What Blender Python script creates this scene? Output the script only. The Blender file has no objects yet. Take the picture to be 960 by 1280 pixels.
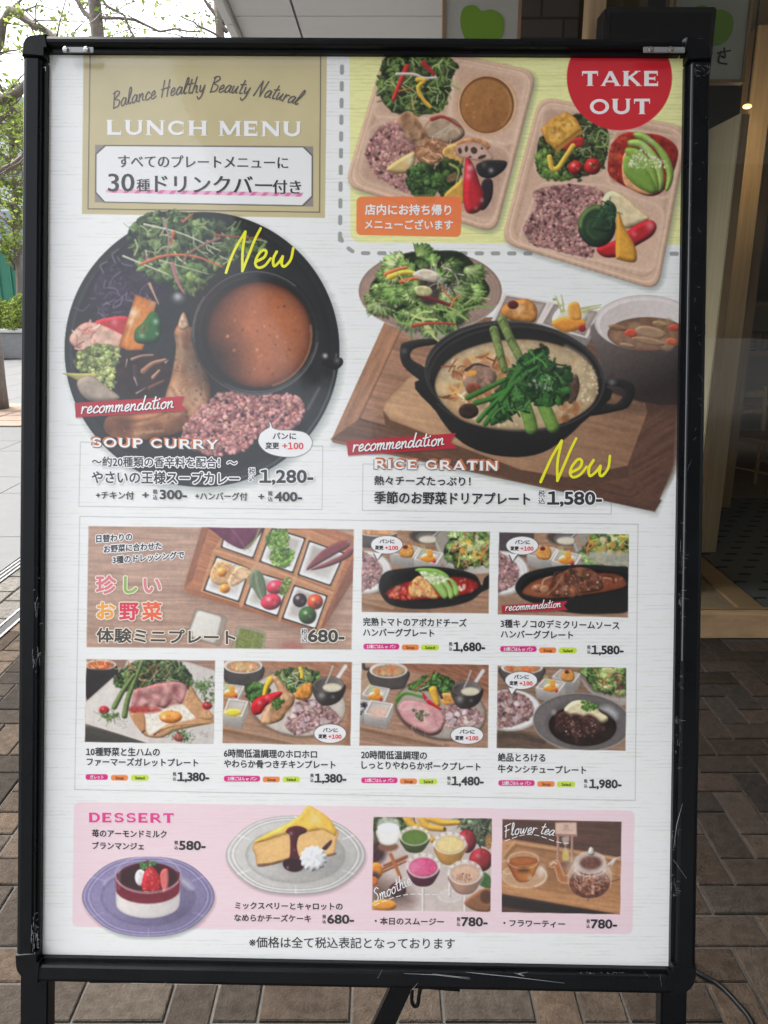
import bpy, bmesh, math, random
import numpy as np
from mathutils import Vector, Matrix

# ------------------------------------------------------------------ camera, light, exposure
scene = bpy.context.scene
COL = scene.collection
F, CX, CY = 967.0, 480.0, 640.0            # focal length and centre in photo pixels (960 x 1280)
PITCH = math.radians(15.6)
CAMZ = 1.57
cam_d = bpy.data.cameras.new('camera')
cam_d.sensor_fit = 'HORIZONTAL'; cam_d.sensor_width = 36.0; cam_d.lens = F/960*36
cam_d.clip_start = 0.02; cam_d.clip_end = 2000
cam = bpy.data.objects.new('camera', cam_d); COL.objects.link(cam)
cam.location = (0, 0, CAMZ); cam.rotation_euler = (math.pi/2-PITCH, 0, 0)
scene.camera = cam

SUN_EL, SUN_AZ = math.radians(62), math.radians(-52)      # azimuth from +Y towards +X: ahead, over the street trees
world = bpy.data.worlds.new('World'); scene.world = world; world.use_nodes = True
wn = world.node_tree.nodes; wl = world.node_tree.links
sky = wn.new('ShaderNodeTexSky'); sky.sky_type = 'NISHITA'; sky.sun_disc = False
sky.sun_elevation = SUN_EL; sky.sun_rotation = SUN_AZ
sky.air_density = 1.2; sky.dust_density = 6.0; sky.ozone_density = 1.0
hsv = wn.new('ShaderNodeHueSaturation'); hsv.inputs['Saturation'].default_value = .3      # overcast: nearly white
wl.new(sky.outputs[0], hsv.inputs['Color']); wl.new(hsv.outputs[0], wn['Background'].inputs[0])
wn['Background'].inputs[1].default_value = 0.15
sun_d = bpy.data.lights.new('sun', 'SUN'); sun_d.energy = 1.0; sun_d.angle = math.radians(20)
sun_d.color = (1.0, 0.96, 0.9)
sun = bpy.data.objects.new('sun', sun_d); COL.objects.link(sun)
sun.location = (-4, -4, 8)
_sd = Vector((math.sin(SUN_AZ)*math.cos(SUN_EL), math.cos(SUN_AZ)*math.cos(SUN_EL), math.sin(SUN_EL)))
sun.rotation_euler = (-_sd).to_track_quat('-Z', 'Y').to_euler()
scene.view_settings.view_transform = 'Standard'
scene.view_settings.look = 'None'
scene.view_settings.exposure = 2.14
scene.view_settings.gamma = 1.0
try: scene.view_settings.use_curve_mapping = False
except Exception: pass
scene.cycles.max_bounces = 8; scene.cycles.transparent_max_bounces = 16

# ------------------------------------------------------------------ helpers
SP, CP = math.sin(PITCH), math.cos(PITCH)
RGT = np.array([1., 0, 0]); DWN = np.array([0, -SP, -CP]); FWD = np.array([0, CP, -SP]); CAM = np.array([0, 0, CAMZ])
def ray(px, py):
    px = np.asarray(px, float); py = np.asarray(py, float)
    return FWD + ((px-CX)/F)[..., None]*RGT + ((py-CY)/F)[..., None]*DWN
def G(px, py, z=0.0):                       # photo pixel -> point on the level z
    d = ray(px, py); return CAM + d*((z-CAMZ)/d[2])
def A(px, py, Y):                           # photo pixel -> point at depth Y
    d = ray(px, py); return CAM + d*(Y/d[1])
# the board's own frame (u right, v down, n towards the viewer), fitted to the poster's four corners
_RB = np.array([[.99985696, -.01225607, .01165581], [.0123699, .999876, -.00974491], [-.01153493, .0098877, .99988458]])
_M = np.stack([RGT, DWN, FWD], 1)
BT = CAM + _M @ np.array([-.02799971, -.00104505, .87698948])
BU, BV, BN = _M @ _RB[:, 0], _M @ _RB[:, 1], -(_M @ _RB[:, 2])
BW, BH = .714, 1.0242
def PB(px, py, n=0.0):                      # photo pixel -> point on the poster's plane, n metres in front of it
    d = ray(px, py); o = BT + BN*n
    t = ((o-CAM) @ BN) / (d @ BN)
    return CAM + d*np.asarray(t)[..., None]
def BL(u, v, n=0.0):                        # board coordinates -> world
    return BT + BU*u + BV*v + BN*n

def lin(c):
    c = np.asarray(c, float)/255.0
    return np.where(c <= .04045, c/12.92, ((c+.055)/1.055)**2.4)
def mat(name, col=None, rough=.6, spec=.5, metal=0.0, noise=None, bump=None, coat=0.0, trans=None, emit=None, attr=None, colvar=None):
    m = bpy.data.materials.new(name); m.use_nodes = True
    nt = m.node_tree; b = nt.nodes['Principled BSDF']; L = nt.links
    b.inputs['Roughness'].default_value = rough
    b.inputs['Specular IOR Level'].default_value = spec
    b.inputs['Metallic'].default_value = metal
    b.inputs['Coat Weight'].default_value = coat
    if col is not None: b.inputs['Base Color'].default_value = (*col, 1)
    src = None
    if attr:
        a = nt.nodes.new('ShaderNodeAttribute'); a.attribute_name = attr; src = a.outputs['Color']
    if noise or bump:
        tc = nt.nodes.new('ShaderNodeTexCoord')
    if noise:                                # (scale xyz, amount, detail)
        mp = nt.nodes.new('ShaderNodeMapping'); mp.inputs['Scale'].default_value = noise[0]
        L.new(tc.outputs['Object'], mp.inputs[0])
        nz = nt.nodes.new('ShaderNodeTexNoise'); nz.inputs['Scale'].default_value = 1; nz.inputs['Detail'].default_value = noise[2]
        nz.inputs['Roughness'].default_value = .65
        L.new(mp.outputs[0], nz.inputs['Vector'])
        mr = nt.nodes.new('ShaderNodeMapRange'); mr.inputs[1].default_value = .25; mr.inputs[2].default_value = .75
        mr.inputs[3].default_value = 1-noise[1]; mr.inputs[4].default_value = 1+noise[1]
        L.new(nz.outputs['Fac'], mr.inputs[0])
        mx = nt.nodes.new('ShaderNodeVectorMath'); mx.operation = 'SCALE'
        if src: L.new(src, mx.inputs[0])
        else: mx.inputs[0].default_value = col
        L.new(mr.outputs[0], mx.inputs['Scale']); src = mx.outputs[0]
        rr = nt.nodes.new('ShaderNodeMapRange'); rr.inputs[3].default_value = max(0, rough-.12); rr.inputs[4].default_value = min(1, rough+.12)
        L.new(nz.outputs['Fac'], rr.inputs[0]); L.new(rr.outputs[0], b.inputs['Roughness'])
    if src: L.new(src, b.inputs['Base Color'])
    if bump:                                 # (scale, strength, distance)
        nb = nt.nodes.new('ShaderNodeTexNoise'); nb.inputs['Scale'].default_value = bump[0]; nb.inputs['Detail'].default_value = 6
        L.new(tc.outputs['Object'], nb.inputs['Vector'])
        bp = nt.nodes.new('ShaderNodeBump'); bp.inputs['Strength'].default_value = bump[1]; bp.inputs['Distance'].default_value = bump[2]
        L.new(nb.outputs['Fac'], bp.inputs['Height']); L.new(bp.outputs[0], b.inputs['Normal'])
    if emit:
        b.inputs['Emission Color'].default_value = (*emit[0], 1); b.inputs['Emission Strength'].default_value = emit[1]
    return m

def empty(name, loc, label, cat, group=None):
    o = bpy.data.objects.new(name, None); COL.objects.link(o); o.location = loc; o.empty_display_size = .1
    o['label'] = label; o['category'] = cat
    if group: o['group'] = group
    return o
def tag(o, label, cat, group=None):
    o['label'] = label; o['category'] = cat
    if group: o['group'] = group
    return o
def root_of(p):
    v = Vector((0, 0, 0))
    while p is not None:
        v += p.location; p = p.parent
    return v
def link(name, me, m, parent=None, smooth=False):
    if m is not None: me.materials.append(m)
    o = bpy.data.objects.new(name, me); COL.objects.link(o)
    if smooth:
        me.polygons.foreach_set('use_smooth', [True]*len(me.polygons))
    if parent is not None: o.parent = parent
    return o
def mesh_obj(name, verts, faces, m, parent=None, smooth=False, cols=None, origin=None):
    off = root_of(parent) if parent is not None else Vector(origin if origin is not None else (0, 0, 0))
    V = np.asarray(verts, float).reshape(-1, 3) - np.array(off)
    me = bpy.data.meshes.new(name); me.from_pydata(V.tolist(), [], [list(f) for f in faces]); me.update()
    if cols is not None:
        at = me.color_attributes.new('Col', 'FLOAT_COLOR', 'POINT')
        c = np.ones((len(V), 4), np.float32); c[:, :3] = cols; at.data.foreach_set('color', c.ravel())
    o = link(name, me, m, parent, smooth)
    if parent is None and origin is not None: o.location = origin
    return o
class MB:                                    # collects shapes into one mesh, world coordinates
    def __init__(s): s.v = []; s.f = []; s.c = []
    def add(s, vs, fs, col=None):
        n = len(s.v); s.v += [tuple(map(float, v)) for v in vs]; s.f += [tuple(i+n for i in f) for f in fs]
        s.c += [col if col is not None else (1, 1, 1)]*len(vs)
    def box(s, c, sx, sy, sz, ax=None, bev=0.0, col=None):
        ax = ax or ((1, 0, 0), (0, 1, 0), (0, 0, 1)); X, Y, Z = [np.array(a, float) for a in ax]; c = np.array(c, float)
        bm = bmesh.new(); bmesh.ops.create_cube(bm, size=1)
        for v in bm.verts: v.co = (v.co.x*sx, v.co.y*sy, v.co.z*sz)
        if bev > 0: bmesh.ops.bevel(bm, geom=bm.edges[:], offset=bev, segments=2, affect='EDGES')
        bm.verts.index_update()
        s.add([c+X*v.co.x+Y*v.co.y+Z*v.co.z for v in bm.verts], [[v.index for v in f.verts] for f in bm.faces], col); bm.free()
    def tube(s, pts, radii, n=8, col=None, caps=True):
        pts = [np.array(p, float) for p in pts]
        if not hasattr(radii, '__len__'): radii = [radii]*len(pts)
        vs = []; fs = []; ref = None
        for i, p in enumerate(pts):
            t = pts[min(i+1, len(pts)-1)]-pts[max(i-1, 0)]; t = t/(np.linalg.norm(t)+1e-9)
            if ref is None:
                ref = np.array([0, 0, 1.]) if abs(t[2]) < .9 else np.array([1., 0, 0])
            a = np.cross(t, ref); a /= np.linalg.norm(a)+1e-9; b = np.cross(t, a); ref = np.cross(a, t)
            for k in range(n):
                q = 2*math.pi*k/n; vs.append(p+radii[i]*(a*math.cos(q)+b*math.sin(q)))
        for i in range(len(pts)-1):
            for k in range(n):
                fs.append((i*n+k, i*n+(k+1) % n, (i+1)*n+(k+1) % n, (i+1)*n+k))
        if caps: fs.append(tuple(range(n))[::-1]); fs.append(tuple((len(pts)-1)*n+k for k in range(n)))
        s.add(vs, fs, col)
    def build(s, name, m, parent=None, smooth=False, cols=False, origin=None):
        return mesh_obj(name, s.v, s.f, m, parent, smooth, np.array(s.c) if cols else None, origin)
def smoothpts(P, n=6, closed=False):
    P = [np.array(p, float) for p in P]; out = []; N = len(P)
    if N < 3 and not closed: return P
    for i in range(N if closed else N-1):
        p0 = P[(i-1) % N] if closed or i > 0 else P[i]*2-P[i+1]; p1 = P[i]; p2 = P[(i+1) % N]
        p3 = P[(i+2) % N] if closed or i+2 < N else P[i+1]*2-P[i]
        for k in range(n):
            t = k/n
            out.append(.5*((2*p1)+(-p0+p2)*t+(2*p0-5*p1+4*p2-p3)*t*t+(-p0+3*p1-3*p2+p3)*t**3))
    if not closed: out.append(P[-1])
    return out
# ------------------------------------------------------------------ the setting
rnd = random.Random(4)
M_brick = mat('paving brick', attr='Col', rough=.85, spec=.08, noise=((34, 34, 34), .5, 9), bump=(150, .6, .008))
M_joint = mat('joint sand', (.05, .045, .04), .95, noise=((90, 90, 90), .4, 3))
M_slab = mat('pale stone slab', (.115, .116, .115), .75, spec=.08, noise=((9, 9, 9), .1, 6), bump=(120, .15, .003))
M_asph = mat('far pavement', (.13, .13, .13), .85, spec=.06, noise=((3, 3, 3), .12, 6))

gp = MB(); gp.add([(-400, -60, -.012), (400, -60, -.012), (400, 900, -.012), (-400, 900, -.012)], [(0, 1, 2, 3)])
o = gp.build('ground', M_asph); o['kind'] = 'structure'
# herringbone brick pavement under the canopy
jb = MB(); jb.add([(-2.2, -1.2, -.006), (4.6, -1.2, -.006), (4.6, 3.4, -.006), (-2.2, 3.4, -.006)], [(0, 1, 2, 3)])
jb.add([(-2.2, 3.4, -.006), (-.9, 3.4, -.006), (-.9, 14, -.006), (-2.2, 14, -.006)], [(0, 1, 2, 3)])
o = jb.build('ground', M_joint); o['kind'] = 'structure'
bb = MB(); U = .105
pal = [(.066, .053, .043), (.056, .047, .040), (.074, .06, .05), (.05, .045, .041), (.061, .052, .045), (.08, .067, .056), (.045, .041, .037)]
def brick(x0, y0, x1, y1):
    if x1 < -1.80 or x0 > 4.4 or y1 < -.6: return
    if y0 > 3.32 and x0 > -.95: return
    if y0 > 13.5: return
    g = .0035; dz = rnd.uniform(-.002, .0015); e = .003; c = np.array(rnd.choice(pal))*rnd.choice((.7, .85, 1, 1, 1.15))*rnd.uniform(.8, 1.2)*np.array((.74, .665, .59))
    t = [rnd.uniform(-.0012, .0012) for _ in range(4)]
    A0 = [(x0+g, y0+g), (x1-g, y0+g), (x1-g, y1-g), (x0+g, y1-g)]
    B0 = [(x0+g+e, y0+g+e), (x1-g-e, y0+g+e), (x1-g-e, y1-g-e), (x0+g+e, y1-g-e)]
    vs = [(a, b, -.02) for a, b in A0]+[(a, b, dz-.003+t[i]) for i, (a, b) in enumerate(A0)]+[(a, b, dz+t[i]) for i, (a, b) in enumerate(B0)]
    fs = [(8, 9, 10, 11)]
    for i in range(4):
        j = (i+1) % 4; fs += [(i, j, 4+j, 4+i), (4+i, 4+j, 8+j, 8+i)]
    bb.add(vs, fs, tuple(c))
for yy in range(-6, 130):
    for xx in range(-20, 44):
        if yy*U > 3.45 and xx*U > -.85: continue
        s_ = (xx-yy) % 4; ox = .03
        if s_ == 0: brick(xx*U+ox, yy*U, (xx+2)*U+ox, (yy+1)*U)
        elif s_ == 2: brick(xx*U+ox, (yy-1)*U, (xx+1)*U+ox, (yy+1)*U)
o = bb.build('pavement', M_brick, cols=True); o['kind'] = 'structure'
# pale stone slabs along the street
sb = MB()
x = -2.27; k = 0
while x > -9:
    y = -1.0-(k % 2)*.6
    while y < 22.8:
        w, l = .9, 1.2; g = .003
        sb.box((x-w/2, y+l/2, -.011), w-2*g, l-2*g, .022, bev=.002)
        y += l
    x -= .9; k += 1
o = sb.build('pavement', M_slab); o['kind'] = 'structure'
# grey setts between the two drains
m = MB()
for i in range(60):
    y = -.6+.235*i
    for xx in (-2.105, -1.965): m.box((xx+rnd.uniform(-.002, .002), y+(.1 if xx > -2 else 0), -.006+rnd.uniform(-.001, .001)), .13, .225, .02, bev=.003, col=tuple(np.array((.12, .112, .1))*rnd.uniform(.75, 1.2)))
o = m.build('pavement', M_brick, cols=True); o['kind'] = 'structure'
# slotted drain channels
M_steel = mat('worn steel', (.22, .22, .22), .45, metal=.8, noise=((40, 6, 40), .2, 4))
M_dark = mat('dark gap', (.015, .015, .015), .8)
for (xc, lab, cnt) in ((-2.215, 'steel slot drain beside the pale stone slabs', 3), (-1.86, 'steel slot drain running through the brick paving', 2)):
    r = empty('slot_drain', (xc, 4, 0), lab, 'drain')
    m = MB(); m.box((xc, 6, .001), .052, 15, .006); m.build('channel', M_dark, r)
    for i in range(cnt):
        m = MB(); m.box((xc-.03+.06*i/(cnt-1), 6, .005), .014, 15, .006, bev=.001); m.build('edge_strip', M_steel, r)
# terracotta pavers around the street tree
M_terra = mat('terracotta paver', (.17, .115, .08), .8, noise=((5, 40, 5), .25, 4))
m = MB()
for i in range(5):
    for j in range(6):
        m.box((-7.3+.62*j, 9.75+.42*i, .008), .6, .4, .02, bev=.004)
o = m.build('pavement', M_terra); o['kind'] = 'structure'

# ---- street planter, hedge, hoarding, far building
M_conc = mat('planter stone', (.2, .2, .2), .8, noise=((4, 4, 14), .2, 5))
M_coping = mat('planter coping', (.5, .5, .48), .7, noise=((8, 8, 8), .1, 4))
r = empty('stone_planter', (-12.5, 21, 0), 'long grey stone planter with a pale coping under the clipped hedge', 'planter')
m = MB(); m.box((-12.5, 21, .33), 9, 1.4, .66, bev=.02); m.build('wall', M_conc, r)
m = MB(); m.box((-12.5, 21, .71), 9.1, 1.5, .1, bev=.02); m.build('coping', M_coping, r)
M_bag = mat('black plastic', (.02, .02, .022), .35)
m = MB()
bmz = bmesh.new(); bmesh.ops.create_icosphere(bmz, subdivisions=3, radius=1)
for v in bmz.verts:
    q = .75+.25*math.sin(v.co.x*7+2*v.co.z)*math.sin(v.co.y*9); v.co = Vector((v.co.x*1.1*q, v.co.y*.35*q, max(-.3, v.co.z*.32*q)+.3))
bmz.verts.index_update(); m.add([np.array(v.co)+(-10.6, 19.6, 0) for v in bmz.verts], [[v.index for v in f.verts] for f in bmz.faces]); bmz.free()
tag(m.build('tarpaulin', M_bag, smooth=True, origin=(-10.6, 19.6, 0)), 'crumpled black plastic sheet lying at the foot of the stone planter', 'tarpaulin')

def leaf_mat(name, c, tr=.35):
    m = bpy.data.materials.new(name); m.use_nodes = True; nt = m.node_tree; L = nt.links
    b = nt.nodes['Principled BSDF']; b.inputs['Roughness'].default_value = .55; b.inputs['Specular IOR Level'].default_value = .3
    a = nt.nodes.new('ShaderNodeAttribute'); a.attribute_name = 'Col'
    L.new(a.outputs['Color'], b.inputs['Base Color'])
    t = nt.nodes.new('ShaderNodeBsdfTranslucent'); L.new(a.outputs['Color'], t.inputs[0])
    mx = nt.nodes.new('ShaderNodeMixShader'); mx.inputs[0].default_value = tr
    L.new(b.outputs[0], mx.inputs[1]); L.new(t.outputs[0], mx.inputs[2]); L.new(mx.outputs[0], nt.nodes['Material Output'].inputs[0])
    return m
M_leaf = leaf_mat('spring leaf', None, .45)
M_hedge = leaf_mat('hedge leaf', None, .25)
M_bark = mat('grey bark', (.16, .135, .115), .9, noise=((14, 14, 3), .4, 6), bump=(30, .6, .02))
def leaf(mb, p, size, r, cols):
    d = np.array([r.gauss(0, 1), r.gauss(0, 1), r.gauss(0, .7)]); d /= np.linalg.norm(d)+1e-6
    e = np.cross(d, [r.gauss(0, 1), r.gauss(0, 1), r.gauss(0, 1)]); e /= np.linalg.norm(e)+1e-6
    s = size*r.uniform(.6, 1.3); c = np.array(r.choice(cols))*r.uniform(.75, 1.25)
    up = np.cross(d, e)*s*.12
    mb.add([p-d*s*.5, p+e*s*.28+up, p+d*s*.55, p-e*s*.28+up], [(0, 1, 2), (0, 2, 3)], tuple(c))
GREENS = [(.10, .17, .02), (.15, .22, .035), (.2, .26, .05), (.08, .13, .02)]
# hedge: thousands of small leaves over a twig core
r_ = random.Random(8); m = MB()
for i in range(26000):
    x = r_.uniform(-16.5, -8.4); a = r_.uniform(0, math.pi); n_ = .12*math.sin(x*3.1)+.1*math.sin(x*7.3+1)
    rad = (.62+n_)*(r_.uniform(.55, 1) ** .35)
    p = np.array([x, 21-math.cos(a)*rad*1.02, .76+math.sin(a)*rad*1.05+r_.gauss(0, .03)])
    leaf(m, p, .085, r_, [(.14, .2, .03), (.2, .27, .05), (.09, .14, .025), (.3, .34, .07)])
hr = empty('clipped_hedge', (-12.5, 21, .76), 'clipped bright green hedge growing in the long stone planter', 'hedge')
m.build('foliage', M_hedge, hr, cols=True)
m = MB()
for i in range(26):
    x = -16.3+.3*i; m.tube([(x, 21, .7), (x+.05, 20.95, 1.05), (x+.1, 21.05, 1.3)], [.02, .014, .006], 5)
m.build('stems', M_bark, hr)
# green hoarding with a white base stripe behind the hedge
M_green = mat('green sheet', (.03, .17, .11), .55, noise=((2, 2, 1), .12, 3)); M_white = mat('white paint', (.75, .75, .73), .6)
r = empty('site_hoarding', (-15, 26, 0), 'dark green hoarding with a white band standing behind the hedge', 'hoarding')
m = MB(); m.box((-15, 26, 1.7), 9, .08, 2.5)
for i in range(24): m.box((-19.2+.38*i, 25.94, 1.7), .05, .05, 2.5)
m.build('panel', M_green, r)
m = MB(); m.box((-15, 25.98, .3), 9.02, .14, .28, bev=.01); m.build('base_band', M_white, r)
m = MB(); m.box((-15, 26, 3.05), 9.1, .2, .2, bev=.01); m.build('top_rail', mat('grey steel', (.3, .3, .3), .5), r)
# pale office building far behind the trees
M_off = mat('pale cladding', (.55, .56, .57), .6, noise=((.6, .6, .6), .08, 4)); M_glass_far = mat('far glazing', (.2, .24, .27), .15, spec=.8)
r = empty('office_building', (-32, 52, 0), 'pale grey office building with window bands far behind the trees', 'building')
m = MB(); m.box((-32, 56, 6.4), 26, 12, 12.8)
m.build('wall', M_off, r)
for k in range(4):
    f_ = MB(); f_.box((-32, 49.93, 2.6+3.1*k), 25, .16, 1.6); w_ = f_.build('window_band', M_glass_far, r)

# ---- street trees in thin spring leaf
def limb(mb, p0, p1, r0, r1, rr, wob=.12, n=7):
    p0 = np.array(p0, float); p1 = np.array(p1, float); L = np.linalg.norm(p1-p0); pts = []; ra = []
    for i in range(n+1):
        t = i/n; w = math.sin(math.pi*t)*wob*L*.35
        pts.append(p0+(p1-p0)*t+np.array([rr.gauss(0, 1), rr.gauss(0, 1), rr.gauss(0, 1)])*w*.35); ra.append(r0+(r1-r0)*t)
    mb.tube(pts, ra, 8 if r0 > .03 else 5); return pts
def street_tree(name, label, base, top, r0, limbs, seed, nleaf, leafy=1.0, twigs=5, lsize=.075, cols=GREENS):
    rr = random.Random(seed); root = empty(name, tuple(base), label, 'tree', 'street trees in spring leaf')
    tr = MB(); pts = limb(tr, base, top, r0, r0*.62, rr, .05, 9)
    tr.build('trunk', M_bark, root, smooth=True)
    br = MB(); lf = MB(); ends = []
    for (p0, p1, ra, rb) in limbs:
        q = limb(br, p0, p1, ra, rb, rr, .16, 8)
        for k in range(2, len(q)):
            for _ in range(twigs):
                d = np.array([rr.gauss(0, 1), rr.gauss(0, 1), rr.gauss(.35, .8)]); d /= np.linalg.norm(d)
                e = q[k]+d*rr.uniform(.25, .9)
                tw = limb(br, q[k], e, max(.006, rb*.35), .003, rr, .2, 4); ends += tw[1:]
                for _ in range(2):
                    d2 = d+np.array([rr.gauss(0, .7), rr.gauss(0, .7), rr.gauss(0, .7)])
                    e2 = e+d2*rr.uniform(.12, .35); t2 = limb(br, e, e2, .004, .002, rr, .2, 3); ends += t2
    br.build('branches', M_bark, root, smooth=True)
    for i in range(nleaf):
        p = rr.choice(ends)+np.array([rr.gauss(0, .07), rr.gauss(0, .07), rr.gauss(0, .07)])
        leaf(lf, p, lsize, rr, cols)
    lf.build('crown', M_leaf, root, cols=True)
    return root
# near tree: dark trunk at the left edge with heavy limbs
b0 = G(-6, 512); b0[2] = 0
t0 = A(-52, 170, b0[1])
street_tree('street_tree', 'street tree with thick dark trunk rooted in the terracotta pavers', b0, t0, .2,
    [(t0, A(34, 104, b0[1]-.6), .075, .05), (A(34, 104, b0[1]-.6), A(150, 120, b0[1]-.8), .05, .02), (A(-40, 250, b0[1]), A(45, 185, b0[1]+.4), .07, .03),
     (t0, A(15, 10, b0[1]), .08, .05), (A(15, 12, b0[1]), A(92, 62, b0[1]-.3), .05, .035), (A(92, 62, b0[1]-.3), A(150, 150, b0[1]-.3), .05, .02),
     (A(-46, 200, b0[1]), A(20, 130, b0[1]-.5), .05, .02), (t0, A(-60, -60, b0[1]), .09, .04)], 3, 2600, twigs=2, lsize=.075, cols=[(.17, .24, .04), (.24, .31, .06), (.12, .18, .025), (.3, .36, .09)])
# tree with the upright trunk seen above the frame's corner
b1 = G(40, 470); b1[2] = 0; b1 = np.array([A(127, 60, 9.0)[0]*1.0, 9.0, 0.])
t1 = A(108, -70, 9.0)
street_tree('street_tree', 'slim street tree whose straight grey trunk rises behind the menu board', b1, t1, .1,
    [(A(116, 20, 9), A(250, 40, 8.8), .02, .008), (A(112, -20, 9), A(300, -90, 9), .05, .02), (A(112, -20, 9), A(190, 75, 8.7), .018, .007),
     (A(118, 30, 9), A(60, -40, 9.2), .03, .01), (t1, A(60, -200, 9), .06, .02), (A(110, -40, 9), A(205, -30, 9), .03, .012)], 12, 130, twigs=1, lsize=.06)
# leafy tree between hedge and hoarding
b2 = A(22, 385, 23); b2[2] = 0; t2 = A(12, 120, 23)
lm = []
rr0 = random.Random(77)
for k in range(15):
    y_ = 130+k*13; lm.append((A(18+.3*(k % 3), y_+25, 23), A(rr0.uniform(-60, 75), y_-rr0.uniform(-10, 40), 23+rr0.uniform(-1.2, 1.2)), .06, .02))
street_tree('street_tree', 'leafy yellow green tree standing behind the clipped hedge', b2, t2, .12, lm, 21, 5200, twigs=2, lsize=.12,
    cols=[(.14, .2, .03), (.2, .27, .045), (.26, .32, .07), (.1, .15, .02)])
# pair of slim trunks near the canopy edge
b3 = np.array([A(288, 60, 15)[0], 15, 0.]); t3 = A(270, -20, 15)
street_tree('street_tree', 'bare slim street tree standing beside the canopy edge, forked low', b3, t3, .11,
    [(A(284, 40, 15), A(240, -20, 15), .04, .015), (A(284, 50, 15), A(225, 20, 14.5), .025, .01), (A(287, 62, 15), A(200, 38, 15), .02, .008), (A(283, 30, 15), A(262, -60, 15.4), .05, .02)], 31, 120, twigs=1, lsize=.09)
b4 = np.array([A(298, 60, 18)[0], 18, 0.]); t4 = A(296, -30, 18)
street_tree('street_tree', 'thin pale trunked tree farther off behind the bare forked one', b4, t4, .1,
    [(A(297, 50, 18), A(330, -20, 18), .04, .02), (A(297, 40, 18), A(250, -40, 18), .04, .015)], 33, 160, twigs=1, lsize=.1)
# ------------------------------------------------------------------ canopy and shop front
M_ceil = mat('canopy panel', (.64, .65, .64), .55, noise=((3, 3, 3), .05, 4))
M_gap = mat('panel joint', (.05, .05, .05), .8)
r = empty('entrance_canopy', (2, 3, 3.0), 'pale grey panelled canopy ceiling roofing the shop entrance', 'canopy')
def edgex(y): return -.62-.037*y
m = MB()
vs = [(edgex(-2.6)-.02, -2.6, 3.03), (6, -2.6, 3.03), (6, 9, 3.03), (edgex(9)-.02, 9, 3.03)]
vs += [(a, b, 3.32) for a, b, c in vs]
m.add(vs, [(3, 2, 1, 0), (4, 5, 6, 7), (0, 1, 5, 4), (1, 2, 6, 5), (2, 3, 7, 6), (3, 0, 4, 7)])
m.build('roof_slab', M_gap, r)
m = MB(); g = .006
ys = [-2.6+1.21*i for i in range(10)]          # joints fall on y = 4.66
for i in range(9):
    y0, y1 = ys[i]+g, ys[i+1]-g
    m.add([(edgex(y0), y0, 3.0), (-.47-g, y0, 3.0), (-.47-g, y1, 3.0), (edgex(y1), y1, 3.0),
           (edgex(y0), y0, 3.028), (-.47-g, y0, 3.028), (-.47-g, y1, 3.028), (edgex(y1), y1, 3.028)],
          [(3, 2, 1, 0), (0, 1, 5, 4), (1, 2, 6, 5), (2, 3, 7, 6), (3, 0, 4, 7)])
    x = -.47
    while x < 6:
        m.box(((x+min(x+1.81, 6))/2, (y0+y1)/2, 3.014), min(x+1.81, 6)-x-2*g, y1-y0, .028); x += 1.81
m.build('ceiling_panel', M_ceil, r)
m = MB()
for i in range(9):
    y0, y1 = ys[i], ys[i+1]-.004
    a, b = np.array([edgex(y0)-.03, y0, 3.16]), np.array([edgex(y1)-.03, y1, 3.16]); d = (b-a)/np.linalg.norm(b-a)
    m.box((a+b)/2, .05, np.linalg.norm(b-a), .4, ax=(np.cross(d, (0, 0, 1)), d, (0, 0, 1)), bev=.006)
m.build('fascia', M_ceil, r)

def wood_mat(name, c, sc=(6, 6, .8), amt=.28, rough=.5):
    return mat(name, c, rough, noise=((sc[0]*7, sc[1]*7, sc[2]*2), amt, 6), spec=.35)
M_oak = wood_mat('oak post', (.42, .30, .18)); M_oakd = wood_mat('oak edge', (.26, .165, .09)); M_ply = wood_mat('plywood', (.72, .6, .4), (8, 8, .7), .2)
M_sill = wood_mat('oak sill', (.40, .26, .14), (.8, 8, 8), .3)
# brick pier
mb_ = bpy.data.materials.new('grey brick'); mb_.use_nodes = True; nt = mb_.node_tree
bt = nt.nodes.new('ShaderNodeTexBrick'); tc = nt.nodes.new('ShaderNodeTexCoord'); mp = nt.nodes.new('ShaderNodeMapping'); mp.inputs['Rotation'].default_value = (math.pi/2, 0, 0)
nt.links.new(tc.outputs['Object'], mp.inputs[0]); nt.links.new(mp.outputs[0], bt.inputs['Vector'])
bt.inputs['Scale'].default_value = 1; bt.inputs['Brick Width'].default_value = .21; bt.inputs['Row Height'].default_value = .085; bt.inputs['Mortar Size'].default_value = .006
bt.inputs['Color1'].default_value = (.115, .10, .09, 1); bt.inputs['Color2'].default_value = (.085, .075, .07, 1); bt.inputs['Mortar'].default_value = (.05, .045, .04, 1)
nt.links.new(bt.outputs['Color'], nt.nodes['Principled BSDF'].inputs['Base Color']); nt.nodes['Principled BSDF'].inputs['Roughness'].default_value = .85
m = MB(); m.box((.62, 4.3, 1.499), .56, .5, 2.99, bev=.004)
tag(m.build('brick_pier', mb_, origin=(.62, 4.3, 0)), 'dark grey brick pier rising to the ceiling next to the pale oak post', 'pier')
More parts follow.
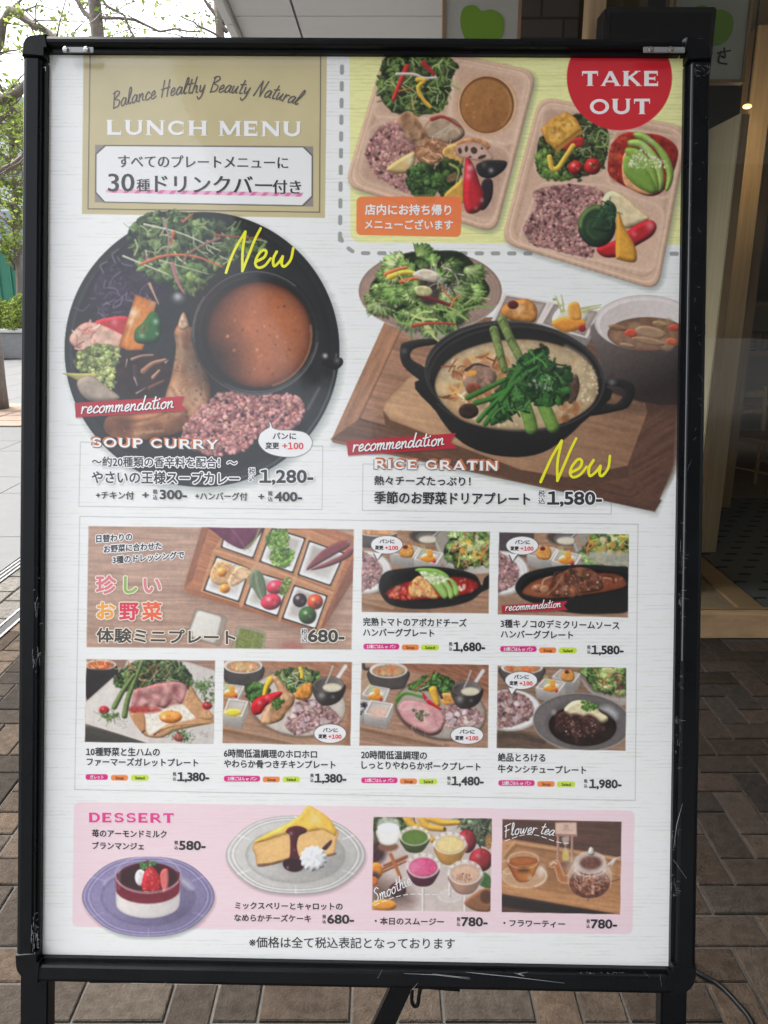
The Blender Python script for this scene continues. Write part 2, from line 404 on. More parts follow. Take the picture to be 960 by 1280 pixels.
# timber post at the left end of the shop window
def vpost(name, px_l, px_r, py, Y, z0, z1, m_, depth, label, cat='post', group=None):
    a = A(px_l, py, Y); b = A(px_r, py, Y)
    q = MB(); q.box(((a[0]+b[0])/2, Y+depth/2, (z0+z1)/2), b[0]-a[0], depth, z1-z0, bev=.004)
    return tag(q.build(name, m_, origin=((a[0]+b[0])/2, Y, z0)), label, cat, group)
vpost('timber_post', 735, 757, 25, 3.42, 0, 2.995, M_oak, .09, 'pale oak post standing between the brick pier and the black sign box')
M_blk = mat('black lacquer', (.012, .012, .013), .35); M_blk2 = mat('black screen', (.006, .006, .007), .18)
r = empty('sign_box', tuple(A(826, 100, 3.2)), 'black box sign mounted high on the shop front behind the menu board', 'sign box')
a, b = A(757, 8, 3.2), A(897, 8, 3.2)
m = MB(); m.box(((a[0]+b[0])/2, 3.26, a[2]-.32), b[0]-a[0], .12, .64, bev=.006); m.build('case', M_blk, r)
m = MB(); m.box(((a[0]+b[0])/2, 3.197, a[2]-.32), b[0]-a[0]-.04, .006, .6, bev=.002); m.build('screen', M_blk2, r)
m = MB(); m.box(((a[0]+b[0])/2, 3.26, (a[2]+3.0)/2), .05, .05, 3.0-a[2]); m.build('bracket', M_blk, r)
# hanging sign boards with a green bean emblem
M_board = mat('cream sign board', (.40, .40, .37), .6, noise=((4, 4, 4), .05, 3)); M_bean = mat('green emblem', (.15, .29, .02), .5); M_ink = mat('ink', (.02, .02, .02), .6)
def bean_sign(xl, xr, label):
    Y = 3.56; a = A(xl, 40, Y); b = A(xr, 40, Y); zb = A(900, 104, Y)[2]; xc = (a[0]+b[0])/2; w = b[0]-a[0]
    r = empty('hanging_sign', (xc, Y, zb), label, 'sign', 'cream hanging signs with a green bean emblem')
    m = MB(); m.box((xc, Y+.016, (zb+2.99)/2), w-.02, .03, 2.99-zb-.02); m.build('panel', M_board, r)
    m = MB()
    for s in (-1, 1): m.box((xc+s*(w/2-.005), Y+.012, (zb+2.99)/2), .012, .045, 2.99-zb)
    m.box((xc, Y+.012, zb+.006), w-.024, .045, .012); m.build('border', M_oakd, r)
    P = smoothpts([(-.085, .02), (-.075, .075), (-.03, .085), (.0, .065), (.04, .07), (.085, .045), (.09, -.01), (.06, -.05), (.0, -.06), (-.055, -.045)], 6, True)
    zc = A(601, 30, Y)[2]
    m = MB(); n = len(P)
    m.add([(xc+p[0], Y-.004, zc+p[1]-.02) for p in P]+[(xc+p[0], Y+.003, zc+p[1]-.02) for p in P], [tuple(range(n))]+[(i, n+i, n+(i+1) % n, (i+1) % n) for i in range(n)])
    m.build('bean_emblem', M_bean, r)
    m = MB()
    for (cx_, strokes) in ((-.06, [[(-.02, .01), (.02, .02)], [(0, .03), (.005, -.01), (-.015, -.03)], [(.02, -.005), (-.01, -.02), (.02, -.028)]]),
                           (.0, [[(-.02, .0), (.02, .012)], [(-.002, .03), (-.002, -.03)]]),
                           (.065, [[(-.025, .01), (.028, .02)], [(.0, .03), (.008, -.005), (-.01, .0)], [(-.012, .018), (-.016, -.022), (.02, -.03)]])):
        for s_ in strokes:
            m.tube([(xc+cx_+p[0], Y-.002, zb+.1+p[1]) for p in smoothpts(s_, 4)], .0032, 5)
    m.build('lettering', M_ink, r)
bean_sign(553, 650, 'cream sign with green bean emblem hanging in front of the brick pier')
bean_sign(838, 936, 'cream sign with green bean emblem and ink lettering beside the black box sign')
# window: oak sill and glass
gl = bpy.data.materials.new('window glass'); gl.use_nodes = True; nt = gl.node_tree; nt.nodes.remove(nt.nodes['Principled BSDF'])
def glassy(nt, tint, rough, ior=1.5, boost=1.0):
    t = nt.nodes.new('ShaderNodeBsdfTransparent'); t.inputs[0].default_value = (*tint, 1)
    g_ = nt.nodes.new('ShaderNodeBsdfGlossy'); g_.inputs['Roughness'].default_value = rough
    f_ = nt.nodes.new('ShaderNodeFresnel'); f_.inputs['IOR'].default_value = ior
    mu = nt.nodes.new('ShaderNodeMath'); mu.operation = 'MULTIPLY'; mu.inputs[1].default_value = boost; mu.use_clamp = True
    nt.links.new(f_.outputs[0], mu.inputs[0])
    x_ = nt.nodes.new('ShaderNodeMixShader'); nt.links.new(mu.outputs[0], x_.inputs[0]); nt.links.new(t.outputs[0], x_.inputs[1]); nt.links.new(g_.outputs[0], x_.inputs[2])
    nt.links.new(x_.outputs[0], nt.nodes['Material Output'].inputs[0]); return g_, mu
glassy(nt, (.9, .92, .9), .0, 1.5, .8)
r = empty('shop_window', (2.7, 3.4, 0), 'tall shop window with a pale oak bottom rail on the brick paving', 'window')
m = MB(); m.box((2.7, 3.43, .062), 3.6, .09, .124, bev=.004); m.build('bottom_rail', M_sill, r)
m = MB(); m.box((2.7, 3.43, 1.56), 3.56, .008, 2.86); m.build('pane', gl, r)
m = MB(); m.box((4.52, 3.43, 1.5), .08, .09, 2.98); m.build('side_post', M_oak, r)

# interior
M_in = mat('interior wall', (.2, .165, .13), .8, noise=((2, 2, 2), .15, 4)); M_floor = wood_mat('interior floor', (.36, .27, .18), (1.2, 9, 9), .25)
m = MB(); m.box((3.4, 7.2, .012), 5, 7.4, .03); o = m.build('interior_floor', M_floor); o['kind'] = 'structure'
r = empty('shop_room', (3.4, 7.2, 0), 'dim brown walls of the cafe interior behind the shop window', 'room')
m = MB(); m.box((3.4, 9.2, 1.51), 5.2, .12, 2.95); m.box((5.9, 6.3, 1.51), .12, 5.7, 2.95); m.build('wall', M_in, r)
m = MB(); m.box((.84, 6.7, 1.51), .1, 4.8, 2.95); m.build('side_wall', M_in, r)
m = MB(); m.box((3.4, 6.3, 2.955), 5.0, 5.6, .05); m.build('ceiling', mat('dark ceiling', (.06, .055, .05), .8), r)
# plywood screen (its edge towards the street) and the tall oak post beside it
a = A(925, 142, 3.9); b = A(936, 142, 3.9)
r = empty('plywood_screen', (a[0], 3.9, .03), 'pale plywood screen with a brown edge leading into the shop behind the board', 'screen')
m = MB(); m.box((a[0]+.004, 4.75, (a[2]+.03)/2), .008, 1.7, a[2]-.03); m.build('face', M_ply, r)
m = MB(); m.box(((a[0]+b[0])/2+.008, 4.75, (a[2]+.03)/2), b[0]-a[0]-.004, 1.7, a[2]-.034); m.build('core', M_oakd, r)
g = G(895, 692, .03)
m = MB(); m.box((g[0]-.056, g[1]+.06, 1.48), .112, .12, 2.9, bev=.004)
tag(m.build('timber_post', M_oak, origin=(g[0], g[1], .03)), 'broad oak post right of the plywood screen inside the window', 'post')
a = A(946, 320, 5.6)
m = MB(); m.box((a[0], 5.65, 1.48), .07, .1, 2.9, bev=.004)
tag(m.build('timber_post', M_oakd, origin=(a[0], 5.6, .03)), 'slim dark brown post deeper in the shop beside the chairs', 'post')
# rug with dashes, oak threshold
M_rug = mat('grey rug', (.13, .135, .135), .95, noise=((120, 120, 120), .25, 4)); M_dash = mat('black yarn', (.015, .015, .016), .95)
nt = M_rug.node_tree; bk = nt.nodes.new('ShaderNodeTexBrick'); tcx = nt.nodes.new('ShaderNodeTexCoord'); nt.links.new(tcx.outputs['Object'], bk.inputs['Vector'])
bk.inputs['Scale'].default_value = 1; bk.inputs['Brick Width'].default_value = .16; bk.inputs['Row Height'].default_value = .12; bk.inputs['Mortar Size'].default_value = .046; bk.inputs['Mortar Smooth'].default_value = 0
bk.inputs['Color1'].default_value = (.015, .015, .016, 1); bk.inputs['Color2'].default_value = (.02, .02, .02, 1); bk.inputs['Mortar'].default_value = (.13, .135, .135, 1)
nt.links.new(bk.outputs['Color'], nt.nodes['Principled BSDF'].inputs['Base Color'])
r = empty('floor_rug', (3.1, 4.7, .03), 'grey floor rug with rows of short black dashes inside the window', 'rug')
m = MB(); m.box((3.1, 4.75, .034), 2.3, 2.3, .012, bev=.003); m.build('rug', M_rug, r)
m = MB(); m.box((1.87, 4.75, .036), .13, 2.5, .016, bev=.003)
tag(m.build('threshold_strip', M_sill, origin=(1.87, 4.75, .03)), 'oak threshold strip along the left edge of the grey rug', 'threshold')
# wooden chairs
M_ch = wood_mat('chair wood', (.42, .26, .13), (5, 5, 5), .2, .4)
def chair(x, y, rz, label):
    r = empty('wooden_chair', (x, y, .03), label, 'chair', 'wooden chairs inside the shop')
    c_, s_ = math.cos(rz), math.sin(rz)
    def W(p): return (x+p[0]*c_-p[1]*s_, y+p[0]*s_+p[1]*c_, .03+p[2])
    ax = ((c_, s_, 0), (-s_, c_, 0), (0, 0, 1))
    m = MB(); m.box(W((0, 0, .44)), .44, .43, .035, ax, bev=.012); m.build('seat', M_ch, r)
    for sx in (-1, 1):
        m = MB(); m.tube([W((sx*.19, -.18, .43)), W((sx*.2, -.2, 0))], [.02, .015], 8); m.build('leg', M_ch, r)
        m = MB(); m.tube([W((sx*.19, .23, .82)), W((sx*.19, .2, .44)), W((sx*.2, .22, 0))], [.016, .02, .015], 8); m.build('leg', M_ch, r)
        m = MB(); m.tube([W((sx*.195, -.19, .2)), W((sx*.195, .21, .2))], .011, 6); m.build('stretcher', M_ch, r)
    m = MB(); m.tube([W((sx_*.19, .24+.05*(1-sx_*sx_), .76)) for sx_ in (-1, -.5, 0, .5, 1)], .028, 8)
    m.tube([W((sx_*.19, .225+.04*(1-sx_*sx_), .62)) for sx_ in (-1, -.5, 0, .5, 1)], .02, 8); m.build('backrest', M_ch, r)
q = G(936, 622, .03); chair(q[0]+.2, q[1]+.2, .5, 'wooden chair nearest the grey rug inside the window')
chair(q[0]+.95, q[1]+.75, -.4, 'wooden chair farther right and deeper in the shop')
m_ = mat('dark counter', (.05, .042, .036), .5)
r = empty('serving_shelf', (q[0]+.9, 7.6, .03), 'dark serving shelf with a wire basket at the back of the shop', 'shelf')
m = MB(); m.box((q[0]+1.0, 7.6, .55), 1.8, .5, .04); m.box((q[0]+1.0, 7.6, 1.05), 1.8, .5, .04); m.box((q[0]+1.0, 7.6, 1.5), 1.8, .5, .04); m.build('shelf_boards', M_oakd, r)
for xx in (.12, 1.88): m = MB(); m.box((q[0]+xx, 7.6, .78), .04, .5, 1.5); m.build('upright', m_, r)
r = empty('wire_basket', (q[0]+.5, 7.5, 1.07), 'black wire basket standing on the dark serving shelf', 'basket')
m = MB()
for k in range(3):
    z = 1.08+.08*k; m.tube([(q[0]+.25, 7.36, z), (q[0]+.75, 7.36, z), (q[0]+.75, 7.7, z), (q[0]+.25, 7.7, z), (q[0]+.25, 7.36, z)], .005, 5)
for k in range(9): m.tube([(q[0]+.25+.0625*k, 7.36, 1.08), (q[0]+.25+.0625*k, 7.36, 1.24)], .004, 5)
m.build('wires', M_blk, r)
# added unseen block behind the viewpoint, darkening what shop glass and poster film mirror
r = empty('added_reflection_block', (26, -24, 0), 'added dark brown block, unseen, that darkens reflections in the shop glass and poster', 'building')
M_dkw = mat('added block glazing', (.03, .03, .032), .4, spec=.2)
M_bb = mat('added block brown', (.05, .042, .036), .7, noise=((.5, .5, .5), .15, 4))
m = MB(); m.box((24.2, -28, 11), 50, 8, 22); m.build('wall', M_bb, r)
for k in range(6):
    m = MB(); m.box((24.2, -23.97, 2.4+3.5*k), 48, .12, 1.7); m.build('window_band', M_dkw, r)
# warm lamp seen through the glass
lp = A(934, 133, 4.2)
r = empty('pendant_lamp', tuple(lp), 'small warm glowing lamp hanging inside the shop by the right sign', 'lamp')
m = MB(); bm = bmesh.new(); bmesh.ops.create_uvsphere(bm, u_segments=16, v_segments=8, radius=.021); bm.verts.index_update()
m.add([np.array(lp)+np.array((v.co.x, v.co.y, v.co.z*.5)) for v in bm.verts], [[v.index for v in f.verts] for f in bm.faces]); bm.free()
m.build('bulb', mat('lamp glow', (.8, .6, .3), emit=((1.0, .62, .16), .8)), r, smooth=True)
pl_ = bpy.data.lights.new('pendant_light', 'POINT'); pl_.energy = 1.2; pl_.color = (1, .74, .42); pl_.shadow_soft_size = .08
po = bpy.data.objects.new('pendant_light', pl_); COL.objects.link(po); po.parent = r; po.location = (0, 0, -.12)
m = MB(); m.tube([lp+(0, 0, .02), (lp[0], lp[1], 2.93)], .004, 5); m.build('cord', M_blk, r)
# ------------------------------------------------------------------ the menu board on its stand
M_frame = mat('black anodised frame', (.004, .0048, .006), .3, spec=.17, noise=((25, 25, 25), .3, 5))
M_cap = mat('black plastic corner', (.006, .0065, .0075), .38, spec=.14, noise=((60, 60, 60), .25, 5))
M_lip = mat('lip highlight grey', (.12, .12, .13), .35)
M_chrome = mat('screw steel', (.55, .55, .53), .25, metal=.9)
M_slot = mat('slot metal', (.26, .27, .27), .5, metal=.4)
root = empty('menu_board', tuple(G(448, 1279)*np.array([1, 1, 0])), 'large black framed lunch menu board of food pictures standing on the brick paving', 'menu board')
WL, WR, WT, WB = .0245, .0262, .0150, .0245
hw, hh = BW/2, BH/2
def rail(p0, p1, out, w, name='frame_rail'):
    # p0,p1 board (u,v) along the opening's edge; out = outward direction
    prof = [(0, -.002), (0, .006), (.0035, .0062), (.0045, .0125), (.0065, .0145), (w-.0055, .015), (w-.0022, .0138), (w, .0098), (w, .007), (w, -.014), (0.0, -.014)]
    m = MB(); vs = []
    for p in (p0, p1):
        for t, n in prof: vs.append(BL(p[0]+out[0]*t, p[1]+out[1]*t, n))
    k = len(prof); fs = [(i, (i+1) % k, k+(i+1) % k, k+i) for i in range(k)]+[tuple(range(k)), tuple(range(k, 2*k))]
    m.add(vs, fs); bm = bmesh.new()
    o = m.build(name, M_frame, root)
    bm.from_mesh(o.data); bmesh.ops.recalc_face_normals(bm, faces=bm.faces); bm.to_mesh(o.data); bm.free(); return o
CS = .028
rail((-hw, -hh+.012), (-hw, hh-.004), (-1, 0), WL); rail((hw, -hh+.012), (hw, hh-.004), (1, 0), WR)
rail((-hw+.003, -hh), (hw-.006, -hh), (0, -1), WT); rail((-hw-.0, hh), (hw+.0, hh), (0, 1), WB)
# bright line on the right rail's inner lip, put in as a pale strip
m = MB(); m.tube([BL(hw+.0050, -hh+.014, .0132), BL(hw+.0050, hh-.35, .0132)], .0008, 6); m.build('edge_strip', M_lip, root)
def corner(u, v, su, sv, wu, wv):
    # rounded plastic corner piece filling the square where two rails meet
    x1, y1 = wu+.0005, wv+.0005; R_ = min(x1, y1)*.9; d_ = .0095
    pts = [(0.0, -d_), (0.0, 0.0), (-.0035, 0.0), (-.0035, y1)]
    for k in range(11):
        a = math.pi/2*(1-k/10); pts.append((x1-R_+R_*math.cos(a), y1-R_+R_*math.sin(a)))
    pts.append((x1, -d_))
    bm = bmesh.new(); n = len(pts); c = np.array((x1*.45, y1*.45)); rings = []
    for ins, nn in ((0, -.0146), (0, .0088), (.0012, .0138), (.0028, .0158)):
        rr = []
        for i, p in enumerate(pts):
            p = np.array(p); q = p.copy()
            if ins and i >= 3 and i < n: # only the outer, rounded outline is eased
                w = c-p; q = p+w/np.linalg.norm(w)*ins
            rr.append(bm.verts.new(BL(u+su*q[0], v+sv*q[1], nn)))
        rings.append(rr)
    for a_, b_ in zip(rings[:-1], rings[1:]):
        for i in range(n): bm.faces.new((a_[i], a_[(i+1) % n], b_[(i+1) % n], b_[i]))
    bm.faces.new(rings[-1]); bm.faces.new(rings[0][::-1])
    bmesh.ops.triangulate(bm, faces=[f for f in bm.faces if len(f.verts) > 4]); bmesh.ops.recalc_face_normals(bm, faces=bm.faces)
    off = root.location
    for v_ in bm.verts: v_.co -= off
    me = bpy.data.meshes.new('corner_cap'); bm.to_mesh(me); bm.free(); o = link('corner_cap', me, M_cap, root)
corner(-hw, -hh, -1, -1, WL, WT); corner(hw, -hh, 1, -1, WR, WT); corner(-hw, hh, -1, 1, WL, WB); corner(hw, hh, 1, 1, WR, WB)
# metal slots with screws in the top rail
for (xa, xb, scr) in ((79, 117, (82, 108)), (804, 856, (813, 838))):
    a = PB(xa, 62.5, .0158); b = PB(xb, 62.5, .0158)
    m = MB(); m.box((a+b)/2, np.linalg.norm(b-a), .0016, .0062, ax=(BU, BN, BV), bev=.0004); s = m.build('slot_plate', M_slot, root)
    for x_ in scr:
        c_ = PB(x_, 62, .0172); m = MB()
        for k in range(3): m.tube([c_+BN*(-.0005), c_+BN*.0012, c_+BN*.0016], [.0033, .0031, .002], 14)
        m.box(c_+BN*.0014, .0045, .0012, .0008, ax=(BU, BN, BV)); m.build('screw', M_chrome, s)
# back panel
m = MB(); m.box(BL(0, 0, -.008), BW+.03, .008, BH+.02, ax=(BU, BN, BV)); m.build('back_panel', M_blk, root)
# stand: legs straight below the frame, rear legs and a diagonal prop
def leg_down(pxa, pxb):
    a = PB(pxa, 1236, -.022); b = PB(pxb, 1236, -.022); c_ = (a+b)/2; w = np.linalg.norm(b-a); top = c_-BV*.25
    L = c_[2]/-BV[2]; bot = c_+BV*(L-.002)
    m = MB(); m.box((top+bot)/2, w, .02, np.linalg.norm(bot-top), ax=(BU, BN, BV), bev=.002); o = m.build('front_leg', M_frame, root)
    m = MB(); m.box(bot-BV*.012, w+.008, .028, .026, ax=(BU, BN, BV), bev=.004); m.build('rubber_foot', M_cap, o)
leg_down(30, 65); leg_down(823, 855)
for u_ in (-.30, .30):
    t_ = BL(u_, -hh+.06, -.03); bt_ = np.array([t_[0], t_[1]+.66, 0.012]); d = (bt_-t_)/np.linalg.norm(bt_-t_)
    sx = np.array([1., 0, 0]); m = MB(); m.box((t_+bt_)/2, .028, .018, np.linalg.norm(bt_-t_), ax=(sx, np.cross(sx, d), d), bev=.002); m.build('rear_leg', M_frame, root)
a0 = PB(503, 1228, -.05); a1 = PB(478, 1282, -.05)
d = (a1-a0); a1 = a0+d*1.0; tt = (a0[2]-.01)/-(d[2]); a1 = a0+d*tt; dn = d/np.linalg.norm(d); sx = np.cross(dn, BN); sx /= np.linalg.norm(sx)
a0 = a0-dn*.08
m = MB(); m.box((a0+a1)/2, .024, .016, np.linalg.norm(a1-a0), ax=(sx, np.cross(sx, dn), dn), bev=.002); m.build('prop_bar', M_frame, root)
m = MB(); h0 = PB(515, 1238, -.012)
m.tube(smoothpts([h0, h0+BV*.013, h0+BV*.018+BU*.003, h0+BV*.016+BU*.007, h0+BV*.004+BU*.0085, h0-BV*.004+BU*.012, h0-BV*.0035+BU*.03, h0-BV*.002+BU*.055], 5), .0022, 7)
m.build('cable_clip', M_cap, root, smooth=True)
# power cable on the paving
P = [G(840, 1190), G(868, 1216), G(897, 1233), G(922, 1258), G(940, 1282), G(960, 1330), G(990, 1400)]
P = [np.array((p[0], p[1], .007)) for p in P]; P = [np.array((P[0][0]-.5, P[0][1]+.35, .007)), np.array((P[0][0]-.2, P[0][1]+.1, .007))]+P
m = MB(); m.tube(smoothpts(P, 8), .006, 10)
tag(m.build('power_cable', M_cap, smooth=True, origin=tuple(P[3])), 'black power cable lying on the bricks right of the board', 'cable')
# scuffs and scratches worn into the frame's edges
M_scr = mat('bare scratched metal', (.42, .43, .44), .5)
r_ = random.Random(5); m = MB()
def scratch(pts, w=.0006, n=.0156):
    Q = [PB(x, y, n) for x, y in pts]
    for i in range(len(Q)-1):
        d = Q[i+1]-Q[i]; L = np.linalg.norm(d); d /= L+1e-9; s_ = np.cross(d, BN)
        w0, w1 = w*(1 if i else .35), w*(1 if i+2 < len(Q) else .25)
        m.add([Q[i]-s_*w0/2, Q[i]+s_*w0/2, Q[i+1]+s_*w1/2, Q[i+1]-s_*w1/2], [(0, 1, 2, 3)])
scratch([(505, 1217), (545, 1218.5), (588, 1224)]); scratch([(540, 1217), (572, 1221), (587, 1222)], .0005); scratch([(582, 1215), (600, 1217), (640, 1221), (706, 1229)], .0006)
scratch([(643, 1216), (655, 1220), (648, 1217), (660, 1215)], .0007); scratch([(472, 1223), (478, 1212)], .0006); scratch([(515, 1237), (522, 1229)], .0008); scratch([(204, 1233), (207, 1227)], .0006)
scratch([(805, 1215), (812, 1222)], .0005); scratch([(825, 1218), (827, 1233)], .0004)
for i in range(14): x = r_.uniform(725, 780); scratch([(x, 1216+r_.uniform(-1, 1)), (x+r_.uniform(1, 3), 1216+r_.uniform(-1, 1))], .0007)
for k in range(60):
    y = r_.choice([700, 755, 760, 820, 822, 1150, 1165, 1170, 1180, 1185])+r_.gauss(0, 8); x = 52-(y-700)*.004-r_.uniform(0, 9)-2
    if y < 1195: scratch([(x, y), (x+r_.uniform(-1, 1), y+r_.uniform(2, 11))] if r_.random() < .6 else [(x, y), (x+r_.uniform(1, 5), y+r_.uniform(-2, 1))], r_.uniform(.0003, .0007))
for k in range(80):
    y = r_.choice([655, 690, 712, 745, 775, 850, 900, 935, 960, 1040, 1060, 1105, 1110])+r_.gauss(0, 7); x = 848-(y-700)*.026+r_.uniform(1, 9)
    scratch([(x, y), (x+r_.uniform(-1, 1.5), y+r_.uniform(2, 9))] if r_.random() < .5 else [(x, y), (x+r_.uniform(2, 7), y+r_.uniform(-1, 1.5))], r_.uniform(.0003, .0007))
scratch([(853, 1005), (846, 1030), (842, 1060)], .0006); scratch([(842, 1075), (858, 1098)], .0006)
for k in range(26):
    x = r_.uniform(868, 889); y = r_.uniform(80, 96); scratch([(x, y), (x+r_.uniform(-3, 9), y+r_.uniform(-1, 4))], r_.uniform(.0003, .0006))
for k in range(26):
    y = r_.uniform(120, 620); x = 866-(y-100)*.02+r_.uniform(0, 20); scratch([(x, y), (x+r_.gauss(0, 2), y+r_.gauss(0, 4))], r_.uniform(.0003, .0005))
scratch([(67, 106), (60, 117)], .0004); scratch([(54, 84), (57, 84), (57, 89)], .0007)
o = m.build('scratch_marks', M_scr, root); o['kind'] = 'stuff'
# ------------------------------------------------------------------ the printed poster: a fine mesh whose vertices carry the ink colours
S = 1.25; PX0, PY0, PX1, PY1 = 45, 64, 864, 1212
NX = int((PX1-PX0)*S)+1; NY = int((PY1-PY0)*S)+1
gx = PX0+np.arange(NX)/S; gy = PY0+np.arange(NY)/S
XX, YY = np.meshgrid(gx.astype(np.float32), gy.astype(np.float32))
_rs = np.random.RandomState(7); _tab = _rs.rand(256, 256).astype(np.float32)
def vn(x, y, seed=0):
    x = x+seed*17.3; y = y+seed*9.7
    xi = np.floor(x).astype(int); yi = np.floor(y).astype(int); u = (x-xi); v = (y-yi); u = u*u*(3-2*u); v = v*v*(3-2*v)
    a = _tab[yi & 255, xi & 255]; b = _tab[yi & 255, (xi+1) & 255]; c = _tab[(yi+1) & 255, xi & 255]; d = _tab[(yi+1) & 255, (xi+1) & 255]
    return (a*(1-u)+b*u)*(1-v)+(c*(1-u)+d*u)*v
def fbm(x, y, seed=0, o=3):
    s = 0; a = .5; t = 0
    for k in range(o): s = s+a*vn(x*2**k, y*2**k, seed+k*3); t += a; a *= .5
    return s/t-.5
# laid paper with fine horizontal ribs
rib = fbm(XX/22, YY/2.2, 1, 3)+fbm(XX/6, YY/1.6, 5, 2)*.7
CAN = np.empty((NY, NX, 3), np.float32); CAN[:] = np.array((229, 231, 226), np.float32)
RIB = np.clip(rib, -.5, .5)*17
_yl = YY+1.6*fbm(XX/30, YY/14, 21, 2)+.6*fbm(XX/5, YY/5, 23, 1)
RIB -= 27*np.clip(1-np.abs((_yl % 4.6)-2.3)/.75, 0, 1)*np.clip(.35+2.6*fbm(XX/38, YY/4.6, 11, 2), 0, 1)
RIB += 5*fbm(XX/1.4, YY/1.4, 31, 1)
LAB = np.zeros((NY, NX), np.uint8)
CUR = 0; CLIP = None; TF = (0., 0., 1.)
def use(x0, y0, x1, w=960.): 
    global TF
    TF = (float(x0), float(y0), (x1-x0)/w)
def begin(lab, quad=None):
    global CUR, CLIP
    CUR = lab; CLIP = None
    if quad is not None:
        q = [np.array(p, float) for p in quad]; sl, X, Y = win(min(p[0] for p in q)-1, min(p[1] for p in q)-1, max(p[0] for p in q)+1, max(p[1] for p in q)+1)
        d = sdpoly(X, Y, q); CLIP = np.zeros((NY, NX), np.float32); CLIP[sl] = np.clip(.5-d/.8, 0, 1)
def win(x0, y0, x1, y1):
    i0 = max(0, int((x0-PX0)*S)); i1 = min(NX, int((x1-PX0)*S)+2); j0 = max(0, int((y0-PY0)*S)); j1 = min(NY, int((y1-PY0)*S)+2)
    if i1 <= i0 or j1 <= j0: return None, None, None
    sl = (slice(j0, j1), slice(i0, i1)); return sl, XX[sl], YY[sl]
def sdpoly(X, Y, P):
    P = np.array(P, np.float32); Q = np.roll(P, -1, 0); x = X.ravel(); y = Y.ravel(); best = np.full(x.shape, 1e9, np.float32); ins = np.zeros(x.shape, bool)
    for (ax, ay), (bx, by) in zip(P, Q):
        dx, dy = bx-ax, by-ay; L = dx*dx+dy*dy+1e-9
        t = np.clip(((x-ax)*dx+(y-ay)*dy)/L, 0, 1); ex = x-ax-t*dx; ey = y-ay-t*dy
        np.minimum(best, ex*ex+ey*ey, out=best)
        if ay != by: ins ^= ((ay > y) != (by > y)) & (x < dx*(y-ay)/dy+ax)
    d = np.sqrt(best); d[ins] *= -1; return d.reshape(X.shape)
def pt(p): return np.array((TF[0]+p[0]*TF[2], TF[1]+p[1]*TF[2]))
def put(sl, X, Y, d, col, soft=.8, a=1., edge=None, grad=None, nz=None, bev=None, lab=True, streak=None, hl=None):
    cov = np.clip(.5-d/max(soft, .05), 0, 1)*a
    if CLIP is not None: cov = cov*CLIP[sl]
    if cov.max() <= 0: return
    c = np.empty(X.shape+(3,), np.float32); c[:] = np.array(col, np.float32)
    if grad:                                   # (x0,y0,x1,y1,colour at the far end)
        p, q = pt(grad[:2]), pt(grad[2:4]); v = q-p; t = np.clip(((X-p[0])*v[0]+(Y-p[1])*v[1])/(v@v), 0, 1)[..., None]
        c = c*(1-t)+np.array(grad[4], np.float32)*t
    if edge:                                   # (colour, width)
        t = np.exp(np.minimum(d, 0)/(edge[1]*TF[2]))[..., None]; c = c*(1-t)+np.array(edge[0], np.float32)*t
    if streak:                                 # (angle deg, length, width, amount[, colour])
        th = math.radians(streak[0]); u = X*math.cos(th)+Y*math.sin(th); w = -X*math.sin(th)+Y*math.cos(th)
        l_, w_ = streak[1]*TF[2], streak[2]*TF[2]
        n = fbm(u/l_+.6*fbm(u/l_/2, w/w_/6, 3), w/w_, 2, 3)*2*streak[3]; c = c*(1+n[..., None])
    if nz:                                     # (amount, scale)
        n = fbm(X/(nz[1]*TF[2]), Y/(nz[1]*TF[2]), int(abs(X[0, 0])) % 37, 3)*2*nz[0]; c = c*(1+n[..., None])
    if bev:                                    # (width, amount): rounded relief lit from the upper left
        w = bev[0]*TF[2]; h = np.clip(-d/w, 0, 1); h = h*(2-h)
        if min(h.shape) > 2:
            gyy, gxx = np.gradient(h); s_ = (gxx*.6+gyy*.8)*w*S*.36*bev[1]; c = c*(1+np.clip(s_, -.6, .6)[..., None])
    if hl:                                     # soft glints (x,y,r,amount)
        for (hx, hy, hr, ha) in hl:
            p = pt((hx, hy)); g = np.exp(-(((X-p[0])**2+(Y-p[1])**2)/(hr*TF[2])**2))*ha; c = c+g[..., None]*(255-c)
    cov = cov[..., None]; CAN[sl] = CAN[sl]*(1-cov)+c*cov
    if lab and CUR: L = LAB[sl]; L[cov[..., 0] > .5] = CUR
def ell(x, y, rx, ry, col, rot=0, **k):
    p = pt((x, y)); rx *= TF[2]; ry *= TF[2]; m = max(rx, ry)+k.get('soft', .8)+1
    sl, X, Y = win(p[0]-m, p[1]-m, p[0]+m, p[1]+m)
    if sl is None: return
    dx, dy = X-p[0], Y-p[1]
    if rot: r = math.radians(rot); dx, dy = dx*math.cos(r)+dy*math.sin(r), -dx*math.sin(r)+dy*math.cos(r)
    q = np.sqrt((dx/rx)**2+(dy/ry)**2)+1e-6; g = np.sqrt((dx/rx**2)**2+(dy/ry**2)**2)+1e-6
    put(sl, X, Y, np.where(q > .3, (q-1)*q/g, -min(rx, ry)*(1-q)), col, **k)
def poly(P, col, sm=True, n=5, **k):
    P = [pt(p) for p in P]
    if sm: P = smoothpts(P, n, True)
    P = np.array(P); m = k.get('soft', .8)+1
    sl, X, Y = win(P[:, 0].min()-m, P[:, 1].min()-m, P[:, 0].max()+m, P[:, 1].max()+m)
    if sl is None: return
    put(sl, X, Y, sdpoly(X, Y, P), col, **k)
